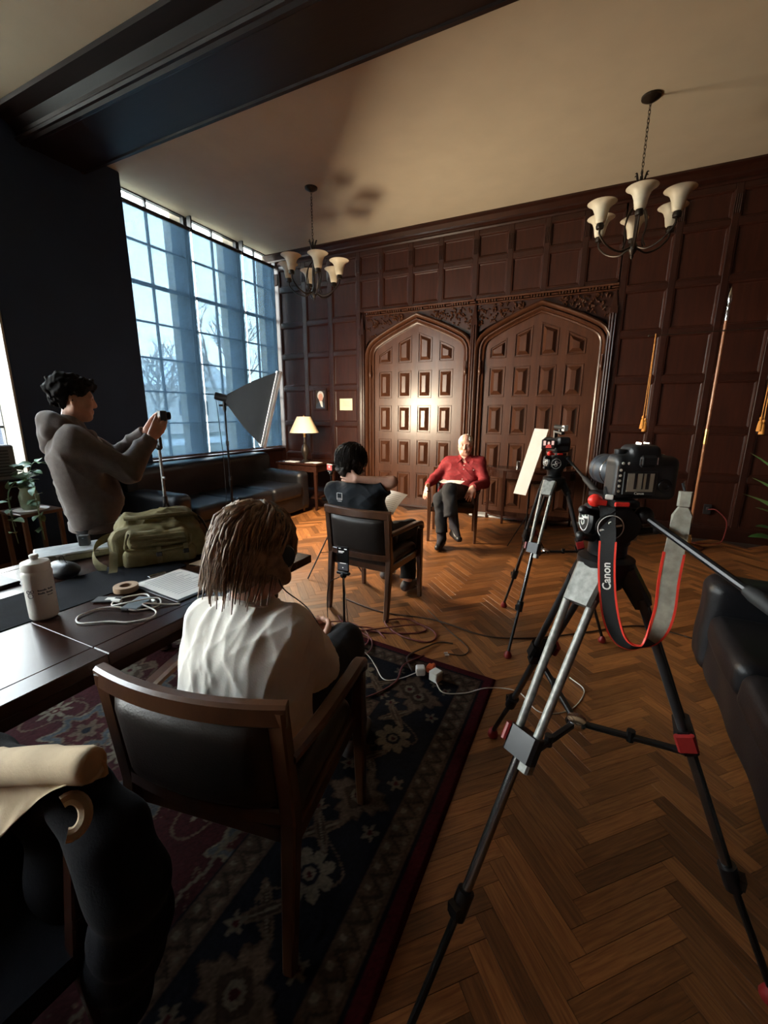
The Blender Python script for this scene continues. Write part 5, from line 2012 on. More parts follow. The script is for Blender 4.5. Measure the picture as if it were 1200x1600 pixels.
def drape(u, v):
    R1 = Vector((-1.30, .285, .70)).lerp(Vector((-.655, .305, .955)), u)
    R1.z += .012 * math.sin(u * 7 + 1)
    Lf = .010 + .33 * (1 - u) ** 1.2
    fold = (.012 * math.sin(u * 17 + v * 3) + .006 * math.sin(u * 41 + v * 9)) * (1 - u)
    hw = .032 * (1 - .55 * u)
    if v < .35:
        k = (.35 - v) / .35
        return (R1.x, R1.y + hw + .03 * k * (1 - u) + fold * k, R1.z - .02 - .20 * k * (1 - .9 * u))
    if v < .6:
        a_ = (v - .35) / .25 * PI
        return (R1.x, R1.y + hw * math.cos(a_), R1.z - .02 + hw * math.sin(a_) + fold * .5 * math.sin(a_))
    k = (v - .6) / .4
    return (R1.x - .03 * k, R1.y - hw - .02 * k - fold * (.4 + k), R1.z - .02 - Lf * k)


t2 = obj('tan_jacket', MB().sheet(drape, 60, 30, .006, (0, 1, .2)), M['tan_cloth'], None, True, 180)
tag(t2, 'tan jacket draped over the top of the black coat', 'jacket')
obj('sleeve_roll', MB().tube(smooth_path([(-1.15, .255, .785), (-.98, .262, .845), (-.82, .280, .905), (-.675, .296, .955), (-.650, .300, .962)], 8), [.034] * 12 + [.031] * 8 + [.028] * 6 + [.027, .026, .024, .021, .018, .013, .006], 14), M['tan_cloth'], t2, True, 60)
cc = Vector((-.690, .272, .872))
vd = (cc - Vector((0, 0, 1.5))).normalized()
cs_ = vd.cross(Vector((0, 0, 1))).normalized()
cu_ = cs_.cross(vd)
cf = [tuple(cc + cs_ * .020 * math.cos(a) + cu_ * .026 * math.sin(a)) for a in np.linspace(-2.0, 1.9, 15)]
obj('cuff', MB().tube(cf, .0105, 8), M['tan_cloth'], t2, True)

# ------------------------------------------------------------------ end table with lamp, console table
t = thing('end_table', 'dark square end table in the corner beside the sofa', 'side table', (-4.2, 5.62, 0))
obj('top', MB().box(-4.58, -3.80, 5.34, 5.92, .70, .735, .008), M['tablewood'], t, world=True)
obj('apron', MB().box(-4.55, -3.83, 5.37, 5.89, .60, .70), M['tablewood'], t, world=True)
for x in (-4.54, -3.84):
    for y in (5.38, 5.88):
        obj('leg', MB().bar((x, y, 0), (x, y, .70), .035, .035, (0, 1, 0), .05, .05, .004), M['tablewood'], t, world=True)
obj('shelf', MB().box(-4.54, -3.84, 5.38, 5.88, .18, .205, .004), M['tablewood'], t, world=True)
lx, ly = -4.115, 5.50
t = thing('table_lamp', 'table lamp with cream cone shade and dark turned base on the end table', 'lamp', (lx, ly, .735))
M['lampshade'] = mat('cream_linen_shade', (.80, .66, .44), .8, var=.05, scale=60, bump=.15, bscale=300)
obj('base', MB().lathe([(.001, 0), (.075, .001), (.078, .012), (.05, .022), (.025, .05), (.032, .08), (.055, .14), (.06, .19), (.042, .25), (.020, .29), (.026, .305), (.016, .32), (.012, .40), (.001, .40)], 20), M['bronze'], t, True, 40)
obj('shade', MB().lathe([(.228, .46), (.226, .463), (.108, .70), (.107, .703), (.104, .70), (.222, .463), (.228, .46)], 32, close=False), M['lampshade'], t, True, 40)
obj('socket', MB().tube([(0, 0, .39), (0, 0, .50)], .018, 10), M['brass'], t, True)
hp = MB()
for s in (-1, 1):
    hp.tube(smooth_path([(s * .012, 0, .42), (s * .06, 0, .50), (s * .05, 0, .64), (0, 0, .705)], 5), .002, 5)
obj('harp', hp, M['brass'], t)
obj('finial', MB().lathe([(.002, .70), (.008, .705), (.009, .715), (.001, .73)], 10), M['brass'], t, True)
tag(obj('magazine', MB().box(-4.42, -4.22, 5.37, 5.50, .7355, .745, .002), M['paper']), 'magazine at the left front of the end table', 'magazine')
tag(obj('leaflet', MB().sheet(lambda u, v: (-4.04 + .22 * u, 5.37 + .17 * v + .03 * u, .7375 + .004 * math.sin(u * 4)), 5, 3, .0012, (0, 0, 1)), M['paper']), 'open white leaflet below the lamp on the end table', 'leaflet')

t = thing('console_table', 'dark half-round console table against the shaded arched door', 'console table', (-.80, 6.1, 0))
cx, ry_, rx_ = -.79, .36, .60


def halfround(rx, ry, z0, z1, inner=0.0):
    mb = MB()
    n = 28
    o_ = [(cx + rx * math.cos(PI + PI * i / n), 6.17 + ry * math.sin(PI + PI * i / n)) for i in range(n + 1)]
    if not inner:
        poly = o_
        m_ = len(poly)
        v = [(x, y, z0) for x, y in poly] + [(x, y, z1) for x, y in poly]
        return mb.add(v, [tuple(range(m_ - 1, -1, -1)), tuple(range(m_, 2 * m_))] + [(i, (i + 1) % m_, m_ + (i + 1) % m_, m_ + i) for i in range(m_)])
    i_ = [(cx + (rx - inner) * math.cos(PI + PI * i / n), 6.17 + (ry - inner) * math.sin(PI + PI * i / n)) for i in range(n + 1)]
    for k in range(n):
        (a, b), (c, d) = o_[k], o_[k + 1]
        (e, f_), (g_, h_) = i_[k], i_[k + 1]
        mb.add([(a, b, z0), (c, d, z0), (g_, h_, z0), (e, f_, z0), (a, b, z1), (c, d, z1), (g_, h_, z1), (e, f_, z1)], [(0, 3, 2, 1), (4, 5, 6, 7), (0, 1, 5, 4), (2, 3, 7, 6)])
    return mb


obj('top', halfround(.62, .38, .745, .775), M['tablewood'], t, world=True)
obj('apron', halfround(.58, .34, .64, .745, .02), M['tablewood'], t, True, 30, world=True)
obj('shelf', halfround(.58, .34, .09, .115), M['tablewood'], t, world=True)
for a in (PI * 1.01, PI * 1.33, PI * 1.67, PI * 1.99):
    x, y = cx + .565 * math.cos(a), 6.165 + .325 * math.sin(a)
    obj('leg', MB().bar((x, y, 0), (x, y, .745), .03, .03, (0, 1, 0), .045, .045, .004), M['tablewood'], t, world=True)
tag(obj('console_glint', MB().lathe([(.02, 0), (.026, .002), (.029, .09), (.0275, .09), (.0245, .006), (.001, .006)], 16, (-.93, 5.99, .7755)), M['chrome'], None, True, 40), 'small chrome shape standing in for a bright glint on the console table', 'glint')  # chrome shape stands in for a bright reflection on the console

# ------------------------------------------------------------------ wall pictures
t = thing('portrait', 'small dark framed portrait of a white-haired sitter on the panelling', 'picture', (-4.34, YW - .005, 1.72))
x0, x1, z0, z1 = -4.475, -4.205, 1.535, 1.905
M['canvas'] = mat('dark_canvas', (.03, .02, .016), .6, var=.3, scale=20)
obj('frame', MB().box(x0, x1, YW - .03, YW - .005, z0, z0 + .035, .006).box(x0, x1, YW - .03, YW - .005, z1 - .035, z1, .006).box(x0, x0 + .035, YW - .03, YW - .005, z0 + .03, z1 - .03, .006).box(x1 - .035, x1, YW - .03, YW - .005, z0 + .03, z1 - .03, .006), M['rail'], t, world=True)
cv = obj('canvas', MB().box(x0 + .03, x1 - .03, YW - .012, YW - .006, z0 + .03, z1 - .03), M['canvas'], t, world=True)
xc = -4.335
fl = lambda pts, y: MB().add([(x, y, z) for x, z in pts], [tuple(range(len(pts)))])
elp = lambda cx_, cz, rx, rz: [(cx_ + rx * math.cos(a), cz + rz * math.sin(a)) for a in np.linspace(0, 2 * PI, 20, endpoint=False)]
obj('painted_coat', fl([(x0 + .035, z0 + .035), (x1 - .035, z0 + .035), (x1 - .05, z0 + .11), (xc + .02, z0 + .16), (xc - .03, z0 + .155), (x0 + .045, z0 + .10)], YW - .0125), M['print'], cv, world=True)
obj('painted_hair', fl(elp(xc, 1.785, .066, .072), YW - .0130), M['hair_white'], cv, world=True)
obj('painted_face', fl(elp(xc + .004, 1.752, .046, .068), YW - .0135), M['skin2'], cv, world=True)
obj('painted_cravat', fl([(xc - .025, 1.695), (xc + .035, 1.69), (xc + .045, 1.59), (xc + .01, 1.60)], YW - .0138), M['paper'], cv, world=True)
M['note'] = mat('pale_yellow_paper', (.66, .64, .46), .8, var=.04)
t = thing('wall_note', 'pale yellow notice pinned to the panelling beside the portrait', 'notice', (-3.845, YW - .002, 1.63))
obj('sheet', MB().box(-3.968, -3.722, YW + .018, YW + .0195, 1.54, 1.73), M['note'], t, world=True)
ln = MB()
for i in range(6):
    ln.box(-3.90, -3.77 - .01 * (i % 3), YW + .0172, YW + .018, 1.60 + i * .017, 1.6045 + i * .017)
obj('printed_lines', ln, M['greyink'], t, world=True)
def thing_part(name, par):
    """a part that only carries sub-parts"""
    o = bpy.data.objects.new(name, None)
    COL.objects.link(o)
    o.parent = par
    o.empty_display_size = .05
    return o



# ------------------------------------------------------------------ chandeliers
M['frosted'] = mat('frosted_cream_glass', (.62, .57, .44), .45, var=.08, scale=20)


def chandelier(x, y, rz, label):
    t = thing('chandelier', label, 'chandelier', (x, y, ZC), rz, 'bronze chandeliers')
    obj('canopy', MB().lathe([(.001, .0), (.075, -.001), (.072, -.015), (.04, -.035), (.012, -.045), (.001, -.046)], 20), M['bronze'], t, True, 40)
    cn = MB()
    for i in range(17):
        z = -.05 - i * .031
        ring = [(0.009 * math.cos(a), 0, z + .021 * math.sin(a)) for a in np.linspace(0, 2 * PI, 13)]
        if i % 2:
            ring = [(b, a, c) for a, b, c in ring]
        cn.tube(ring, .0028, 5, False)
    obj('chain', cn, M['bronze'], t, True)
    st_ = MB().lathe([(.001, -.57), (.012, -.572), (.014, -.60), (.024, -.64), (.020, -.68), (.011, -.70), (.010, -1.05), (.022, -1.08), (.036, -1.11), (.036, -1.14), (.022, -1.165), (.012, -1.18), (.014, -1.195), (.001, -1.215)], 14)
    obj('stem', st_, M['bronze'], t, True, 40)
    for k in range(6):
        a = 2 * PI * k / 6
        c, s = math.cos(a), math.sin(a)
        obj('scroll_leaf', MB().tube(smooth_path([(.014 * c, .014 * s, -.66), (.03 * c, .03 * s, -.60), (.045 * c, .045 * s, -.555), (.06 * c, .06 * s, -.56)], 4), [.007] * 9 + [.005, .004, .003, .002], 6), M['bronze'], t, True)
        arm = smooth_path([(.03 * c, .03 * s, -1.12), (.12 * c, .12 * s, -1.155), (.23 * c, .23 * s, -1.12), (.315 * c, .315 * s, -1.04), (.325 * c, .325 * s, -.985)], 6)
        ar = obj('arm', MB().tube(arm, .0085, 8), M['bronze'], t, True)
        sc = smooth_path([(.012 * c, .012 * s, -.78), (.07 * c, .07 * s, -.85), (.095 * c, .095 * s, -.96), (.075 * c, .075 * s, -1.06), (.10 * c, .10 * s, -1.13)], 5)
        obj('scroll', MB().tube(sc, .006, 6), M['bronze'], ar, True)
        p0 = (.325 * c, .325 * s, 0)
        obj('socket', MB().lathe([(.001, -.99), (.030, -.985), (.034, -.965), (.026, -.945), (.026, -.93), (.001, -.93)], 14, p0), M['bronze'], ar, True, 40)
        obj('glass_shade', MB().lathe([(.030, -.945), (.042, -.935), (.048, -.90), (.054, -.865), (.070, -.825), (.098, -.798), (.118, -.788), (.114, -.785), (.094, -.793), (.066, -.82), (.050, -.862), (.044, -.90), (.038, -.93), (.028, -.94)], 26, p0, close=False), M['frosted'], t, True, 60)
    return t


chandelier(-3.292, 4.705, .25, 'bronze chandelier with bell shades near the corner window')
chandelier(.103, 4.726, .55, 'bronze chandelier with bell shades hanging before the flagpole')

# ------------------------------------------------------------------ softbox on a stand
M['sbox'] = mat('black_softbox_fabric', (.004, .0045, .006), .7, var=.3, bump=.2, bscale=150)
M['silver'] = mat('silver_lining', (.75, .74, .70), .35, var=.1, metal=.6)
M['diffuser'] = emat('lit_diffuser', (1.0, .93, .80), 9.0)
tip = Vector((-3.78, 3.605, 1.655))
ax = Vector((.715, .70, -.27)).normalized()
sx = ax.cross(Vector((0, 0, 1))).normalized()
sy = sx.cross(ax).normalized()
t = thing('softbox_light', 'black studio softbox on a light stand in front of the windows', 'studio light', (tip.x, tip.y, 0))
L_, W_ = .50, .41


def fp(a, b, d=0.0):
    return tip + ax * (L_ + d) + sx * a * W_ + sy * b * W_


cr = [fp(-1, -1), fp(1, -1), fp(1, 1), fp(-1, 1)]
bk = [tip + ax * .03 + (sx * a + sy * b) * .045 for a, b in ((-1, -1), (1, -1), (1, 1), (-1, 1))]
sbm, inn = MB(), MB()
for i in range(4):
    a, b, c, d = bk[i], bk[(i + 1) % 4], cr[(i + 1) % 4], cr[i]
    nrm = ((b + c) / 2 - (tip + ax * L_ * .5)).normalized()
    mid = ((a + b) / 2 + (c + d) / 2) / 2
    ctr = tip + ax * L_ * .55

    def bow_(u, v, a=a, b=b, c=c, d=d, ctr=ctr):
        p_ = (a * (1 - u) + b * u) * (1 - v) + (d * (1 - u) + c * u) * v
        o_ = (p_ - (tip + ax * (ax.dot(p_ - tip)))).normalized()
        return tuple(p_ + o_ * .035 * math.sin(PI * v) * 1.0 - o_ * .012 * math.sin(PI * u) * v)
    sbm.grid(bow_, 6, 8)
    inn.grid(lambda u, v, bow_=bow_: tuple(Vector(bow_(u, v)) + (ctr - Vector(bow_(u, v))) * .02), 6, 8)
obj('hood', sbm, M['sbox'], t, True, 40, world=True)
obj('lining', inn, M['silver'], t, True, 40, world=True)
obj('diffuser', MB().grid(lambda u, v: tuple(fp(2 * u - 1, 2 * v - 1, -.03)), 4, 4), M['diffuser'], t, world=True)
lip = MB()
for i in range(4):
    a, b = cr[i], cr[(i + 1) % 4]
    lip.bar(a + ax * .012, b + ax * .012, .03, .006, up=tuple((a + b) / 2 - (tip + ax * L_)), ch=.001)
obj('white_rim', lip, M['paper'], t, world=True)
for i in range(4):
    obj('rod', MB().tube([tuple(bk[i]), tuple((bk[i] + cr[i]) / 2 + (cr[i] - (tip + ax * L_)).normalized() * .03), tuple(cr[i])], .005, 6), M['blackmetal'], t, True, world=True)
obj('lamp_head', MB().lathe([(.001, -.10), (.035, -.098), (.042, -.08), (.042, .02), (.05, .03), (.05, .05), (.001, .05)], 16, tuple(tip), tuple(ax)), M['blackplastic'], t, True, 40, world=True)
obj('tilt_bracket', MB().bar(tip + Vector((0, 0, -.01)), tip + Vector((0, 0, -.14)), .03, .035, (0, 1, 0), ch=.005).tube([tip + Vector((-.05, -.03, -.08)), tip + Vector((.04, .02, -.08))], .012, 8), M['blackplastic'], t, world=True)
px_, py_ = tip.x, tip.y
obj('pole', MB().tube([(px_, py_, .14), (px_, py_, .75)], .0145, 10).tube([(px_, py_, .74), (px_, py_, 1.16)], .0115, 10).tube([(px_, py_, 1.15), (px_, py_, 1.56)], .009, 10), M['blackmetal'], t, True, 40, world=True)
for z in (.74, 1.15):
    obj('collar', MB().tube([(px_, py_, z - .025), (px_, py_, z + .03)], .019, 10).tube([(px_, py_, z), (px_ + .04, py_ - .02, z)], .007, 8), M['blackplastic'], t, True, 40, world=True)
for k in range(3):
    a = 2 * PI * k / 3
    c, s = math.cos(a), math.sin(a)
    obj('leg', MB().tube([(px_ + .02 * c, py_ + .02 * s, .45), (px_ + .19 * c, py_ + .19 * s, .012)], .009, 8), M['blackmetal'], t, True, world=True)
    obj('brace', MB().tube([(px_ + .02 * c, py_ + .02 * s, .16), (px_ + .10 * c, py_ + .10 * s, .245)], .005, 6), M['blackmetal'], t, True, world=True)
obj('cable', MB().tube(smooth_path([tuple(tip - ax * .09), (px_ - .07, py_ - .03, 1.35), (px_ - .06, py_ - .02, .9), (px_ - .06, py_ - .05, .35), (px_ - .12, py_ - .15, .02)], 6), .004, 6), M['rubber'], t, True, world=True)
ld = bpy.data.lights.new('softbox_lamp', 'AREA')
ld.energy = SOFTBOX_WATTS
ld.shape = 'SQUARE'
ld.size = W_ * 1.9
ld.color = (1.0, .80, .55)
lo_ = bpy.data.objects.new('softbox_lamp', ld)
COL.objects.link(lo_)
lo_.matrix_world = Matrix.Translation(tip + ax * (L_ + .02)) @ ax.to_track_quat('-Z', 'Y').to_matrix().to_4x4()


# ------------------------------------------------------------------ video tripods
def emblem(par, c, nrm, up, r):
    n, u = Vector(nrm).normalized(), Vector(up)
    u = (u - n * u.dot(n)).normalized()
    s = u.cross(n)
    P = lambda x, y, d=.001: tuple(Vector(c) + s * x * r + u * y * r + n * d)
    mb = MB()
    mb.tube([P(.97 * math.cos(a), .97 * math.sin(a)) for a in np.linspace(0, 2 * PI, 29)], r * .035, 4, False)
    for sg in (-1, 1):
        pts = [(-.22 * sg, .10 * sg), (.28 * sg, .12 * sg), (.30 * sg, .38 * sg), (.05 * sg, .56 * sg), (-.18 * sg, .40 * sg), (-.22 * sg, .12 * sg)]
        mb.tube([P(*q_, .0015) for q_ in pts], r * .055, 4, False)
        mb.tube([P(.28 * sg, .12 * sg, .0015), P(.80 * sg, .22 * sg, .0015)], r * .085, 4)
    mb.tube([P(-.08, 0, .0015), P(.08, 0, .0015)], r * .07, 4)
    obj('emblem', mb, M['paper'], par, world=True)


def tripod(label, apex, feet, head_rz, handle_end, light=True, red=True):
    apex = Vector(apex)
    t = thing('video_tripod', label, 'tripod', (apex.x, apex.y, 0), 0, 'twin video tripods')
    tm = M['carbon']
    obj('bowl', MB().lathe([(.03, -.07), (.045, -.06), (.062, -.03), (.068, .0), (.068, .018), (.055, .025), (.001, .025)], 24, tuple(apex)), M['blackmetal'], t, True, 40, world=True)
    kns = []
    for fi, ft in enumerate(feet):
        ft = Vector(ft)
        out = (ft - apex)
        out.z = 0
        out.normalize()
        tang = Vector((-out.y, out.x, 0))
        top = apex + out * .075 + Vector((0, 0, -.035))
        d = (ft - top)
        kn = top + d * .36
        k2 = top + d * .70
        leg = thing_part('leg', t)
        obj('shoulder', MB().bar(apex + out * .045 + Vector((0, 0, -.005)), top + d * .05, .085, .045, tuple(out), .075, .04, .008), M['carbon'] if light and fi == 0 else M['blackmetal'], leg, world=True)
        m1 = tm if (light and fi == 0) else M['darktube']
        for s in (-1, 1):
            obj('upper_tube', MB().tube([top + tang * s * .032 + d * .03, kn + tang * s * .026], .0105, 12), m1, leg, True, world=True)
        obj('knuckle', MB().bar(kn - d.normalized() * .035, kn + d.normalized() * .03, .082, .040, tuple(out), ch=.008), M['blackmetal'], leg, world=True)
        if red:
            obj('lock_lever', MB().bar(kn - tang * .046 - d.normalized() * .03, kn - tang * .046 + d.normalized() * .012, .016, .045, tuple(out), ch=.005), M['redring'], leg, world=True)
        obj('clamp', MB().bar(kn + tang * .018 + d.normalized() * .015 + out * -.012, kn + tang * .018 + d.normalized() * .06 + out * -.012, .036, .034, tuple(out), ch=.005), M['carbon'] if light and fi == 0 else M['blackmetal'], leg, world=True)
        obj('middle_tube', MB().tube([kn - d * .02, k2], .0125, 12), M['darkchrome'], leg, True, world=True)
        obj('joint', MB().tube([k2 - d.normalized() * .035, k2 + d.normalized() * .03], .021, 12).bar(k2 + out * .015, k2 + out * .03, .03, .03), M['blackmetal'], leg, True, 40, world=True)
        obj('lower_tube', MB().tube([k2, ft + Vector((0, 0, .03))], .0095, 10), M['blackmetal'], leg, True, world=True)
        obj('foot', MB().lathe([(.001, 0), (.022, .001), (.026, .012), (.02, .03), (.012, .045), (.001, .046)], 12, (ft.x, ft.y, .0005)), M['redring'] if red else M['rubber'], leg, True, 40, world=True)
        kns.append(kn + d.normalized() * .05)
    cen = (kns[0] + kns[1] + kns[2]) / 3 + Vector((0, 0, -.02))
    sp = thing_part('spreader', t)
    obj('hub', MB().lathe([(.001, -.012), (.026, -.010), (.03, 0), (.026, .012), (.015, .016), (.001, .016)], 16, tuple(cen)), M['chrome'], sp, True, 40, world=True)
    for kn in kns:
        m_ = (cen + kn) / 2
        obj('spreader_arm', MB().bar(cen + (kn - cen) * .08, kn, .018, .014, ch=.003).tube([m_ + Vector((0, 0, -.012)), m_ + Vector((0, 0, .02))], .011, 8), M['blackmetal'], sp, world=True)
    # fluid head
    hz = apex + Vector((0, 0, .025))
    Rz = Matrix.Rotation(head_rz, 4, 'Z')
    hd = thing_part('fluid_head', t)
    X = lambda mb: mb.xf(Matrix.Translation(hz) @ Rz)
    obj('pan_base', X(MB().lathe([(.040, 0), (.046, .005), (.046, .03), (.050, .035), (.050, .055), (.044, .06), (.001, .06)], 24)), M['blackmetal'], hd, True, 40, world=True)
    obj('housing', X(MB().box(-.045, .045, -.05, .05, .055, .135, .02)), M['blackplastic'], hd, world=True)
    for s in (-1, 1):
        obj('tilt_drum', X(MB().lathe([(.001, -.012), (.036, -.011), (.040, -.004), (.040, .008), (.034, .014), (.001, .0145)], 24, (s * .052, 0, .095), (s, 0, 0))), M['blackplastic'], hd, True, 40, world=True)
    obj('drag_ring', X(MB().lathe([(.030, -.004), (.044, -.003), (.044, .010), (.030, .011)], 24, (0, -.052, .09), (0, -1, 0))), M['blackmetal'], hd, True, 40, world=True)
    c_ = (Matrix.Translation(hz) @ Rz) @ Vector((-.0665, 0, .095))
    emblem(hd, c_, Rz @ Vector((-1, 0, 0)), (0, 0, 1), .032)
    c_ = (Matrix.Translation(hz) @ Rz) @ Vector((-.028, -.066, .088))
    obj('badge', X(MB().lathe([(.001, -.002), (.033, -.002), (.034, .002), (.001, .0035)], 24, (-.028, -.0615, .088), (0, -1, 0))), M['blackplastic'], hd, True, 40, world=True)
    emblem(hd, c_, Rz @ Vector((0, -1, 0)), (0, 0, 1), .031)
    for s, z in ((-1, .05), (-1, .115), (1, .07)):
        obj('knob', X(MB().tube([(s * .05, -.03, z), (s * .085, -.045, z + .01)], .009, 10).ball((s * .088, -.046, z + .011), .012, 10, 6)), M['blackplastic'], hd, True, 40, world=True)
    obj('bubble_level', X(MB().lathe([(.001, 0), (.010, .0), (.010, .012), (.006, .016), (.001, .017)], 12, (.032, -.052, .055))), M['whiteplastic'], hd, True, 40, world=True)
    obj('camera_plate', X(MB().box(-.03, .03, -.075, .085, .137, .155, .004)), M['blackmetal'], hd, world=True)
    obj('plate_lever', X(MB().ball((-.062, -.045, .150), (.018, .014, .016), 12, 8).bar((-.04, -.05, .146), (-.062, -.05, .148), .016, .012)), M['redplastic'], hd, True, 40, world=True)
    obj('plate_latch', X(MB().box(-.03, .004, -.079, -.073, .142, .153, .002)), M['redplastic'], hd, world=True)
    he = Vector(handle_end)
    h0 = (Matrix.Translation(hz) @ Rz) @ Vector((.055, -.045, .115))
    obj('handle_clamp', MB().ball(tuple(h0), (.022, .022, .022), 12, 8), M['blackmetal'], hd, True, world=True)
    dh = he - h0
    obj('pan_handle', MB().tube([h0, h0 + dh * .58], .0085, 10), M['blackmetal'], hd, True, world=True)
    obj('grip', MB().tube([h0 + dh * .56, h0 + dh * .60, h0 + dh * .98, he], [.011, .015, .0155, .011], 12), M['rubber'], hd, True, 50, world=True)
    return t, hz + Vector((0, 0, .155))



M['darktube'] = mat('dark_tripod_tube', (.05, .05, .052), .35, var=.2, metal=.6)
M['darkchrome'] = mat('dark_polished_tube', (.16, .155, .15), .22, var=.2, metal=.9)
RZ1 = math.atan2(.37, .93)
t1, P1 = tripod('large grey-legged video tripod carrying the photo camera', (.052, 1.2, 1.12), ((-.265, .66, 0), (-.30, 1.788, 0), (.56, 1.17, 0)), RZ1, (.42, .86, 1.10))
t2, P2 = tripod('video tripod carrying the camcorder with the flip-out screen', (-.222, 2.90, 1.085), ((-.365, 2.507, 0), (-.53, 3.23, 0), (.168, 2.983, 0)), math.atan2(.50, .86), (.04, 2.36, 1.10))

# ------------------------------------------------------------------ DSLR
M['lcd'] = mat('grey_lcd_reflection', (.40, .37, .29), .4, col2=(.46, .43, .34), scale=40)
M['bluelens'] = mat('lens_barrel', (.03, .036, .044), .4, var=.2)
t = thing('photo_camera', 'black photo camera with zoom lens and hanging strap on the near tripod', 'camera', (P1.x + .045, P1.y - .006, P1.z + .001), RZ1 + .04)
S = SDF((-.09, -.06, -.01), (.10, .07, .14), .004)
cushion(S, -.068, .075, -.034, .030, 0, .098, .012, .006)
cushion(S, .035, .080, -.030, .044, 0, .100, .018, .012)
cushion(S, -.038, .034, -.034, .036, .07, .128, .016, .016)
cushion(S, -.066, -.030, -.026, .024, .08, .106, .010, .008)
obj('body', S.mesh(), M['blackplastic'], t, True, 180)
obj('lens', MB().lathe([(.001, .0), (.034, .0), (.036, .005), (.036, .03), (.038, .034), (.038, .075), (.0405, .08), (.0405, .105), (.039, .108), (.0405, .112), (.0405, .125), (.0375, .132), (.033, .132), (.031, .118), (.001, .112)], 30, (-.012, .028, .052), (0, 1, 0)), M['bluelens'], t, True, 30)
obj('lens_ring', MB().lathe([(.0385, .058), (.0395, .060), (.0395, .0625), (.0385, .064)], 30, (-.012, .028, .052), (0, 1, 0), False), M['chrome'], t, True)
obj('screen_frame', MB().box(-.052, .026, -.0372, -.033, .012, .068, .003), M['blackplastic'], t)
sc = obj('screen', MB().box(-.043, .018, -.0380, -.0368, .020, .063), M['lcd'], t)
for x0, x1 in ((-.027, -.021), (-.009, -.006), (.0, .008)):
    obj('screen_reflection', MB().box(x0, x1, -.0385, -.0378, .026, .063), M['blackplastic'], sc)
obj('eyepiece', MB().box(-.022, .018, -.046, -.034, .078, .106, .006), M['rubber'], t)
obj('eyepiece_window', MB().box(-.011, .007, -.0465, -.0455, .085, .099), M['leather'], t)
for x in (-.0215, .0155):
    obj('eyepiece_trim', MB().box(x - .0012, x + .0012, -.0472, -.046, .084, .102), M['chrome'], t)
for i in range(5):
    obj('button', MB().lathe([(.001, .0015), (.0032, .0012), (.0034, 0)], 10, (-.0585, -.0335, .020 + i * .0125), (0, -1, 0)), M['whiteplastic'], t, True)
for x in (-.055, -.042):
    obj('button', MB().lathe([(.001, .0015), (.0034, .0012), (.0036, 0)], 10, (x, -.0335, .086), (0, -1, 0)), M['whiteplastic'], t, True)
obj('control_wheel', MB().lathe([(.001, .002), (.007, .002), (.0075, .003), (.0155, .003), (.0165, .0015), (.0165, -.001)], 24, (.047, -.034, .034), (0, -1, 0)), M['blackmetal'], t, True, 40)
obj('mode_dial', MB().lathe([(.014, 0), (.0145, .002), (.0145, .012), (.013, .013), (.001, .013)], 20, (-.048, .0, .104)), M['blackmetal'], t, True, 40)
obj('hot_shoe', MB().box(-.012, .010, -.018, .006, .127, .1305).box(-.012, -.008, -.018, .006, .130, .1335).box(.006, .010, -.018, .006, .130, .1335), M['chrome'], t)
obj('shutter_button', MB().lathe([(.001, .006), (.006, .005), (.0065, 0)], 12, (.060, .020, .099)), M['chrome'], t, True, 40)
tm_ = text_mesh('Canon', .0085)
tm_.xf(Matrix.Translation((-.012, -.0375, .0155)) @ Matrix.Rotation(PI / 2, 4, 'X'))
obj('brand_lettering', tm_, M['paper'], t)
obj('side_trim', MB().box(-.0665, -.0650, -.0350, -.0335, .012, .080), M['chrome'], t)
# neck strap: a ribbon with red edges
M['strap'] = mat('black_strap_webbing', (.012, .012, .013), .8, var=.2, bump=.3, bscale=300)
M['strapback'] = mat('grey_suede_strap_back', (.34, .32, .26), .9, var=.3, scale=40, bump=.2, bscale=200)
M['rededge'] = mat('red_strap_edge', (.80, .05, .03), .5, var=.05)
st_t = thing_part('neck_strap', t)
ctrl = [(.037, 1.175, 1.325), (.040, 1.140, 1.27), (.047, 1.115, 1.215), (.051, 1.105, 1.15), (.062, 1.105, 1.07), (.080, 1.105, 1.00), (.105, 1.108, .955), (.140, 1.115, .945), (.172, 1.125, .975), (.186, 1.135, 1.04), (.185, 1.140, 1.12), (.188, 1.145, 1.20), (.192, 1.150, 1.262)]
cpth = smooth_path(ctrl, 5)
n_ = len(cpth)
tw = []
for i in range(n_):
    p_ = Vector(cpth[i])
    tg = (Vector(cpth[min(i + 1, n_ - 1)]) - Vector(cpth[max(i - 1, 0)])).normalized()
    u_ = i / (n_ - 1)
    view = Vector((0, -1, .25))
    tilt = .15 if u_ < .4 else (.15 + (u_ - .4) / .2 * 1.1 if u_ < .6 else 1.25 - min(1, (u_ - .6) / .12) * 1.15)
    side = tg.cross(view).normalized()
    side = (Matrix.Rotation(tilt, 3, tg) @ side)
    tw.append((p_, side, tg.cross(side).normalized()))
wd = [.010 if i < 3 else (.017 if i < n_ * .62 else .020) for i in range(n_)]


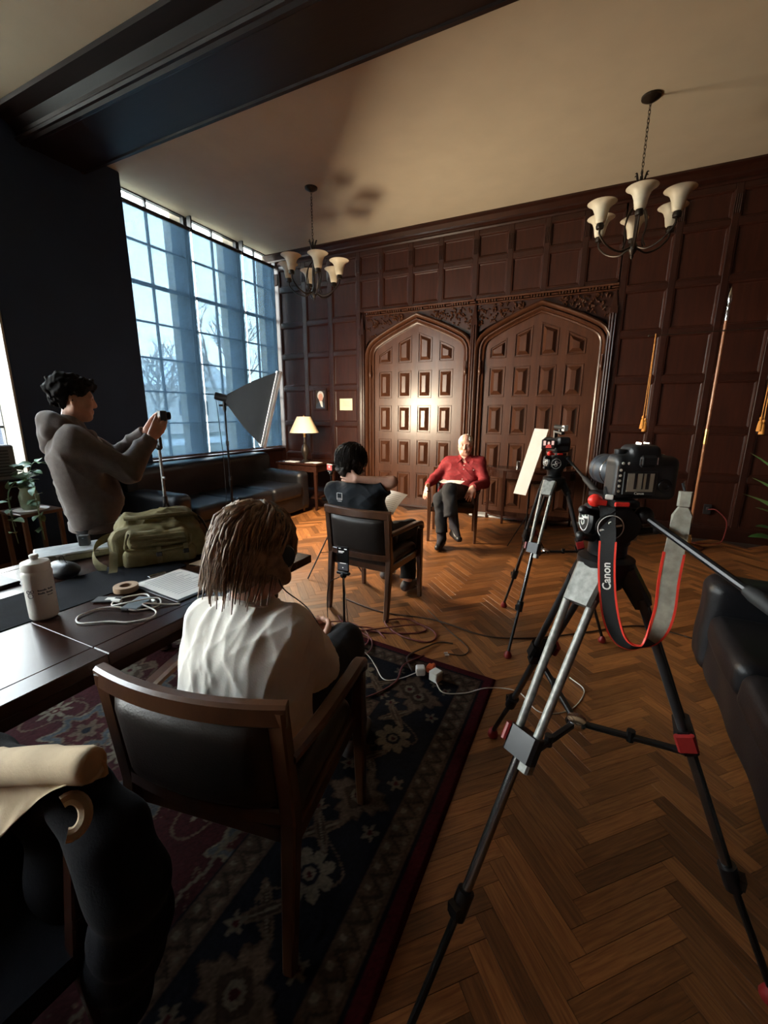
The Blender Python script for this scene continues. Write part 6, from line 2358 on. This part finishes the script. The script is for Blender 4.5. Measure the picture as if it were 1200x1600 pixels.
def ribbon(i0, i1, off, w, m, name, th=.0018, lift=0.0):
    mb = MB()
    v, f = [], []
    for i in range(i0, i1):
        p_, s_, nn = tw[i]
        c_ = p_ + s_ * off * wd[i] + nn * lift
        for a, b in ((-w, -th), (w, -th), (w, th), (-w, th)):
            v.append(tuple(c_ + s_ * a * wd[i] + nn * b))
    k = i1 - i0
    for i in range(k - 1):
        for j in range(4):
            f.append((i * 4 + j, i * 4 + (j + 1) % 4, (i + 1) * 4 + (j + 1) % 4, (i + 1) * 4 + j))
    f += [(0, 1, 2, 3), ((k - 1) * 4 + 3, (k - 1) * 4 + 2, (k - 1) * 4 + 1, (k - 1) * 4)]
    mb.add(v, f)
    return obj(name, mb, m, st_t, True, 40, world=True)


h_ = int(n_ * .64)
ribbon(0, h_ + 1, 0, 1.0, M['strap'], 'webbing')
ribbon(h_, n_, 0, 1.0, M['strapback'], 'suede_side')
ribbon(11, n_ - 6, -1.0, .13, M['rededge'], 'red_edge', .0024)
ribbon(11, n_ - 6, 1.0, .13, M['rededge'], 'red_edge', .0024)
# lettering along the strap
tx = text_mesh('Canon', .026, .0002)
V_t = tx.v[0]
i_mid = 17
out = []
arc = [0.0]
for i in range(1, n_):
    arc.append(arc[-1] + (tw[i][0] - tw[i - 1][0]).length)
s0 = arc[i_mid]
sgn = 1 if tw[i_mid][2].y < 0 else -1
for x, y, z in V_t:
    s = min(max(s0 - x, 0), arc[-1])
    i = max(0, min(n_ - 2, int(np.searchsorted(arc, s) - 1)))
    fr = (s - arc[i]) / max(1e-6, arc[i + 1] - arc[i])
    p_ = tw[i][0].lerp(tw[i + 1][0], fr)
    sd_ = tw[i][1].lerp(tw[i + 1][1], fr)
    nn = tw[i][2].lerp(tw[i + 1][2], fr)
    out.append(tuple(p_ + sd_ * (y * 1.0) * (1 if sd_.x > 0 else -1) * -1 + nn * sgn * (.0024 + z)))
tx.v = [np.array(out)]
obj('lettering', tx, M['paper'], st_t, world=True)
pe, se, ne = tw[-1]
bkm = MB().bar(pe + Vector((0, 0, -.03)), pe + Vector((0, 0, .012)), .042, .008, (0, 1, 0), ch=.004).bar(pe + Vector((0, 0, .012)), pe + Vector((0, 0, .032)), .042, .008, (0, 1, 0), .022, .008, .003).bar(pe + Vector((0, 0, .034)), pe + Vector((0, 0, .068)), .028, .010, (0, 1, 0), ch=.004)
obj('buckle', bkm, M['strapback'], st_t, world=True)
obj('thin_strap', MB().tube([tuple(pe + Vector((0, 0, .06))), (.186, 1.17, 1.345)], .003, 6), M['strap'], st_t, True, world=True)
obj('strap_keeper', MB().box(-.009, .009, -.004, .004, -.006, .006, .002).xf(Matrix.Translation((.040, 1.140, 1.305))), M['whiteplastic'], st_t, world=True)

# ------------------------------------------------------------------ camcorder on the second tripod
RZ2 = math.atan2(.50, .86)
t = thing('camcorder', 'small black camcorder with lit flip-out screen on the far tripod', 'camera', (P2.x, P2.y, P2.z + .0015), RZ2)
S = SDF((-.08, -.12, -.01), (.09, .15, .15), .005)
cushion(S, -.045, .055, -.075, .08, 0, .085, .02, .01)
cushion(S, -.03, .04, -.09, -.03, .05, .095, .012, .01)
obj('body', S.mesh(), M['blackplastic'], t, True, 180)
obj('lens', MB().lathe([(.001, 0), (.036, 0), (.036, .04), (.040, .045), (.040, .075), (.034, .078), (.001, .06)], 20, (.005, .075, .045), (0, 1, 0)), M['blackmetal'], t, True, 40)
obj('top_handle', MB().bar((.005, -.05, .115), (.005, .06, .125), .022, .018, ch=.005).bar((.005, .05, .08), (.005, .05, .125), .02, .02), M['blackplastic'], t)
obj('microphone', MB().tube([(.012, -.06, .148), (.012, .07, .152)], .014, 12).box(-.003, .025, -.02, .0, .125, .14), M['rubber'], t, True, 40)
obj('receiver', MB().box(.0, .030, -.062, -.035, .128, .165, .004), M['silver'], t)
obj('screen_hinge', MB().box(-.052, -.044, -.075, -.055, .03, .075), M['blackplastic'], t)
M['scr_red'] = emat('screen_red', (.75, .10, .08), .55)
M['scr_pink'] = emat('screen_pink', (.85, .55, .48), .7)
M['scr_dark'] = emat('screen_dark', (.06, .03, .025), .2)
sm = obj('screen', MB().box(-.135, -.052, -.080, -.070, .022, .080, .002), M['blackplastic'], t)
obj('screen_image', MB().box(-.128, -.060, -.0810, -.0798, .028, .074), M['scr_dark'], sm)
obj('screen_face', MB().add([(x, -.0815, z) for x, z in elp(-.094, .058, .007, .010)], [tuple(range(20))]), M['scr_pink'], sm)
obj('screen_shirt', MB().add([(-.112, -.0815, .030), (-.074, -.0815, .030), (-.080, -.0815, .048), (-.094, -.0815, .052), (-.108, -.0815, .046)], [(0, 1, 2, 3, 4)]), M['scr_red'], sm)
obj('screen_light', MB().box(-.127, -.112, -.0814, -.0812, .045, .073).box(-.076, -.061, -.0814, -.0812, .048, .072), M['scr_pink'], sm)

# ------------------------------------------------------------------ reflector card on a thin stand
t = thing('reflector_board', 'white reflector board on a thin stand beside the seated person in red', 'reflector', (-.62, 4.70, 0))
c0 = Vector((-.60, 4.62, 1.0))
a_, b_ = Vector((.14, -.17, .0)), Vector((.085, -.02, .35))
nb = -(a_.cross(b_)).normalized() * -1
q4 = [c0 - a_ * .55 - b_, c0 + a_ * .55 - b_ - Vector((0, 0, -.02)), c0 + a_ * .55 + b_, c0 - a_ * .55 + b_]
vv = [tuple(p_) for p_ in q4] + [tuple(p_ - nb * .006) for p_ in q4]
M['card'] = mat('white_foam_board', (.40, .395, .38), .7, var=.02)
obj('board', MB().add(vv, [(0, 1, 2, 3), (7, 6, 5, 4), (0, 4, 5, 1), (1, 5, 6, 2), (2, 6, 7, 3), (3, 7, 4, 0)]), M['card'], t, world=True)
sp_ = Vector((-.60, 4.72, 0))
obj('pole', MB().tube([sp_ + Vector((0, 0, .2)), sp_ + Vector((0, 0, .70)), c0 - nb * .024 + Vector((0, 0, .1))], .007, 8), M['blackmetal'], t, True, world=True)
for k in range(3):
    a = 2 * PI * k / 3 + .5
    obj('leg', MB().tube([sp_ + Vector((0, 0, .42)), sp_ + Vector((.24 * math.cos(a), .24 * math.sin(a), .008))], .006, 6), M['blackmetal'], t, True, world=True)
obj('clamp', MB().box(-.02, .02, -.015, .015, -.025, .025, .004).xf(Matrix.Translation(c0 - nb * .040)), M['blackplastic'], t, world=True)

# ------------------------------------------------------------------ small tripods and phone stands
def thin_tripod(t, x, y, z_leg, top, spread, a0, m, r=.008):
    obj('pole', MB().tube([(x, y, z_leg * .35), (x, y, top)], r, 8), m, t, True, world=True)
    for k in range(3):
        a = a0 + 2 * PI * k / 3
        obj('leg', MB().tube([(x, y, z_leg), (x + spread * math.cos(a), y + spread * math.sin(a), .008)], r * .8, 6), M['blackmetal'], t, True, world=True)
        obj('brace', MB().tube([(x, y, z_leg * .45), (x + spread * .5 * math.cos(a), y + spread * .5 * math.sin(a), z_leg * .5)], r * .4, 5), M['blackmetal'], t, True, world=True)
    obj('collar', MB().tube([(x, y, z_leg - .03), (x, y, z_leg + .03)], r * 1.7, 10), M['blackplastic'], t, True, 40, world=True)


x, y = -3.03, 2.2
t = thing('light_tripod', 'slim silver tripod with empty phone clamp beside the standing person', 'tripod', (x, y, 0))
thin_tripod(t, x, y, .82, 1.24, .34, .7, M['carbon'], .011)
obj('ball_head', MB().ball((x, y, 1.235), .026, 12, 8).tube([(x - .05, y, 1.235), (x, y, 1.235)], .006, 6), M['blackplastic'], t, True, world=True)
obj('clamp', MB().box(x + .012, x + .024, y - .012, y + .012, 1.235, 1.31).box(x - .03, x + .024, y - .012, y + .012, 1.302, 1.312).box(x - .036, x - .026, y - .012, y + .012, 1.285, 1.335), M['blackplastic'], t, world=True)
obj('crank', MB().tube([(x, y, 1.0), (x + .055, y - .02, 1.0)], .008, 8).ball((x + .058, y - .021, 1.0), .012, 8, 6), M['blackplastic'], t, True, world=True)

x, y = -2.16, 3.27
t = thing('compact_camera', 'tiny camera with glowing red screen left of the person in black', 'camera', (x, y, .98), math.radians(-25))
obj('body', MB().box(-.05, .05, -.018, .018, 0, .062, .005), M['blackplastic'], t)
obj('lens', MB().lathe([(.02, 0), (.022, .03), (.018, .032), (.001, .026)], 14, (0, .018, .03), (0, 1, 0)), M['blackmetal'], t, True, 40)
sm = obj('screen', MB().box(-.040, .040, -.0195, -.0178, .008, .056), M['scr_red'], t)
obj('screen_face', MB().add([(x_, -.0198, z_) for x_, z_ in elp(.0, .038, .011, .012)], [tuple(range(20))]), M['scr_pink'], sm)
t = thing('mini_tripod', 'thin black tripod under the tiny camera with red screen', 'tripod', (x, y, 0))
thin_tripod(t, x, y, .45, .955, .30, -1.9, M['blackmetal'], .008)
obj('head', MB().ball((x, y, .955), .02, 10, 6).box(x - .025, x + .025, y - .02, y + .02, .968, .979, .003), M['blackplastic'], t, True, 40, world=True)

x, y = -1.315, 2.10
t = thing('phone_stand', 'slim black phone stand standing on the rug edge among cables', 'stand', (x, y, 0))
obj('pole', MB().tube([(x, y, .03), (x, y, .53)], .0075, 8), M['blackmetal'], t, True, world=True)
for k in range(3):
    a = .4 + 2 * PI * k / 3
    obj('leg', MB().tube([(x, y, .10), (x + .15 * math.cos(a), y + .15 * math.sin(a), .022)], .006, 6), M['blackmetal'], t, True, world=True)
obj('holder', MB().ball((x, y, .525), .022, 10, 6).box(x - .045, x + .045, y - .012, y + .012, .53, .548, .004).box(x - .012, x + .012, y + .014, y + .024, .53, .63, .003), M['blackplastic'], t, True, 40, world=True)
t = thing('smartphone', 'black smartphone with dark recording screen on the slim stand', 'phone', (x, y, .549), math.radians(4))
obj('body', MB().box(-.040, .040, -.006, .004, .001, .162, .005), M['blackplastic'], t)
sm = obj('screen', MB().box(-.0365, .0365, -.0068, -.0058, .005, .158), M['leather'], t)
M['scr_white'] = emat('screen_white', (.9, .9, .9), .7)
M['scr_grey'] = emat('screen_grey', (.10, .10, .11), .3)
obj('lower_panel', MB().box(-.034, .034, -.0072, -.0066, .010, .058), M['scr_grey'], sm)
for x0, x1, z0, z1 in ((-.028, .010, .128, .133), (-.028, .002, .121, .1235), (-.020, .022, .054, .0575), (-.003, .003, .024, .030), (-.026, -.012, .148, .151), (.012, .028, .144, .149)):
    obj('readout', MB().box(x0, x1, -.0076, -.0070, z0, z1), M['scr_white'], sm)

# ------------------------------------------------------------------ banner pole, tassels
M['flagwood'] = mat('honey_wood_pole', (.30, .12, .05), .3, var=.2, scale=10, coat=.5)
M['gold'] = mat('gold_silk_cord', (.62, .26, .04), .6, var=.2, scale=80)
x, y = 1.06, 5.79
t = thing('banner_pole', 'tall wooden banner pole with brass spear tip and crossbar by the panelling', 'flagpole', (x, y, 0))
obj('base', MB().lathe([(.001, 0), (.15, .001), (.155, .012), (.14, .022), (.06, .04), (.035, .06), (.030, .12), (.024, .15), (.001, .15)], 28, (x, y, 0)), M['brass'], t, True, 40, world=True)
obj('pole', MB().tube([(x, y, .14), (x, y, 2.46)], .016, 12), M['flagwood'], t, True, world=True)
obj('ferrule', MB().tube([(x, y, 1.18), (x, y, 1.34)], .0185, 12), M['brass'], t, True, world=True)
obj('spear_tip', MB().lathe([(.017, 2.44), (.019, 2.46), (.019, 2.53), (.014, 2.55), (.022, 2.57), (.012, 2.59), (.024, 2.63), (.020, 2.68), (.001, 2.76)], 12, (x, y, 0)), M['chrome'], t, True, 50, world=True)
obj('crossbar', MB().tube([(.395, y - .03, 2.335), (1.72, y - .03, 2.345)], .0055, 8).ball((.39, y - .03, 2.335), .015, 8, 6).ball((1.725, y - .03, 2.345), .015, 8, 6), M['bronze'], t, True, world=True)


def tassel(xt, lab, zb):
    yt = y - .03
    tt = thing('tassel_cord', lab, 'tassel', (xt, yt, 2.34), 0, 'gold tassel cords')
    for k in (0, 1):
        dx = .014 if k else -.010
        zz = zb - .03 * k
        obj('cord', MB().tube(smooth_path([(xt, yt - .012, 2.352), (xt + dx * .3, yt - .012, 2.1), (xt + dx, yt - .012, zz + .14)], 6), .0048, 6), M['gold'], tt, True, world=True)
        obj('tassel', MB().lathe([(.001, .15), (.012, .145), (.016, .125), (.010, .112), (.018, .10), (.024, .04), (.026, .0), (.001, .002)], 12, (xt + dx, yt - .012, zz)), M['gold'], tt, True, 50, world=True)


tassel(.45, 'gold tassel cord hanging at the near end of the crossbar', 1.335)
tassel(1.50, 'gold tassel cord at the picture edge, beyond the banner pole', 1.33)

# ------------------------------------------------------------------ wall outlet with red cord
t = thing('wall_outlet', 'dark wall outlet with a red cord low on the panelling', 'outlet', (1.29, YW, .36))
obj('plate', MB().box(1.25, 1.33, YW - .008, YW + .0, .31, .43, .003), M['blackplastic'], t, world=True)
obj('plug', MB().box(1.275, 1.305, YW - .04, YW - .008, .36, .395, .004), M['rubber'], t, world=True)
M['redcord'] = mat('dark_red_cable', (.16, .02, .018), .5, var=.15)
obj('cord', MB().tube(smooth_path([(1.29, YW - .04, .375), (1.36, YW - .10, .385), (1.46, YW - .14, .28), (1.47, YW - .16, .14), (1.42, YW - .2, .008), (1.2, YW - .3, .006), (1.05, YW - .28, .006)], 6), .006, 6), M['redcord'], t, True, world=True)


# ------------------------------------------------------------------ plants
def leaf(mb, base, tip_, width, nrm, curl=.15, n=7):
    b, e = Vector(base), Vector(tip_)
    d = e - b
    s = d.cross(Vector(nrm)).normalized()
    up = s.cross(d).normalized()
    v = []
    for i in range(n + 1):
        t_ = i / n
        w = width * (math.sin(PI * t_ ** .8) ** .8 if 0 < t_ < 1 else 0.02)
        c = b + d * t_ + up * (curl * d.length * (math.sin(PI * t_) - t_ * .6))
        for k in (-1, -.5, 0, .5, 1):
            v.append(tuple(c + s * w * k - up * abs(k) * w * .25 * (-1)))
    f = [(i * 5 + k, i * 5 + k + 1, (i + 1) * 5 + k + 1, (i + 1) * 5 + k) for i in range(n) for k in range(4)]
    return mb.add(v, f)


M['leaf'] = mat('glossy_green_leaf', (.03, .10, .025), .35, col2=(.07, .18, .05), scale=14)
M['ivy'] = mat('pale_green_ivy_leaf', (.05, .12, .06), .4, col2=(.16, .24, .12), scale=18)
M['pot'] = mat('dark_ceramic_pot', (.02, .018, .016), .4, var=.2)
x, y = 1.42, 3.72
t = thing('potted_plant', 'broad-leaved green houseplant at the picture edge beyond the sofa', 'plant', (x, y, 0))
obj('pot', MB().lathe([(.001, 0), (.12, .001), (.125, .02), (.17, .30), (.175, .32), (.16, .32), (.155, .30), (.001, .29)], 22, (x, y, 0)), M['pot'], t, True, 40, world=True)
r = random.Random(3)
spec_l = [((.93, 3.60, 1.0), .5), ((.98, 3.50, .93), .4), ((1.0, 3.52, .80), .35), ((1.00, 3.62, .70), .3), ((1.05, 3.40, .86), .3)]
for k in range(16):
    a = r.uniform(0, 2 * PI)
    l = r.uniform(.28, .5)
    spec_l.append(((x + l * math.cos(a), y + l * math.sin(a), r.uniform(.6, 1.35)), .5))
for tp, _ in spec_l:
    tp = Vector(tp)
    mid = Vector((x, y, .30)).lerp(tp, .45) + Vector((0, 0, .12))
    lf = obj('leaf', leaf(MB(), mid, tp, r.uniform(.065, .09), (0, 0, 1), .12), M['leaf'], t, True, 180, world=True)
    obj('stalk', MB().tube(smooth_path([(x, y, .29), tuple(Vector((x, y, .45)).lerp(mid, .5)), tuple(mid)], 4), .005, 5), M['leaf'], t, True, world=True)

x, y = -4.62, 2.02
t = thing('plant_stand', 'low dark wooden stand holding the ivy vase near the pier', 'stand', (x, y, 0))
obj('top', MB().box(x - .2, x + .2, y - .2, y + .14, .59, .62, .006), M['chairwood'], t, world=True)
for dx in (-.17, .17):
    for dy in (-.17, .11):
        obj('leg', MB().bar((x + dx, y + dy, 0), (x + dx, y + dy, .59), .035, .035, (0, 1, 0), ch=.004), M['chairwood'], t, world=True)
tag(obj('doily', MB().lathe([(.13, 0), (.135, .002), (.001, .003)], 20, (x, y - .03, .6205)), M['paper'], None, True, 40), 'white mat under the glass vase of ivy', 'mat')
M['vase'] = mat('green_tinted_glass', (.20, .25, .16), .12, var=.1, coat=.5)
t = thing('ivy_vase', 'trailing pale green ivy in a glass vase by the left window', 'plant', (x, y - .03, .624))
obj('vase', MB().lathe([(.001, 0), (.06, .001), (.075, .03), (.08, .12), (.06, .18), (.065, .20), (.058, .20), (.052, .18), (.001, .17)], 20), M['vase'], t, True, 40)
r = random.Random(9)
for k in range(9):
    a = r.uniform(0, 2 * PI)
    hgt = r.uniform(.10, .24)
    rad_ = r.uniform(.06, .20)
    dr = r.choice((0, 0, .3, .45, .55))
    c, s = math.cos(a), math.sin(a)
    pth = [(0, 0, .17), (.4 * rad_ * c, .4 * rad_ * s, .20 + hgt), (rad_ * c, rad_ * s, .22 + hgt * .9)]
    if dr:
        c, s = (.9, -.2) if k % 2 else (.55, -.75)
        rad_ = .24 + .04 * r.random()
        pth = [(0, 0, .17), (.12 * c, .12 * s, .27), (rad_ * c, rad_ * s, .20), (rad_ * 1.08 * c, rad_ * 1.08 * s, .20 - dr * .5), (rad_ * 1.04 * c + .02, rad_ * 1.04 * s, .20 - dr)]
    sp_ = smooth_path(pth, 5)
    vn = obj('vine', MB().tube(sp_, .0035, 5), M['ivy'], t, True)
    for q_ in range(3, len(sp_), 3 if dr else 2):
        b = Vector(sp_[q_])
        e = b + Vector((r.uniform(-1, 1), r.uniform(-1, 1), r.uniform(-.5, .5))).normalized() * r.uniform(.07, .11)
        obj('leaf', leaf(MB(), b, e, r.uniform(.026, .04), (r.uniform(-.4, .4), -.4, 1), .1, 5), M['ivy'], vn, True, 180)
t = thing('air_unit', 'grey window air unit at the left picture edge', 'air unit', (-4.95, 1.62, .88))
M['greyplastic'] = mat('grey_plastic', (.10, .10, .105), .5, var=.1)
obj('body', MB().box(-5.13, -4.80, 1.25, 2.02, .88, 1.20, .012), M['greyplastic'], t, world=True)
for i in range(9):
    obj('slat', MB().box(-4.802, -4.792, 1.30, 1.97, .92 + i * .028, .933 + i * .028), M['blackplastic'], t, world=True)

# ------------------------------------------------------------------ cables, chargers on the floor
def floor_cable(name, pts, r_, m, lab, z=.006, group=None):
    P_ = []
    for q_ in pts:
        zz = q_[2] if len(q_) > 2 else 0
        inside = q_[0] < -.36 and q_[1] < 2.22 + (-.37 - q_[0]) * .085
        P_.append((q_[0], q_[1], (.0135 if inside else .001) + r_ + zz))
    o = obj(name, MB().tube(smooth_path(P_, 7), r_, 7), m, None, True, 180)
    return tag(o, lab, 'cable', group)


M['cablered'] = mat('maroon_cable', (.14, .022, .022), .5, var=.1)
M['cablebrown'] = mat('brown_black_cable', (.035, .018, .012), .5, var=.1)
floor_cable('audio_cable', [(-1.62, 2.50), (-1.45, 2.36, .01), (-1.2, 2.42), (-1.02, 2.50), (-.95, 2.60), (-1.12, 2.68), (-1.25, 2.55, .012), (-1.08, 2.44), (-.88, 2.44), (-.86, 2.56), (-1.0, 2.62, .012), (-1.2, 2.47, .012), (-1.4, 2.30), (-1.5, 2.2, .01)], .0055, M['cablered'], 'maroon cable looped on the parquet beyond the rug edge')
floor_cable('audio_cable', [(-1.70, 2.30), (-1.50, 2.42, .012), (-1.30, 2.36, .01), (-1.22, 2.20), (-1.34, 2.06), (-1.5, 2.12, .012), (-1.42, 2.30, .022), (-1.24, 2.30, .012), (-1.16, 2.14), (-1.25, 2.02)], .0052, M['cablered'], 'maroon cable coiled around the foot of the phone stand')
floor_cable('audio_cable', [(-1.75, 2.42), (-1.52, 2.30, .02), (-1.36, 2.18, .012), (-1.48, 2.02), (-1.62, 2.12, .012), (-1.5, 2.26, .03), (-1.3, 2.42, .012), (-1.15, 2.36)], .005, M['cablered'], 'maroon cable heaped on the rug beside the white t-shirt')
floor_cable('extension_lead', [(-.83, 2.06, .01), (-.92, 2.20), (-.86, 2.36, .012), (-.80, 2.48), (-.72, 2.50)], .005, M['cablebrown'], 'short dark cord running from the chargers across the rug edge')
floor_cable('audio_cable', [(-1.10, 1.62), (-.96, 1.75), (-.88, 1.93), (-.90, 2.10, .008), (-.84, 2.28)], .0048, M['cablered'], 'maroon cable crossing the rug border under the chargers')
floor_cable('signal_cord', [(-1.75, 2.78), (-1.35, 2.70), (-.95, 2.76), (-.55, 2.70), (-.25, 2.82), (.05, 3.05), (.42, 3.35), (.75, 3.30)], .005, M['cablebrown'], 'long dark cord across the parquet toward the far tripod')
floor_cable('signal_cord', [(-1.05, 2.90), (-.80, 2.66), (-.62, 2.50), (-.62, 2.40), (-.71, 2.37)], .0035, M['cablebrown'], 'thin cord ending in a small white jack on the parquet')
tag(obj('jack_plug', MB().tube([(-.715, 2.372, .008), (-.735, 2.360, .008)], .006, 8).tube([(-.70, 2.352, .008), (-.722, 2.340, .008)], .006, 8), M['whiteplastic'], None, True), 'small white jack plugs lying on the parquet', 'plug')
floor_cable('phone_cable', [(-1.335, 2.085, .50), (-1.40, 2.06, .44), (-1.42, 2.07, .22), (-1.37, 2.04, .01), (-1.28, 2.0), (-1.35, 2.2)], .0028, M['rubber'], 'thin black lead hanging from the smartphone')
floor_cable('charger_lead', [(-.795, 2.055, .018), (-.87, 1.98), (-.95, 1.93), (-1.05, 2.02), (-1.14, 2.10), (-1.28, 2.12, .1), (-1.305, 2.085, .50)], .0028, M['whiteplastic'], 'white lead from the chargers up to the phone stand')
floor_cable('charger_lead', [(-.68, 2.03, .018), (-.61, 1.97), (-.50, 2.02), (-.40, 2.12), (-.25, 2.18), (-.12, 2.06), (.02, 2.15), (.08, 2.35), (.0, 2.45)], .003, M['whiteplastic'], 'white lead crossing the red rug edge to the tripods')
for lx_, ly_, rz_, lab in ((-.785, 2.075, .5, 'white charger cube at the left of the orange plug'), (-.685, 2.06, -.35, 'larger white charger cube at the right of the orange plug')):
    t = thing('charger_cube', lab, 'charger', (lx_, ly_, .0145), rz_)
    s_ = .026 if rz_ > 0 else .030
    obj('body', MB().box(-s_, s_, -s_, s_, 0, .048 + (s_ - .026) * 3, .006), M['whiteplastic'], t)
    obj('prongs', MB().box(-.012, -.009, s_, s_ + .016, .02, .027).box(.009, .012, s_, s_ + .016, .02, .027), M['chrome'], t)
M['orange'] = mat('orange_plug_plastic', (.75, .12, .03), .45, var=.1)
tag(obj('orange_socket', MB().box(-.762, -.715, 2.10, 2.15, .014, .056, .008).tube([(-.738, 2.145, .035), (-.738, 2.175, .03)], .012, 8), M['orange']), 'orange extension socket between the white charger cubes', 'socket')
